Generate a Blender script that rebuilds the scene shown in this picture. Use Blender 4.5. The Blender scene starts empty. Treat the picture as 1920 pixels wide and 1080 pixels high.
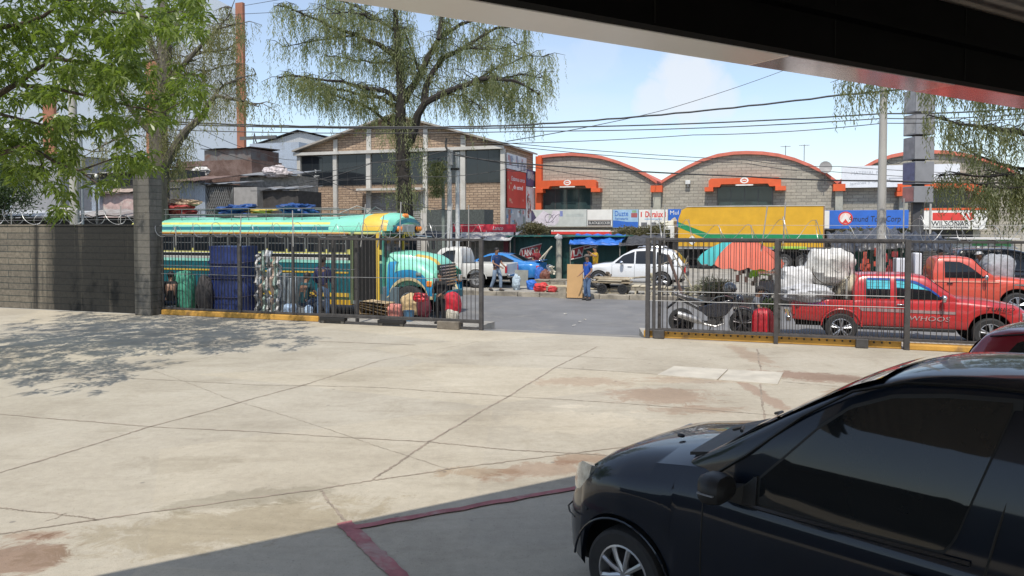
import bpy, bmesh, math, random
import numpy as np
from mathutils import Vector, Matrix, noise
R = math.radians
rnd = random.Random(11)
SC = bpy.context.scene
COL = SC.collection
# ---------------------------------------------------------------- camera geometry
CAMZ, F, TH, HOR = 2.6, 1400.0, R(2.0), 425.0
SH = HOR - 540 + F * math.tan(TH)
ct, st = math.cos(TH), math.sin(TH)
AL = R(18.3)                       # the street runs 18.3 degrees off the image plane
ca, sa = math.cos(AL), math.sin(AL)
ROAD = -0.19

def ray(px, py):
    x = (px - 960) / F; y = (py - 540 - SH) / F
    return x, ct - y * st, -(st + y * ct)
def G(px, py, z=0.0):
    d = ray(px, py); t = (z - CAMZ) / d[2]
    return (d[0] * t, d[1] * t, z)
def D(px, py, Y):                  # point on a pixel's ray at depth Y
    d = ray(px, py); t = Y / d[1]
    return (d[0] * t, Y, CAMZ + d[2] * t)
def W(u, v, z=0.0):                # street frame -> world
    return (u * ca + v * sa, -u * sa + v * ca, z)
def UV(x, y):
    return (x * ca - y * sa, x * sa + y * ca)
def ST(px, py, v):                 # -> (u, z) on the vertical plane at street depth v
    d = ray(px, py); t = v / (d[0] * sa + d[1] * ca)
    x, y = d[0] * t, d[1] * t
    return (x * ca - y * sa, CAMZ + d[2] * t)
def GU(px, py, z=0.0):
    p = G(px, py, z); return UV(p[0], p[1])
def STU(px, py, u):                # -> (v, z) on the vertical plane at street position u
    d = ray(px, py); t = u / (d[0] * ca - d[1] * sa)
    return (d[0] * sa + d[1] * ca) * t, CAMZ + d[2] * t

# ---------------------------------------------------------------- materials
MATS = {}
def _new(name):
    m = bpy.data.materials.new(name); m.use_nodes = True
    nt = m.node_tree; b = nt.nodes['Principled BSDF']
    return m, nt, b
def _ramp(nt, fac, stops):
    r = nt.nodes.new('ShaderNodeValToRGB')
    e = r.color_ramp.elements
    while len(e) < len(stops): e.new(0.5)
    for k, (p, c) in enumerate(stops):
        e[k].position = p; e[k].color = (*c, 1) if len(c) == 3 else c
    nt.links.new(fac, r.inputs[0]); return r.outputs[0]
def _noise(nt, vec, scale, detail=4, rough=.55, dist=0):
    n = nt.nodes.new('ShaderNodeTexNoise')
    n.inputs['Scale'].default_value = scale; n.inputs['Detail'].default_value = detail
    n.inputs['Roughness'].default_value = rough; n.inputs['Distortion'].default_value = dist
    if vec is not None: nt.links.new(vec, n.inputs['Vector'])
    return n.outputs['Fac']
def _mix(nt, fac, a, b, mode='MIX'):
    n = nt.nodes.new('ShaderNodeMix'); n.data_type = 'RGBA'; n.blend_type = mode
    for s, v in ((0, fac), (6, a), (7, b)):
        if isinstance(v, (int, float)): n.inputs[s].default_value = v
        elif isinstance(v, tuple): n.inputs[s].default_value = (*v, 1)
        else: nt.links.new(v, n.inputs[s])
    return n.outputs[2]
def _coord(nt, kind='Object', scale=None):
    t = nt.nodes.new('ShaderNodeTexCoord'); o = t.outputs[kind]
    if scale:
        mp = nt.nodes.new('ShaderNodeMapping'); mp.inputs['Scale'].default_value = scale
        nt.links.new(o, mp.inputs[0]); o = mp.outputs[0]
    return o
def _bump(nt, b, h, s, d=.02):
    n = nt.nodes.new('ShaderNodeBump'); n.inputs['Strength'].default_value = s
    n.inputs['Distance'].default_value = d
    nt.links.new(h, n.inputs['Height']); nt.links.new(n.outputs[0], b.inputs['Normal'])
def M(name, col, rough=.6, metal=0., var=.18, scale=2.5, bump=0., bscale=30., coat=0., stretch=None, dirt=None, spec=None):
    if name in MATS: return MATS[name]
    m, nt, b = _new(name)
    v = _coord(nt, scale=stretch)
    n = _noise(nt, v, scale, 6, .62)
    lo = tuple(c * (1 - var) for c in col); hi = tuple(min(1, c * (1 + var)) for c in col)
    c = _ramp(nt, n, [(.3, lo), (.7, hi)])
    if dirt:
        n2 = _noise(nt, v, scale * .6 + .37, 8, .7, .6)
        f = _ramp(nt, n2, [(dirt[1], (0, 0, 0)), (min(1, dirt[1] + .16), (1, 1, 1))])
        c = _mix(nt, f, c, dirt[0])
    nt.links.new(c, b.inputs['Base Color'])
    b.inputs['Roughness'].default_value = rough; b.inputs['Metallic'].default_value = metal
    if spec is not None: b.inputs['Specular IOR Level'].default_value = spec
    if coat:
        b.inputs['Coat Weight'].default_value = coat; b.inputs['Coat Roughness'].default_value = .04
    if bump: _bump(nt, b, _noise(nt, v, bscale, 5), bump)
    MATS[name] = m; return m
def brick(name, c1, c2, mortar, bw, bh, ms=.012, rough=.85, bump=.6, var=.3, dark_streak=None, wave=.0):
    if name in MATS: return MATS[name]
    m, nt, b = _new(name)
    o = _coord(nt)
    sp = nt.nodes.new('ShaderNodeSeparateXYZ'); nt.links.new(o, sp.inputs[0])
    ad = nt.nodes.new('ShaderNodeMath'); ad.operation = 'ADD'
    nt.links.new(sp.outputs[0], ad.inputs[0]); nt.links.new(sp.outputs[1], ad.inputs[1])
    cb = nt.nodes.new('ShaderNodeCombineXYZ')
    nt.links.new(ad.outputs[0], cb.inputs[0]); nt.links.new(sp.outputs[2], cb.inputs[1])
    t = nt.nodes.new('ShaderNodeTexBrick')
    t.inputs['Scale'].default_value = 1; t.inputs['Brick Width'].default_value = bw
    t.inputs['Row Height'].default_value = bh; t.inputs['Mortar Size'].default_value = ms
    t.inputs['Color1'].default_value = (*c1, 1); t.inputs['Color2'].default_value = (*c2, 1)
    t.inputs['Mortar'].default_value = (*mortar, 1); t.inputs['Bias'].default_value = -.1
    nt.links.new(cb.outputs[0], t.inputs['Vector'])
    n = _noise(nt, o, 9, 6, .7)
    k = _ramp(nt, n, [(.25, (1 - var,) * 3), (.75, (1 + var * .6,) * 3)])
    c = _mix(nt, 1.0, t.outputs['Color'], k, 'MULTIPLY')
    if dark_streak:
        vs = _coord(nt, scale=dark_streak[2])
        sn = _noise(nt, vs, 1.0, 7, .6, .3)
        if len(dark_streak) > 3:       # dark streaks heavier beyond a given place along the wall
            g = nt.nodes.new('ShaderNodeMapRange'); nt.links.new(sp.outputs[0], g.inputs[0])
            g.inputs[1].default_value = dark_streak[3][0] - dark_streak[3][1]; g.inputs[2].default_value = dark_streak[3][0] + dark_streak[3][1]; g.inputs[3].default_value = -.12; g.inputs[4].default_value = .13
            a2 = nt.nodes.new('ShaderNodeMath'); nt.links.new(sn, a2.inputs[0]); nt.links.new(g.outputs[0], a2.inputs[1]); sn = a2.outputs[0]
        f = _ramp(nt, sn, [(dark_streak[1], (0, 0, 0)), (dark_streak[1] + .14, (1, 1, 1))])
        c = _mix(nt, f, c, _mix(nt, 1.0, c, dark_streak[0], 'MULTIPLY'))
    nt.links.new(c, b.inputs['Base Color']); b.inputs['Roughness'].default_value = rough
    h = _mix(nt, .55, t.outputs['Fac'], n)
    inv = nt.nodes.new('ShaderNodeInvert'); nt.links.new(t.outputs['Fac'], inv.inputs['Color'])
    hh = _mix(nt, .6, inv.outputs[0], _noise(nt, o, 26, 6, .7))
    _bump(nt, b, hh, bump, .03)
    MATS[name] = m; return m
def corr(name, col, col2, pitch=.12, axis=0, rough=.5, metal=.3, thr=.5, bump=.7):
    if name in MATS: return MATS[name]
    m, nt, b = _new(name)
    o = _coord(nt)
    f = _ramp(nt, _noise(nt, o, .9, 8, .68, .4), [(thr - .06, (0, 0, 0)), (thr + .1, (1, 1, 1))])
    fine = _ramp(nt, _noise(nt, o, 14, 4), [(.2, (.75,) * 3), (.8, (1.2,) * 3)])
    c = _mix(nt, 1.0, _mix(nt, f, col, col2), fine, 'MULTIPLY')
    nt.links.new(c, b.inputs['Base Color'])
    b.inputs['Roughness'].default_value = rough; b.inputs['Metallic'].default_value = metal
    w = nt.nodes.new('ShaderNodeTexWave'); w.bands_direction = 'XYZ'[axis]
    w.inputs['Scale'].default_value = .314 / pitch
    nt.links.new(o, w.inputs['Vector']); _bump(nt, b, w.outputs['Fac'], bump, .03)
    MATS[name] = m; return m
def leafmat(name, c1, c2, c3, trans=.45, rough=.45, scale=2.2):
    m, nt, b = _new(name)
    o = _coord(nt)
    n = _noise(nt, o, scale, 3); n2 = _noise(nt, o, 23, 2)
    c = _mix(nt, n2, _ramp(nt, n, [(.33, c1), (.62, c2)]), c3)
    nt.links.new(c, b.inputs['Base Color']); b.inputs['Roughness'].default_value = rough
    t = nt.nodes.new('ShaderNodeBsdfTranslucent')
    nt.links.new(_mix(nt, 1.0, c, (1.5, 1.7, .8), 'MULTIPLY'), t.inputs[0])
    mx = nt.nodes.new('ShaderNodeMixShader'); mx.inputs[0].default_value = trans
    nt.links.new(b.outputs[0], mx.inputs[1]); nt.links.new(t.outputs[0], mx.inputs[2])
    nt.links.new(mx.outputs[0], nt.nodes['Material Output'].inputs[0])
    MATS[name] = m; return m
def glass(name, col, rough=.03):
    return M(name, col, rough, 0, .1, 1.5, coat=.3, spec=.35)

# ---------------------------------------------------------------- mesh builder
class MB:
    def __init__(s): s.v = []; s.f = []; s.m = []
    def add(s, vs, fs, m=0):
        o = len(s.v); s.v += [tuple(p) for p in vs]
        s.f += [tuple(i + o for i in f) for f in fs]; s.m += [m] * len(fs); return s
    def box(s, c, d, m=0, rz=0., rx=0., ry=0.):
        hx, hy, hz = d[0] / 2, d[1] / 2, d[2] / 2
        vs = [(x, y, z) for x in (-hx, hx) for y in (-hy, hy) for z in (-hz, hz)]
        Q = Matrix.Rotation(rz, 3, 'Z') @ Matrix.Rotation(ry, 3, 'Y') @ Matrix.Rotation(rx, 3, 'X')
        vs = [Q @ Vector(p) + Vector(c) for p in vs]
        return s.add(vs, [(0, 1, 3, 2), (4, 6, 7, 5), (0, 4, 5, 1), (2, 3, 7, 6), (0, 2, 6, 4), (1, 5, 7, 3)], m)
    def bx(s, x0, x1, y0, y1, z0, z1, m=0):
        return s.box(((x0 + x1) / 2, (y0 + y1) / 2, (z0 + z1) / 2), (abs(x1 - x0), abs(y1 - y0), abs(z1 - z0)), m)
    def quad(s, a, b, c, d, m=0): return s.add([a, b, c, d], [(0, 1, 2, 3)], m)
    def tube(s, pts, r, n=6, m=0, caps=True):
        pts = [Vector(p) for p in pts]; k = len(pts)
        rs = r if isinstance(r, (list, tuple)) else [r] * k
        vs = []; ref = None
        for i in range(k):
            t = (pts[min(i + 1, k - 1)] - pts[max(i - 1, 0)])
            t = t.normalized() if t.length > 1e-9 else Vector((0, 0, 1))
            if ref is None:
                ref = Vector((0, 0, 1)) if abs(t.z) < .9 else Vector((1, 0, 0))
            a = t.cross(ref); a = a.normalized() if a.length > 1e-6 else t.orthogonal().normalized()
            b = a.cross(t).normalized(); ref = b
            for j in range(n):
                q = 2 * math.pi * j / n
                vs.append(pts[i] + (a * math.cos(q) + b * math.sin(q)) * rs[i])
        fs = [(i * n + j, i * n + (j + 1) % n, (i + 1) * n + (j + 1) % n, (i + 1) * n + j) for i in range(k - 1) for j in range(n)]
        if caps: fs += [tuple(range(n - 1, -1, -1)), tuple((k - 1) * n + j for j in range(n))]
        return s.add(vs, fs, m)
    def cyl(s, p, q, r, r1=None, n=12, m=0): return s.tube([p, q], [r, r if r1 is None else r1], n, m)
    def lathe(s, prof, n=20, mtx=None, m=0):
        vs = []; k = len(prof)
        for (r, z) in prof:
            for j in range(n):
                q = 2 * math.pi * j / n; p = Vector((r * math.cos(q), r * math.sin(q), z))
                vs.append(mtx @ p if mtx else p)
        fs = [(i * n + j, i * n + (j + 1) % n, (i + 1) * n + (j + 1) % n, (i + 1) * n + j) for i in range(k - 1) for j in range(n)]
        return s.add(vs, fs, m)
    def ell(s, c, rad, nu=14, nv=9, m=0, jit=0., seed=0, q=1.0):
        vs = []; rr = random.Random(seed); of = Vector([rr.uniform(0, 50) for _ in range(3)])
        for i in range(nv + 1):
            th = math.pi * i / nv
            for j in range(nu):
                a = 2 * math.pi * j / nu
                x, y, z = math.sin(th) * math.cos(a), math.sin(th) * math.sin(a), math.cos(th)
                if q != 1: x, y, z = [math.copysign(abs(t) ** q, t) for t in (x, y, z)]
                k = 1.
                if jit:
                    p = Vector((x, y, z))
                    k += jit * (1.5 * noise.noise(p * 1.5 + of) - 1.5 * abs(noise.noise(p * 3.1 + of)) - 1.0 * abs(noise.noise(p * 6.5 + of)) + .9)
                vs.append((c[0] + rad[0] * x * k, c[1] + rad[1] * y * k, c[2] + rad[2] * z * k))
        fs = [(i * nu + j, i * nu + (j + 1) % nu, (i + 1) * nu + (j + 1) % nu, (i + 1) * nu + j) for i in range(nv) for j in range(nu)]
        return s.add(vs, fs, m)
    def loft(s, secs, m=0, caps=True, mf=None):
        n = len(secs[0]); vs = [p for q in secs for p in q]
        fs = []; ms = []
        for i in range(len(secs) - 1):
            for j in range(n - 1):
                fs.append((i * n + j, i * n + j + 1, (i + 1) * n + j + 1, (i + 1) * n + j)); ms.append(mf(i, j) if mf else m)
        if caps:
            fs += [tuple(range(n)), tuple((len(secs) - 1) * n + j for j in range(n))]; ms += [m, m]
        s.add(vs, fs, m); s.m[-len(fs):] = ms; return s
    def prism(s, poly, y0, y1, m=0):      # polygon in x,z pushed along y
        n = len(poly); vs = [(x, y0, z) for x, z in poly] + [(x, y1, z) for x, z in poly]
        fs = [tuple(range(n)), tuple(range(2 * n - 1, n - 1, -1))] + [(i, (i + 1) % n, n + (i + 1) % n, n + i) for i in range(n)]
        return s.add(vs, fs, m)
    def build(s, name, mats, parent=None, smooth=True, bevel=0., loc=None, rz=0., normals=True, sub=0):
        me = bpy.data.meshes.new(name)
        me.from_pydata(s.v, [], s.f)
        if not isinstance(mats, (list, tuple)): mats = [mats]
        for q in mats: me.materials.append(q)
        if len(mats) > 1: me.polygons.foreach_set('material_index', s.m)
        if normals and len(s.f) < 60000:
            b = bmesh.new(); b.from_mesh(me); bmesh.ops.recalc_face_normals(b, faces=b.faces); b.to_mesh(me); b.free()
        if smooth:
            me.polygons.foreach_set('use_smooth', [True] * len(me.polygons))
            me.set_sharp_from_angle(angle=R(38))
        me.update()
        o = bpy.data.objects.new(name, me); COL.objects.link(o)
        if parent: o.parent = parent
        if loc: o.location = loc
        if rz: o.rotation_euler.z = rz
        if bevel:
            bm = o.modifiers.new('Bevel', 'BEVEL'); bm.width = bevel; bm.segments = 2; bm.limit_method = 'ANGLE'
        if sub:
            sm = o.modifiers.new('Sub', 'SUBSURF'); sm.levels = sm.render_levels = sub
        return o

def tag(o, label=None, cat=None, group=None, kind=None):
    if label: o['label'] = label
    if cat: o['category'] = cat
    if group: o['group'] = group
    if kind: o['kind'] = kind
    return o
def thing(name, label, cat, loc=(0, 0, 0), rz=0., group=None):
    o = bpy.data.objects.new(name, None); COL.objects.link(o)
    o.empty_display_size = .2; o.location = loc; o.rotation_euler.z = rz
    return tag(o, label, cat, group)
def sthing(name, label, cat, u, v, z=0., rz=0., group=None):
    return thing(name, label, cat, W(u, v, z), rz - AL, group)
def struct(o): o['kind'] = 'structure'; return o
def copy_tree(o, parent=None):
    c = o.copy(); COL.objects.link(c)
    if parent: c.parent = parent
    for ch in o.children: copy_tree(ch, c)
    return c
def text(body, size, mat, parent=None, name='lettering', loc=(0, 0, 0), wid=None, slant=0., rot=(R(90), 0, 0), ext=.004, bold=0.):
    cu = bpy.data.curves.new(name, 'FONT'); cu.body = body; cu.size = size; cu.extrude = ext
    cu.align_x = 'CENTER'; cu.align_y = 'CENTER'; cu.shear = slant; cu.offset = bold; cu.resolution_u = 3
    t = bpy.data.objects.new(name, cu); COL.objects.link(t)
    bpy.context.view_layer.update()
    me = bpy.data.meshes.new_from_object(t.evaluated_get(bpy.context.evaluated_depsgraph_get()))
    bpy.data.objects.remove(t)
    o = bpy.data.objects.new(name, me); COL.objects.link(o)
    me.materials.clear(); me.materials.append(mat)
    o.parent = parent; o.location = loc; o.rotation_euler = rot
    if wid:
        xs = [v.co.x for v in me.vertices]; w = max(xs) - min(xs); k = wid / w
        for v in me.vertices: v.co.x *= k
    return o

# ---------------------------------------------------------------- camera, sun, sky
cam = bpy.data.cameras.new('camera'); co = bpy.data.objects.new('camera', cam); COL.objects.link(co)
co.location = (0, 0, CAMZ); co.rotation_euler = (R(90) - TH, 0, 0)
cam.sensor_width = 36; cam.lens = 36 * F / 1920; cam.shift_y = SH / 1920
cam.clip_start = .05; cam.clip_end = 3000
SC.camera = co
EL = R(59); HX, HY = .22, .9755
sl = bpy.data.lights.new('sun', 'SUN'); sl.energy = 4.0; sl.angle = R(.5); sl.color = (1, .95, .86)
so = bpy.data.objects.new('sun', sl); COL.objects.link(so)
so.rotation_euler = Vector((HX * math.cos(EL), HY * math.cos(EL), -math.sin(EL))).to_track_quat('-Z', 'Y').to_euler()
so.location = (-20, -40, 60)
wd = bpy.data.worlds.new('World'); SC.world = wd; wd.use_nodes = True
nt = wd.node_tree; bg = nt.nodes['Background']
sky = nt.nodes.new('ShaderNodeTexSky'); sky.sky_type = 'NISHITA'; sky.sun_disc = False
sky.sun_elevation = EL; sky.sun_rotation = math.atan2(-HX, -HY)
sky.air_density = 1.2; sky.dust_density = 2.6; sky.ozone_density = 1.5; sky.altitude = 1500
tc = nt.nodes.new('ShaderNodeTexCoord'); dv = tc.outputs['Generated']
mp = nt.nodes.new('ShaderNodeMapping'); mp.inputs['Scale'].default_value = (1, 1, 2.6)
nt.links.new(dv, mp.inputs[0])
n1 = _noise(nt, mp.outputs[0], 3.1, 8, .56, .25)
thin = _ramp(nt, n1, [(.30, (.16, .16, .16)), (.55, (.24, .24, .24)), (.85, (.55, .55, .55))])
cl = thin
def puff(px, py, rad, lo, hi, sc):
    global cl
    d = Vector(ray(px, py)).normalized()
    sb = nt.nodes.new('ShaderNodeVectorMath'); sb.operation = 'DISTANCE'
    nz = nt.nodes.new('ShaderNodeTexNoise'); nz.inputs['Scale'].default_value = sc; nz.inputs['Detail'].default_value = 7
    nt.links.new(dv, nz.inputs['Vector'])
    nt.links.new(dv, sb.inputs[0]); sb.inputs[1].default_value = d
    a = nt.nodes.new('ShaderNodeMath'); a.operation = 'MULTIPLY_ADD'
    nt.links.new(nz.outputs['Fac'], a.inputs[0]); a.inputs[1].default_value = -rad * 1.5
    nt.links.new(sb.outputs['Value'], a.inputs[2])
    f = _ramp(nt, a.outputs[0], [(0, (hi,) * 3), (max(.001, rad * .35), (lo,) * 3), (rad * .75, (0, 0, 0))])
    cl = _mix(nt, 1.0, cl, f, 'LIGHTEN')
puff(1290, 160, .040, .62, .8, 30)
puff(1235, 190, .026, .5, .7, 32)
puff(1340, 185, .028, .42, .62, 32)
puff(1125, 105, .035, .2, .35, 20)
puff(1400, 268, .045, .25, .4, 20)
puff(1485, 285, .035, .25, .4, 20)
skc = _mix(nt, cl, sky.outputs[0], (4.5, 4.65, 4.85))
nt.links.new(skc, bg.inputs['Color']); bg.inputs['Strength'].default_value = .185
SC.view_settings.view_transform = 'Standard'; SC.view_settings.look = 'None'
SC.view_settings.exposure = 0.08; SC.view_settings.gamma = 1.0
SC.view_settings.use_curve_mapping = False
SC.cycles.max_bounces = 6; SC.cycles.transparent_max_bounces = 8
SC.cycles.use_denoising = True
# ================================================================ ground, road, yard
def concrete_yard():
    m, nt, b = _new('yard_concrete')
    o = _coord(nt)
    base = _ramp(nt, _noise(nt, o, .55, 8, .62, .3), [(.28, (.385, .333, .25)), (.5, (.47, .413, .317)), (.72, (.53, .473, .37))])
    fine = _ramp(nt, _noise(nt, o, 9, 6, .7), [(.25, (.86,) * 3), (.75, (1.08,) * 3)])
    c = _mix(nt, 1, base, fine, 'MULTIPLY')
    speck = _ramp(nt, _noise(nt, o, 42, 3, .6), [(.29, (.55,) * 3), (.39, (1, 1, 1))])
    c = _mix(nt, .75, c, speck, 'MULTIPLY')
    grit = _ramp(nt, _noise(nt, o, 150, 2, .6), [(.3, (.80,) * 3), (.7, (1.10,) * 3)])
    c = _mix(nt, 1, c, grit, 'MULTIPLY')
    slab = nt.nodes.new('ShaderNodeTexVoronoi'); slab.inputs['Scale'].default_value = .22
    nt.links.new(_coord(nt, scale=(.8, 1.3, 1)), slab.inputs['Vector'])
    bwv = nt.nodes.new('ShaderNodeRGBToBW'); nt.links.new(slab.outputs['Color'], bwv.inputs[0])
    c = _mix(nt, 1, c, _ramp(nt, bwv.outputs[0], [(.2, (.91, .92, .94)), (.8, (1.05, 1.04, 1.01))]), 'MULTIPLY')
    grime = _ramp(nt, _noise(nt, o, .9, 10, .78, .6), [(.55, (1, 1, 1)), (.70, (.80, .78, .74))])
    c = _mix(nt, .8, c, grime, 'MULTIPLY')
    st_ = _coord(nt, scale=(.35, 1.6, 1))
    streak = _ramp(nt, _noise(nt, st_, 1.3, 7, .65, .8), [(.52, (1, 1, 1)), (.72, (.84, .83, .81))])
    c = _mix(nt, 1, c, streak, 'MULTIPLY')
    spots = nt.nodes.new('ShaderNodeTexVoronoi'); spots.inputs['Scale'].default_value = 1.9
    nt.links.new(o, spots.inputs['Vector'])
    c = _mix(nt, _ramp(nt, spots.outputs['Distance'], [(.035, (.75,) * 3), (.06, (0, 0, 0))]), c, (.20, .18, .15))
    wob = _noise(nt, o, 2.6, 10, .8, .7)
    def blob(px, py, rx, ry, col, k=1.0, ang=0.):
        nonlocal c
        p = G(px, py)
        mp = nt.nodes.new('ShaderNodeMapping'); mp.vector_type = 'TEXTURE'
        mp.inputs['Location'].default_value = p; mp.inputs['Rotation'].default_value = (0, 0, R(ang))
        mp.inputs['Scale'].default_value = (rx, ry, 1e3)
        nt.links.new(o, mp.inputs[0])
        ln = nt.nodes.new('ShaderNodeVectorMath'); ln.operation = 'LENGTH'; nt.links.new(mp.outputs[0], ln.inputs[0])
        a = nt.nodes.new('ShaderNodeMath'); a.operation = 'MULTIPLY_ADD'
        nt.links.new(wob, a.inputs[0]); a.inputs[1].default_value = 3.0; nt.links.new(ln.outputs['Value'], a.inputs[2])
        f = _ramp(nt, a.outputs[0], [(0, (k,) * 3), (.35, (k,) * 3)])
        f = nt.nodes.new('ShaderNodeMapRange'); nt.links.new(a.outputs[0], f.inputs[0])
        f.inputs[1].default_value = 2.12; f.inputs[2].default_value = 2.42; f.inputs[3].default_value = k; f.inputs[4].default_value = 0
        c = _mix(nt, f.outputs[0], c, _mix(nt, 1, c, col, 'MULTIPLY'))
    rust = (.79, .66, .60)
    blob(1240, 742, 1.0, .7, rust, .9); blob(1310, 768, .8, .3, rust, .8); blob(1090, 716, 1.0, .45, rust, .65)
    blob(1550, 708, 1.5, .5, (.66, .52, .48), 1, -25); blob(1640, 735, .8, .5, rust, .9); blob(1300, 712, 1.0, .4, rust, .6)
    blob(1010, 880, .75, .3, rust, .9, 20); blob(1100, 862, .5, .25, (.74, .6, .52), .9); blob(900, 885, .6, .2, (.8, .68, .58), .8)
    blob(25, 1045, .5, .45, (.66, .52, .47), 1); blob(70, 1005, .35, .12, rust, .8)
    blob(430, 985, 1.6, .55, (.80, .77, .70), 1, 20); blob(470, 935, 1.0, .3, (.74, .74, .71), .9, 20); blob(340, 870, .7, .4, (.86, .85, .83), .9)
    blob(1070, 790, 1.3, .7, (1.13, 1.12, 1.1), 1); blob(1065, 762, .4, .12, (1.2, 1.2, 1.2), 1)
    blob(1405, 665, .3, 1.6, rust, .7); blob(1430, 740, .16, 1.6, (.78, .64, .6), .9)
    nt.links.new(c, b.inputs['Base Color']); b.inputs['Roughness'].default_value = .82
    _bump(nt, b, _noise(nt, o, 30, 6, .7), .25, .01)
    return m
def sheet(name, poly, z, mat, kind='structure', thick=0):
    b = MB(); n = len(poly)
    b.add([(x, y, z) for x, y in poly], [tuple(range(n))])
    if thick:
        b.add([(x, y, z - thick) for x, y in poly] + [(x, y, z) for x, y in poly], [(i, (i + 1) % n, n + (i + 1) % n, n + i) for i in range(n)])
    o = b.build(name, mat, smooth=False); o['kind'] = kind; return o
def uvpoly(*ps): return [W(u, v)[:2] for u, v in ps]
sheet('ground', [(-900, -500), (900, -500), (900, 1200), (-900, 1200)], -.215, M('dirt', (.30, .27, .22), .95, var=.3, scale=.3))
VY = 17.45
yard = sheet('yard', uvpoly((-60, -60), (60, -60), (60, VY), (-60, VY)), 0, concrete_yard(), thick=.3)
asph = M('asphalt', (.165, .163, .163), .88, var=.2, scale=.5, bump=.35, bscale=60, dirt=((.215, .205, .19), .52))
sheet('road', uvpoly((-90, VY), (90, VY), (90, 28.5), (-90, 28.5)), ROAD, asph)
walk = M('sidewalk_concrete', (.36, .335, .29), .9, var=.25, scale=.9, bump=.3, dirt=((.24, .22, .19), .56))
sheet('sidewalk', uvpoly((-60, VY + .004), (-6.95, VY + .004), (-6.85, 19.2), (-60, 19.2)), 0, walk, thick=.25)
sheet('sidewalk', uvpoly((-2.5, VY + .004), (60, VY + .004), (60, 19.2), (-2.9, 19.2)), 0, walk, thick=.25)
sheet('sidewalk', uvpoly((-90, 28.5), (90, 28.5), (90, 75), (-90, 75)), -.02, M('far_walk', (.33, .31, .27), .9, var=.3, scale=.7, bump=.3, dirt=((.2, .185, .16), .5)), thick=.2)
b = MB()                                           # sloping apron through the gateway
b.add([W(-6.94, VY + .004, -.002), W(-2.5, VY + .004, -.002), W(-2.9, 19.1, ROAD + .005), W(-6.84, 19.1, ROAD + .005)], [(0, 1, 2, 3)])
struct(b.build('driveway', M('apron', (.2, .19, .175), .9, var=.35, scale=1.1, bump=.4, dirt=((.30, .28, .24), .55)), smooth=False))
# kerb stones on the far side
b = MB(); x = -60.
while x < 40:
    L = rnd.uniform(.9, 1.3); b.bx(x, x + L - .02, 28.36 + rnd.uniform(-.015, .015), 28.6, ROAD - .03, .0 + rnd.uniform(-.02, .01)); x += L
struct(b.build('kerb', M('kerb_stone', (.30, .265, .21), .9, var=.45, scale=1.3, bump=.6, dirt=((.14, .125, .105), .5)), smooth=False, bevel=.02, rz=-AL))

def strip(b, pts, w, z=.004, jit=.25, n=14, wob=.006):
    P = [Vector(p[:2]) for p in pts]; Q = []
    for a, c in zip(P[:-1], P[1:]):
        for i in range(n): Q.append(a.lerp(c, i / n))
    Q.append(P[-1]); vs = []
    for i, q in enumerate(Q):
        t = (Q[min(i + 1, len(Q) - 1)] - Q[max(i - 1, 0)]).normalized(); nn = Vector((-t.y, t.x))
        o = rnd.gauss(0, wob)
        l = w * .5 * (1 + rnd.uniform(-jit, jit))
        vs += [(*(q + nn * (l + o)), z), (*(q - nn * (l - o)), z)]
    b.add(vs, [(2 * i, 2 * i + 1, 2 * i + 3, 2 * i + 2) for i in range(len(Q) - 1)])
b = MB()
for pts, w in (([(-40, 774), (290, 800), (805, 829), (960, 843), (1180, 858)], .028), ([(0, 887), (285, 800), (560, 725), (710, 677)], .035),
               ([(702, 897), (805, 829), (950, 745), (1040, 690), (1120, 650)], .035), ([(-60, 1010), (180, 975), (595, 918), (850, 878), (1200, 835)], .03),
               ([(-20, 950), (100, 963), (185, 976)], .02), ([(60, 694), (200, 707), (480, 722), (720, 727), (960, 744), (1180, 757), (1480, 781)], .02),
               ([(290, 695), (440, 750), (650, 818), (840, 880)], .008), ([(565, 639), (780, 647)], .05), ([(1420, 655), (1425, 690), (1434, 790)], .04),
               ([(1040, 689), (1235, 702)], .022), ([(1470, 716), (1700, 737)], .022), ([(598, 921), (652, 985)], .03), ([(0, 747), (200, 707), (420, 665)], .012),
               ([(520, 622), (330, 660)], .01), ([(960, 664), (1230, 675)], .014), ([(710, 677), (900, 640)], .012), ([(90, 976), (125, 962)], .012)):
    q = [G(*p) for p in pts]
    q2 = []
    for a, c in zip(q[:-1], q[1:]):
        for i in range(3): q2.append((a[0] + (c[0] - a[0]) * i / 3 + rnd.gauss(0, .012), a[1] + (c[1] - a[1]) * i / 3 + rnd.gauss(0, .012)))
    q2.append(q[-1][:2]); strip(b, q2, w * .75, jit=.6)
struct(b.build('pavement_joints', M('joint_dirt', (.275, .225, .175), .95, var=.35, scale=3), smooth=False))
pk = M('red_paint', (.36, .13, .13), .8, var=.3, scale=5, dirt=((.40, .29, .25), .50))
b = MB(); strip(b, [G(645, 980), G(700, 1035), G(800, 1130)], .14, .008, .08)
struct(b.build('parking_line', pk, smooth=False))
b = MB(); strip(b, [G(664, 991), G(1095, 913), G(1300, 876)], .085, .012, .1)
struct(b.build('parking_line', pk, smooth=False))
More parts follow.
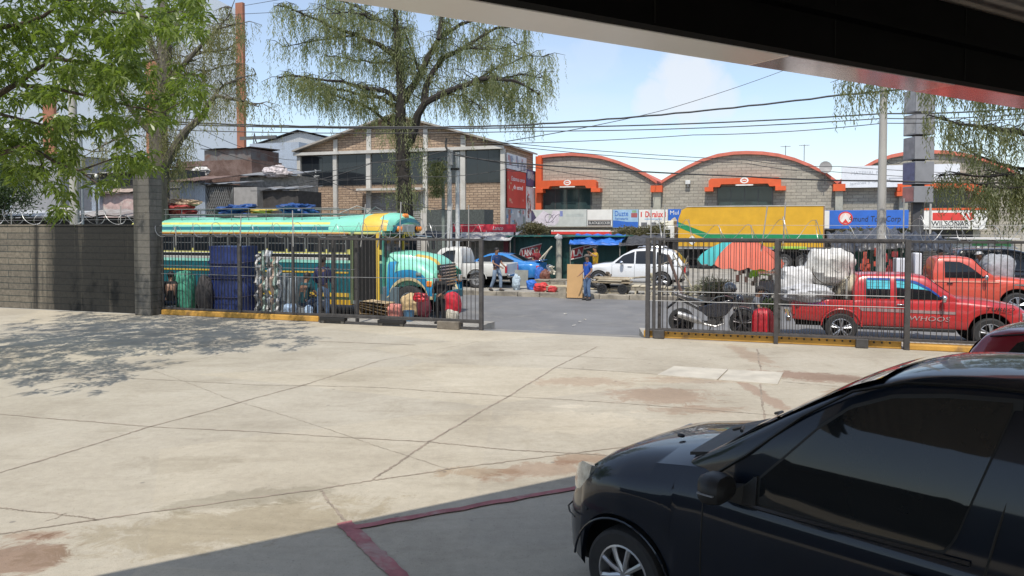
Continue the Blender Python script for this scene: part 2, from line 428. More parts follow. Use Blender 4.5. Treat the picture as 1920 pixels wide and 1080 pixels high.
# two access covers let into the slab
z4 = lambda x, y: G(1060 + x * .448, 620 + y * .448)
for i, (q, lab) in enumerate(((((385, 188), (455, 152), (680, 165), (635, 208)), 'pale concrete access cover, the left one of the pair in the yard'),
             (((643, 209), (684, 166), (912, 178), (888, 228)), 'pale concrete access cover, the right one of the pair with the torn edge'))):
    P = [z4(*p) for p in q]; b = MB(); n = 4
    b.add([(x, y, .018) for x, y, z in P] + [(x, y, -.01) for x, y, z in P], [(0, 1, 2, 3)] + [(k, (k + 1) % 4, 4 + (k + 1) % 4, 4 + k) for k in range(4)])
    o = b.build('access_cover', M('cover_concrete', (.475, .435, .36), .85, var=.18, scale=2, bump=.2), smooth=False)
    tag(o, lab, 'cover', 'access covers in the yard')
# litter in the yard and on the road
for (px, py, z) in ((300, 667, 0), (1088, 605, ROAD), (1075, 612, ROAD), (1096, 600, ROAD), (1060, 590, ROAD)):
    p = G(px, py, z); b = MB(); r = rnd.uniform(.05, .1)
    vs = [(rnd.uniform(-r, r), rnd.uniform(-r, r), rnd.uniform(.01, .05)) for _ in range(8)]
    b.add(vs, [(0, 1, 2), (1, 2, 3), (3, 4, 5), (5, 6, 7), (2, 4, 6), (0, 3, 7)])
    o = b.build('litter', M('paper', (.6, .57, .5), .8), loc=p, smooth=False)
    tag(o, 'small scrap of pale paper litter lying on the ' + ('asphalt in the gateway' if z else 'yard concrete near the tree shadow'), 'litter', 'scraps of litter on the asphalt' if z else None)

# ================================================================ boundary wall and pillar
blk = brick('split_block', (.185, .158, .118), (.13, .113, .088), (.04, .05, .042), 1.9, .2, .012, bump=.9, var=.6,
            dark_streak=((.10, .11, .115), .445, (1.5, 1.5, .09), (-21.5, .9)))
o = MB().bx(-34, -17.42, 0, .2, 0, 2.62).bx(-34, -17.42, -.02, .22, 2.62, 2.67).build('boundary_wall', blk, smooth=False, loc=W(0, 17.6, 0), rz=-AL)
tag(o, 'split face grey block wall with dark streaks left of the gate', 'wall')
pil = brick('pillar_block', (.155, .143, .122), (.12, .113, .10), (.09, .085, .075), 1.2, .2, .012, bump=.8, var=.3,
            dark_streak=((.5, .52, .5), .5, (2.2, 2.2, .12)))
o = MB().bx(-17.41, -16.82, 0, .5, 0, 4.22).build('gate_pillar', pil, smooth=False, loc=W(0, 17.3, 0), rz=-AL, bevel=.02)
tag(o, 'tall grey ribbed block pillar at the end of the wall', 'pillar')

# ================================================================ iron fence and sliding gates
iron = M('fence_iron', (.06, .055, .052), .55, .3, .4, 6, dirt=((.12, .075, .055), .62))
iron2 = M('post_iron', (.075, .07, .068), .6, .3, .3, 5, dirt=((.14, .09, .06), .62))
yel = M('yellow_kerb', (.50, .27, .05), .75, var=.22, scale=2.2, bump=.25, dirt=((.22, .13, .06), .585))
def bars(L, z0, z1, sp, r, x0=0., y=0.):
    b = MB(); x = x0 + sp * .5
    while x < x0 + L:
        lean = rnd.gauss(0, .006)
        b.box((x + lean, y, (z0 + z1) / 2), (r * 1.2, r * 1.6, z1 - z0), ry=rnd.gauss(0, .004)); x += sp
    return b
def panel(name, label, cat, u0, u1, v, z0, z1, posts, mids, sp=.115, rail=.03, grp=None):
    t = sthing(name, label, cat, u0, v, 0, 0, grp); L = u1 - u0
    bars(L, z0, z1, sp, .0105).build('bars', iron, t, smooth=False)
    for z in (z0 + rail, z1): MB().bx(0, L, -.022, .022, z - rail, z + rail).build('rail', iron2, t, smooth=False, bevel=.006)
    for z in mids: MB().cyl((0, -.02, z), (L, -.02, z + rnd.uniform(-.03, .03)), .009, n=6).build('rod', M('bare_rod', (.22, .22, .22), .5, .4), t)
    for pu, w in posts:
        q = MB().bx(pu - u0 - w / 2, pu - u0 + w / 2, -w / 2, w / 2, 0.0, z1 + rnd.uniform(.0, .06)).build('post', iron2, t, smooth=False, bevel=.008)
    return t
FG = 'iron bar fence and gate panels along the street'
f1 = panel('metal_fence', 'fixed dark iron bar fence beside the block pillar, in front of the bus', 'fence', -16.8, -10.2, 17.72, .16, 2.33,
      ((-16.75, .05), (-14.02, .09), (-12.25, .07), (-10.98, .08), (-10.25, .08)), (1.46, 1.21), grp=FG)
g1 = panel('sliding_gate', 'open sliding gate leaf of dark iron bars with its counterweight, left of the gateway', 'gate', -11.3, -6.55, 17.5, .2, 2.27,
      ((-11.25, .05), (-6.6, .1)), (1.25,), grp=FG)
MB().bx(0, 4.75, -.03, .03, .02, .07).build('lower_rail', iron2, g1, smooth=False)
MB().bx(0, 4.75, -.035, .035, .17, .2).build('lower_rail', iron2, g1, smooth=False)
for x in (.45, 2.2): 
    w = MB().bx(x - .38, x + .38, -.09, .09, .07, .16).build('carriage', M('black_steel', (.025, .024, .024), .5, .3), g1, smooth=False, bevel=.01)
    for dx in (-.3, .3): MB().cyl((x + dx, -.05, .05), (x + dx, .05, .05), .05, n=14).build('roller', M('worn_steel', (.2, .19, .18), .4, .8), w)
MB().bx(3.55, 4.15, -.16, .16, .0, .2).build('counterweight', M('weight_concrete', (.17, .145, .115), .9, var=.4, bump=.4), g1, smooth=False, bevel=.015)
g2 = panel('sliding_gate', 'right sliding gate leaf of dark iron bars in front of the motorcycle', 'gate', -2.5, 2.95, 17.5, .17, 2.31,
      ((-2.45, .1), (-2.3, .06), (.38, .09), (2.98, .11)), (1.1, .88), grp=FG)
for x in (.32, 4.62): MB().bx(x - .12, x + .12, -.09, .06, .005, .2).build('carriage', iron2, g2, smooth=False, bevel=.012)
f2 = panel('metal_fence', 'fixed dark iron bar fence beside the red pickup, right of the gate leaves', 'fence', 3.05, 8.6, 17.66, .16, 2.28,
      ((5.8, .08),), (), grp=FG)
f3 = panel('metal_fence', 'second row of dark iron bars standing behind the right gate leaf', 'fence', -2.2, 3.0, 17.72, .16, 2.27,
      ((-2.2, .06), (.45, .06)), (), grp=FG)
def kerbbeam(u0, u1, v0, v1, h, lab, teeth=False):
    t = sthing('kerb_beam', lab, 'kerb', u0, v0, 0, 0, 'yellow painted kerbs under the fence')
    MB().bx(0, u1 - u0, 0, v1 - v0, 0, h).build('beam', yel, t, smooth=False, bevel=.02)
    if teeth:
        b = MB(); x = .4
        while x < u1 - u0 - .1: b.bx(x, x + .035, -.012, -.001, h - .06, h - .02); x += .155
        b.build('rack_teeth', M('black_steel', (.025, .024, .024), .5, .3), t, smooth=False)
    return t
kerbbeam(-16.75, -11.4, 17.62, 17.85, .15, 'faded yellow kerb under the fence in front of the bus')
kerbbeam(-2.55, 2.9, 17.56, 17.8, .165, 'yellow kerb with black rack teeth under the right gate leaf', True)
kerbbeam(3.0, 9.5, 17.5, 17.8, .12, 'plain yellow kerb below the fence in front of the red pickup')

# razor wire coils with leaning stakes
wirem = M('razor_steel', (.42, .42, .41), .45, .6)
def razor(u0, u1, v, z, rad, lab, pitch=.3, stakes=(), low=0.):
    t = sthing('razor_wire', lab, 'razor wire', u0, v, z, 0, 'razor wire coils along the yard boundary')
    b = MB(); pts = []; L = u1 - u0; n = int(L / pitch * 16); k = rnd.uniform(0, 6)
    for i in range(n + 1):
        a = 2 * math.pi * i / 16; rr = rad * (1 + .16 * math.sin(a * .13 + k) + .1 * math.sin(a * .37))
        pts.append((L * i / n + .5 * pitch * math.sin(a * .5 + k), rr * math.cos(a) * .8, rr * (1 + math.sin(a)) * (1 + .1 * math.sin(i * .05)) + low))
    b.tube(pts, .0062, 3); b.build('coil', wirem, t, smooth=False)
    for i in range(2):
        MB().tube([(0, 0, rad * (.7 + i)), (L * .5, 0, rad * (.6 + i)), (L, 0, rad * (.72 + i))], .004, 4).build('strand', wirem, t)
    for s_, h, lx, ly in stakes:
        MB().cyl((s_ - u0, 0, -.25), (s_ - u0 + lx, ly, h), .014, n=6).build('stake', M('pale_stake', (.36, .35, .33), .6, .3), t)
    return t
razor(-34, -17.5, 17.7, 2.67, .2, 'loose razor wire coil on top of the streaked block wall', .42,
      ((-22.75, .5, 0, 0), (-20.1, .42, 0, 0), (-18.3, .55, .02, 0), (-25.5, .5, 0, 0)))
razor(-16.8, -6.6, 17.66, 2.3, .19, 'razor wire coil above the fence in front of the bus', .34,
      ((-16.2, .3, 0, 0), (-13.95, .62, 0, .05), (-12.2, .75, -.08, .1), (-10.1, .9, .1, .1), (-8.95, .95, .0, .1), (-7.55, .9, .1, 0), (-7.0, .85, 0, 0), (-9.6, .6, .2, 0), (-8.1, .5, -.2, 0)))
razor(-2.5, 9, 17.6, 2.3, .2, 'razor wire coil above the right gate and fence', .34,
      ((-2.4, .75, 0, 0), (-2.1, .8, .02, 0), (.05, .75, .12, 0), (.5, .85, .05, 0), (2.9, .9, 0, 0), (5.7, .6, 0, 0)))

# ================================================================ canopy overhead
CP = Vector(G(1920, 205, 3.9)[:2]); CE = (CP - Vector(G(650, 4, 3.9)[:2])).normalized(); CANG = math.atan2(CE.y, CE.x)
cn = thing('canopy', 'dark canopy edge with a pale glossy fascia strip overhead', 'canopy', (CP.x, CP.y, 0), CANG)
fas = M('fascia_sheet', (.85, .82, .78), .28, .45, .05, .6)
fas2 = M('fascia_red_reflection', (.75, .22, .20), .16, .7, .3, .9)  # red reflection from the street painted into the strip's colour
jx = -2.3
MB().bx(-16, jx - 2.1, -.4, 0, 3.9, 4.7).build('fascia', fas, cn, smooth=False, bevel=.008)
MB().bx(jx - 2.094, jx + .2, -.4, 0, 3.9, 4.7).build('fascia', M('fascia_mid_reflection', (.62, .53, .50), .14, .8, .25, 1.2), cn, smooth=False, bevel=.008)  # middle length, darker reflection painted in as a tint
MB().bx(jx + .206, 14, -.4, 0, 3.9, 4.7).build('fascia', fas2, cn, smooth=False, bevel=.008)
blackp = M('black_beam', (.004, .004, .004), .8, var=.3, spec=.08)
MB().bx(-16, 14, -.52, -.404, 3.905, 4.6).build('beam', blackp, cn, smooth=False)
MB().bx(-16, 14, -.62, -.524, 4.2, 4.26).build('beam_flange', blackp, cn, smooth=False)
for x in np.arange(-15, 14, 1.83): MB().bx(x, x + .012, -.526, -.521, 3.92, 4.55).build('beam_seam', M('seam_grey', (.012, .012, .012), .6, spec=.1), cn, smooth=False)
MB().bx(-16, 14, -16, -.53, 4.56, 4.62).build('ceiling', corr('ceiling_sheet', (.66, .58, .50), (.55, .47, .40), .16, 1, .55, .1, .55), cn, smooth=False)
MB().bx(-16, 14, -16, -.404, 4.63, 4.72).build('roof_sheet', M('roof_white', (.5, .5, .5), .5), cn, smooth=False)
for x in (-15, 13):
    MB().bx(x - .2, x + .2, -8.2, -7.8, 0, 4.56).build('column', M('canopy_column', (.4, .38, .35), .6), cn, smooth=False, bevel=.02)
# unseen low building, added and sized to darken the parked car's reflections
sb = thing('added_dark_building', 'low unseen dark building added behind the yard for the black car reflections', 'building', (-10.5, -5.5, 0), R(-56))
MB().bx(-9, 9, -3, 3, 0, 1.8).build('wall', M('plaster_dark', (.10, .095, .09), .8, var=.25), sb, smooth=False)
MB().bx(-9.3, 9.3, -3.3, 3.3, 1.8, 2.15).build('roof', M('roof_dark', (.07, .07, .07), .7), sb, smooth=False)
# ================================================================ gabled warehouse
white = M('white_trim', (.50, .48, .44), .8, var=.15, scale=1.2, dirt=((.42, .39, .34), .56))
dglass = glass('dark_window', (.018, .022, .026), .06)
stone = brick('stone_cladding', (.47, .34, .235), (.34, .235, .16), (.20, .145, .105), .55, .16, .02, bump=1.0, var=.5)
V1 = 45.0
uu = lambda px, v=V1, py=330: ST(px, py, v)[0]
GL, GR = -30.5, -15.5; GM = (GL + GR) / 2
wh = sthing('warehouse', 'two storey gabled warehouse clad in brown stone with white pillars, behind the bus', 'building', GM, V1)
hw = (GR - GL) / 2
b = MB()
b.prism([(-hw, -.02), (hw, -.02), (hw, 7.9), (0, 10.0), (-hw, 7.9)], 0, 6.7)
b.build('wall', stone, wh, smooth=False)
rf = MB()
for s in (-1, 1):
    rf.add([(0, -.55, 10.08), (0, 7, 10.08), (s * (hw + .25), 7, 7.88), (s * (hw + .25), -.55, 7.88), (0, -.55, 9.96), (0, 7, 9.96), (s * (hw + .25), 7, 7.76), (s * (hw + .25), -.55, 7.76)],
           [(0, 1, 2, 3), (4, 5, 6, 7), (0, 3, 7, 4), (2, 3, 7, 6), (1, 2, 6, 5)])
rf.build('roof', M('gable_roof', (.33, .30, .26), .7, .1), wh, smooth=False)
MB().bx(-hw - .25, hw + .1, -.4, -.003, 7.52, 7.72).build('cornice', white, wh, smooth=False)
px_p = [(560, 566), (627, 634), (689, 697), (795, 803), (865, 874), (940, 948)]
for a, c in px_p:
    x0, x1 = uu(a) - GM, uu(c) - GM
    MB().bx(x0, x1, -.2, -.004, 0, 7.516).build('pillar', white, wh, smooth=False)
    xm = (x0 + x1) / 2; zt = 7.9 + 2.1 * (1 - abs(xm) / hw) - .16
    if abs(xm) < hw - .6: MB().bx(x0, x1, -.12, -.004, 7.724, zt).build('pillar', white, wh, smooth=False)
frame = M('alu_frame', (.10, .10, .10), .4, .5)
for (a, c), (d, e) in zip(px_p[:-1], px_p[1:]):
    x0, x1 = uu(c) - GM + .01, uu(d) - GM - .01
    w = MB().bx(x0, x1, -.05, -.003, 5.42, 7.5).build('window', frame, wh, smooth=False)
    n = max(3, round((x1 - x0) / .75))
    for i in range(n):
        p0 = x0 + .04 + (x1 - x0 - .08) * i / n
        g = MB(); t = rnd.uniform(-.004, .004)
        p1 = p0 + (x1 - x0) / n - .05
        g.add([(p0, -.062 + t, 5.46), (p1, -.062 - t, 5.46), (p1, -.062 - t, 7.46), (p0, -.062 + t, 7.46)], [(0, 1, 2, 3)])
        g.build('pane', dglass, w, smooth=False)
x0, x1 = uu(680) - GM, uu(800) - GM
MB().bx(x0, x1, -.9, -.21, 5.0, 5.14).build('door_canopy', white, wh, smooth=False)
dr = MB().bx(x0 + .5, x1 - .4, -.08, -.004, 0, 4.9).build('roller_door', corr('roller_steel', (.30, .30, .29), (.24, .22, .2), .12, 2, .5, .4), wh, smooth=False)
for x in (x0 + .42, x1 - .32): MB().bx(x - .07, x + .07, -.12, -.004, 0, 4.98).build('door_frame', white, wh, smooth=False)
b = MB()
for i in range(3):   # paper and bird stickers on the glass of the first bay
    cx, cz = uu(592) - GM + rnd.uniform(-.25, .3), 6.4 - i * .35
    b.add([(cx + rnd.uniform(-.3, .3), -.07, cz + rnd.uniform(-.16, .2)) for _ in range(6)], [(0, 1, 2), (2, 3, 4), (0, 4, 5)])
b.build('window_sticker', M('sticker', (.6, .6, .58), .7), wh, smooth=False)
MB().bx(hw - 2.6, hw - .1, -.3, -.21, 2.05, 2.3).build('ledge', white, wh, smooth=False)
# billboards on the side of the warehouse (street running away from us)
def sidepanel(name, lab, px0, px1, zt, zb, mats, deco=None, grp='billboards on the side of the warehouse', off=.06):
    U0 = GR + off
    v0, v1 = STU(px0, 330, U0)[0], STU(px1, 330, U0)[0]
    t = thing(name, lab, 'billboard', W(U0, v0), R(90) - AL, grp)
    MB().bx(0, v1 - v0, -.05, -.003, zb, zt).build('panel', mats, t, smooth=False)
    if deco: deco(t, v1 - v0)
    return t
redad = M('ad_red', (.52, .055, .04), .6, var=.15, scale=.7)
adw = M('ad_white', (.62, .64, .66), .6, var=.15)
def splash(t, L, z0, z1, cols, n, seed, s=.5):
    r = random.Random(seed)
    for k, cc in enumerate(cols):
        for _ in range(n):
            b = MB()
            x = r.uniform(.05, max(.1, L - s)); z = r.uniform(z0, z1 - s * .4); w = r.uniform(.15, s); h = r.uniform(.1, s)
            w = min(w, L - x); h = min(h, z1 - z)
            y = -.053 - k * .004 - _ * .0005
            b.quad((x, y, z), (x + w, y, z + r.uniform(-.03, .03)), (x + w * r.uniform(.6, 1), y, z + h), (x, y, z + h))
            b.build('print', M('print_%d_%d_%d' % tuple(int(q * 100) for q in cc), cc, .6), t, smooth=False)
sidepanel('billboard', 'faded photo collage strip high on the side of the warehouse', 949, 986, 7.35, 6.35, adw, lambda t, L: splash(t, L, 6.4, 7.3, [(.35, .35, .4), (.45, .25, .25), (.25, .3, .38)], 7, 1))
def redtxt(t, L):
    text('Estamos cerca', .42, adw, t, loc=(L * .56, -.054, 5.75), wid=L * .72, slant=.1)
    text('de usted', .42, adw, t, loc=(L * .56, -.054, 5.2), wid=L * .5, slant=.1)
    splash(t, L * .35, 4.2, 5.9, [(.55, .35, .2)], 5, 3, .3); splash(t, L * .95, 4.1, 4.5, [(.6, .25, .2)], 3, 4, .3)
sidepanel('billboard', 'big red billboard with white slanted lettering on the side of the warehouse', 950, 985, 6.3, 3.85, redad, redtxt, off=.07)
sidepanel('billboard', 'lower collage of blue and white pictures under the red billboard', 948, 985, 3.8, 2.2, M('ad_grey', (.35, .38, .42), .6), lambda t, L: splash(t, L, 2.3, 3.75, [(.55, .58, .6), (.12, .25, .42), (.4, .12, .12), (.15, .2, .18)], 6, 5, .55))
sidepanel('billboard', 'tall white billboard with a narrow red picture strip, beside the orange pilaster', 986, 1004, 5.4, 2.9, adw, lambda t, L: (splash(t, L * .55, 3.2, 5.1, [(.5, .1, .1), (.2, .06, .06), (.6, .5, .45)], 7, 8, .4)))
sidepanel('billboard', 'dark blue and pale banner above the tall white billboard', 986, 1004, 6.6, 5.45, M('ad_blue', (.07, .09, .2), .6), lambda t, L: splash(t, L, 5.9, 6.5, [(.4, .5, .55), (.3, .36, .4)], 6, 9, .6))

# ================================================================ row of vaulted shops
V2 = 52.0
cmu = brick('pale_block', (.42, .385, .315), (.32, .295, .245), (.25, .23, .195), .62, .21, .02, bump=.8, var=.3)
orange = M('orange_paint', (.62, .10, .028), .6, var=.12, scale=1.5)
orangeP = M('orange_faded', (.55, .15, .10), .65, var=.15)
gglass = glass('green_window', (.03, .055, .058), .07)
a1 = [(1010, 297), (1040, 293.5), (1070, 292), (1100, 293.5), (1130, 298), (1160, 307), (1190, 319), (1215, 333), (1232, 344)]
a2 = [(1240, 344), (1258, 333), (1285, 318), (1315, 304), (1345, 294.5), (1375, 290), (1400, 289), (1430, 290), (1460, 294), (1490, 302), (1520, 314), (1548, 329), (1570, 345)]
a3 = [(1578, 345), (1605, 325), (1640, 306), (1670, 296), (1705, 289), (1740, 287.5), (1775, 289), (1810, 294), (1845, 303), (1880, 316), (1920, 338)]
SHOPS = [('vaulted shop hall with an orange pilaster, beside the warehouse billboards', a1), ('middle vaulted shop hall of pale block behind the yellow truck', a2), ('right vaulted shop hall half hidden by the weeping tree', a3)]
def shop(lab, arc):
    P = [ST(x, y, V2) for x, y in arc]; um = (P[0][0] + P[-1][0]) / 2
    t = sthing('vaulted_shop', lab, 'building', um, V2, 0, 0, 'row of vaulted shops across the street')
    L0, L1 = P[0][0] - um + .002, P[-1][0] - um - .002
    poly = [(L0, -.02), (L1, -.02)] + [(u - um, z) for u, z in reversed(P)]
    MB().prism(poly, 0, 14).build('wall', cmu, t, smooth=False)
    secs = []
    for u, z in P: secs.append([(u - um, -.22, z - .02), (u - um, -.22, z + .2), (u - um, 14.2, z + .2), (u - um, 14.2, z + .005)])
    MB().loft(secs).build('roof', orangeP, t)
    return t, um
T = [shop(*s) for s in SHOPS]
def canopywin(t, um, px0, px1, ytop, yb, gx0, gx1, gyt, gyb, logo=True):
    f = lambda px, py: (ST(px, py, V2)[0] - um, ST(px, py, V2)[1])
    x0, z1 = f(px0, ytop); x1, _ = f(px1, ytop); _, z0 = f(px0, yb)
    w = .9
    c = MB()
    c.prism([(x0 + .15, z1), (x1 - .15, z1), (x1, z1 - .15), (x1, z0), (x1 - .7, z0), (x1 - .8, z0 + .18), (x0 + .8, z0 + .18), (x0 + .7, z0), (x0, z0), (x0, z1 - .15)], -.75, -.004)
    h = c.build('window_hood', orange, t, smooth=False)
    for s_, xx in ((-1, x0), (1, x1)): MB().bx(xx - .3 + (-.05 if s_ > 0 else .05), xx + .3, -.85, -.004, z0 - .28, z0 - .006).build('hood_corbel', orange, h, smooth=False)
    g0, zt = f(gx0, gyt); g1, _ = f(gx1, gyt); _, zb = f(gx0, gyb)
    fr = MB().bx(g0, g1, -.05, -.003, zb, min(zt, z0 + .17)).build('window', frame, t, smooth=False)
    n = 4
    for i in range(n):
        p0 = g0 + .05 + (g1 - g0 - .1) * i / n; p1 = p0 + (g1 - g0 - .1) / n - .05; tt = rnd.uniform(-.01, .01)
        MB().add([(p0, -.062 + tt, zb + .05), (p1, -.062 - tt, zb + .05), (p1, -.062 - tt, min(zt, z0 + .17) - .05), (p0, -.062 + tt, min(zt, z0 + .17) - .05)], [(0, 1, 2, 3)]).build('pane', gglass, fr, smooth=False)
    if logo:
        m = M('logo_white', (.75, .72, .68), .6); b = MB(); xc = (x0 + x1) / 2 ; zc = (z0 + z1) / 2 + .12
        for k in range(12):
            q = 2 * math.pi * k / 12; q2 = 2 * math.pi * (k + 1) / 12
            b.quad((xc + .27 * math.cos(q), -.754, zc + .2 * math.sin(q)), (xc + .27 * math.cos(q2), -.754, zc + .2 * math.sin(q2)), (xc + .17 * math.cos(q2), -.754, zc + .12 * math.sin(q2)), (xc + .17 * math.cos(q), -.754, zc + .12 * math.sin(q)))
        b.quad((xc - .12, -.756, zc - .03), (xc + .12, -.756, zc - .03), (xc + .12, -.756, zc + .03), (xc - .12, -.756, zc + .03))
        b.quad((xc - .55, -.754, zc - .34), (xc + .55, -.754, zc - .34), (xc + .55, -.754, zc - .26), (xc - .55, -.754, zc - .26))
        b.build('logo', m, h, smooth=False)
canopywin(*T[0], 1016, 1122, 340, 355, 1019, 1110, 355, 394)
canopywin(*T[1], 1330, 1464, 336, 352, 1345, 1450, 350, 392)
canopywin(*T[2], 1686, 1836, 346, 360, 1736, 1813, 346, 392, False)
def pilaster(t, um, px0, px1, ycap, mat=None, full=False):
    x0, x1 = ST(px0, 380, V2)[0] - um, ST(px1, 380, V2)[0] - um; zt = ST(px0, ycap, V2)[1]
    p = MB().bx(x0, x1, -.42, -.003, 0, zt).build('pilaster', mat or M('pilaster_paint', (.36, .35, .29), .75), t, smooth=False)
    if not full: MB().bx(x0 - .15, x1 + .12, -.62, -.004, zt + .003, zt + .45).build('pilaster_cap', orange, p, smooth=False)
pilaster(*T[0], 1007, 1018, 294, orange, True)
pilaster(*T[1], 1226, 1240, 361); pilaster(*T[2], 1565, 1579, 359); pilaster(*T[2], 1684, 1700, 359); pilaster(*T[2], 1822, 1834, 359)
# fittings on the roofs
t = sthing('satellite_dish', 'grey satellite dish on the edge of the middle vaulted roof', 'dish', *[ST(1547, 322, 51.6)[0], 51.6, ST(1547, 322, 51.6)[1] - .5])
MB().lathe([(0, 0), (.14, .015), (.26, .05), (.36, .11), (.35, .12), (.2, .05), (0, .015)], 18, Matrix.Translation((0, -.1, .75)) @ Matrix.Rotation(R(35), 4, 'Y') @ Matrix.Rotation(R(75), 4, 'X') @ Matrix.Scale(1.1, 4)).build('dish', M('dish_grey', (.3, .29, .28), .6), t)
MB().cyl((0, 0, -.3), (0, 0, .7), .035).build('mast', frame, t)
for k, (px, py) in enumerate(((1473, 280), (1508, 278))):
    u, z = ST(px, py, 56); b = MB(); b.cyl((0, 0, -3), (0, 0, .25), .022, n=5)
    for i in range(5): b.cyl((-.35 + .0 * i, .0, .2 - i * .0 + .0), (.35, 0, .2), .012, n=4) if i == 0 else b.cyl((-.3 + i * .13, -.3, .2), (-.3 + i * .13, .3, .2), .01, n=4)
    o = b.build('tv_antenna', frame, loc=W(u, 56, z), rz=-AL)
    tag(o, ('thin television antenna on the middle vaulted roof, the left of two', 'thin television antenna on the middle vaulted roof, nearer the satellite dish')[k], 'antenna')
u, z = ST(1290, 342, 51.9)
o = MB().bx(-.16, .16, -.3, -.003, -.13, .13).bx(-.05, .05, -.1, -.002, -.3, -.135).build('floodlight', M('lamp_white', (.6, .6, .58), .5), loc=W(u, 51.99, z), rz=-AL, smooth=False, bevel=.02)
tag(o, 'small white floodlight box on the middle vaulted facade', 'lamp')

# ---- sign boards over the shop fronts
VS = 50.9
def sign(lab, px0, px1, y0, y1, base, cat='sign', v=VS, th=.25):
    (u0, z1), (u1, _), (_, z0) = ST(px0, y0, v), ST(px1, y0, v), ST(px1, y1, v)
    z1b = ST(px1, y0, v)[1]; z1 = (z1 + z1b) / 2
    t = sthing('shop_sign', lab, cat, (u0 + u1) / 2, v, 0, 0, 'shop signs across the street'); L = u1 - u0
    MB().bx(-L / 2, L / 2, 0, th, z0, z1).build('board', base, t, smooth=False, bevel=.01)
    return t, L, z0, z1
def deco(t, polys, mat, y=-.004, name='print'):
    b = MB()
    for P in polys: b.add([(x, y, z) for x, z in P], [tuple(range(len(P)))])
    return b.build(name, mat, t, smooth=False, normals=False)
rect = lambda x0, x1, z0, z1: [(x0, z0), (x1, z0), (x1, z1), (x0, z1)]
sgw = M('sign_white', (.72, .71, .67), .55, var=.06); sgb = M('sign_blue', (.03, .13, .50), .5, var=.1); sgr = M('sign_red', (.62, .05, .04), .5, var=.1)
sgk = M('sign_black', (.03, .03, .035), .5); sgp = M('sign_pale', (.50, .53, .50), .6, var=.1); sky_b = M('sign_sky', (.30, .46, .62), .5, var=.2, scale=1)
navy = M('sign_navy', (.06, .05, .10), .5, var=.2); lilac = M('sign_lilac', (.62, .58, .64), .5)
t, L, a, c = sign('long pale shop sign with a navy corner and white scribbled drawing', 986, 1100, 393, 425, sgp)
deco(t, [[(-L / 2 + .03, a + .1), (-L / 2 + 1.0, a + .2), (-L / 2 + .5, c - .05), (-L / 2 + .03, c - .05)]], navy)
deco(t, [[(-L / 2 + .25, a + .1), (-L / 2 + 1.6, a + .02), (-L / 2 + 1.75, c - .3), (-L / 2 + 1.3, c - .05)], [(-L / 2 + 1.62, a + .15), (-L / 2 + 2.0, c - .05), (-L / 2 + 2.5, c - .1), (-L / 2 + 2.4, a + .3), (-L / 2 + 2.05, a + .05)]], lilac, -.008)
for k in range(3):
    bb = MB(); bb.tube([(-L / 2 + 1.7 + .25 * k + .28 * math.cos(q * .5 + k), -.014, (a + c) / 2 + .3 * math.sin(q * .5 + k * 2)) for q in range(11)], .018, 4); bb.build('print', M('sign_mauve', (.25, .22, .28), .5), t)
deco(t, [rect(-.2, .0, a + .72, c - .1), rect(.04, .26, a + .75, c - .12), rect(.3, .5, a + .72, c - .1)], M('sign_periwinkle', (.20, .24, .48), .5)); deco(t, [rect(.7, 2.0, a + .7, a + .9)], M('sign_greyer', (.42, .46, .44), .5))
t, L, a, c = sign('white shop sign with a narrow lettered strip along its foot', 1101, 1148, 393, 425, sgw)
deco(t, [rect(-L / 2 + .05, L / 2 - .05, a + .42, a + .47), rect(-L / 2 + .03, L / 2 - .05, a + .03, a + .08)], M('sign_brown', (.25, .19, .15), .5))
deco(t, [rect(-L / 2 + .06, L / 2 - .1, a + .1, a + .40)], sgk)
text('BLACK&DECKER', .26, sgw, t, loc=(-.02, -.009, a + .25), wid=L * .84)
t, L, a, c = sign('sky blue shop sign with a deep blue foot, between two white signs', 1149, 1197, 393, 427, sky_b)
deco(t, [rect(-L / 2 + .02, L / 2 - .02, a + .03, a + .4), [(-L / 2 + .02, a + .4), (-L / 2 + 1.0, a + .4), (-L / 2 + .3, a + .5), (-L / 2 + .02, a + .5)]], sgb)
text('Duzte', .5, sgb, t, loc=(-L * .16, -.01, c - .28), wid=L * .52); deco(t, [rect(L * .22, L * .46, a + .7, a + 1.0)], M('sign_dkred', (.35, .1, .1), .5)); deco(t, [rect(L * .25, L * .42, a + 1.02, c - .05)], M('sign_grn', (.25, .4, .22), .5))
text('Ferreteria', .22, sgb, t, loc=(-L * .16, -.009, c - .62), wid=L * .5)
t, L, a, c = sign('white shop sign with big red capitals and small dark pictures', 1198, 1252, 393, 427, sgw)
text('Duralux', .55, sgr, t, loc=(.05, -.008, c - .33), wid=L * .62, bold=.012)
deco(t, [rect(-L / 2 + .12, -L / 2 + .2, c - .5, c - .15), rect(L / 2 - .2, L / 2 - .12, c - .5, c - .15)], sgr)
deco(t, [rect(-L / 2 + .15 + k * .62, -L / 2 + .55 + k * .62, a + .06, a + .36) for k in range(3)], M('sign_machine', (.14, .14, .15), .5)); deco(t, [rect(-L * .3, L * .3, a + .55, a + .62)], sky_b)
t, L, a, c = sign('narrow blue shop sign with a pale figure, at the truck box corner', 1253, 1276, 392, 428, sgb)
text('Mul', .4, sgw, t, loc=(0, -.008, c - .25), wid=L * .7); deco(t, [[(-.2, a + .15), (.05, a + .1), (.2, a + .5), (.05, a + .75), (-.2, a + .6)]], M('sign_tan', (.6, .5, .4), .5), -.008)
t, L, a, c = sign('blue shop sign with a round red and white emblem and black lettering', 1545, 1704, 394, 429, sgb)
deco(t, [rect(-L / 2 + .02, -L / 2 + .32, a + .02, c - .02)], sgw)
xe, ze = -L / 2 + 1.25, (a + c) / 2 + .08; rr_ = .42
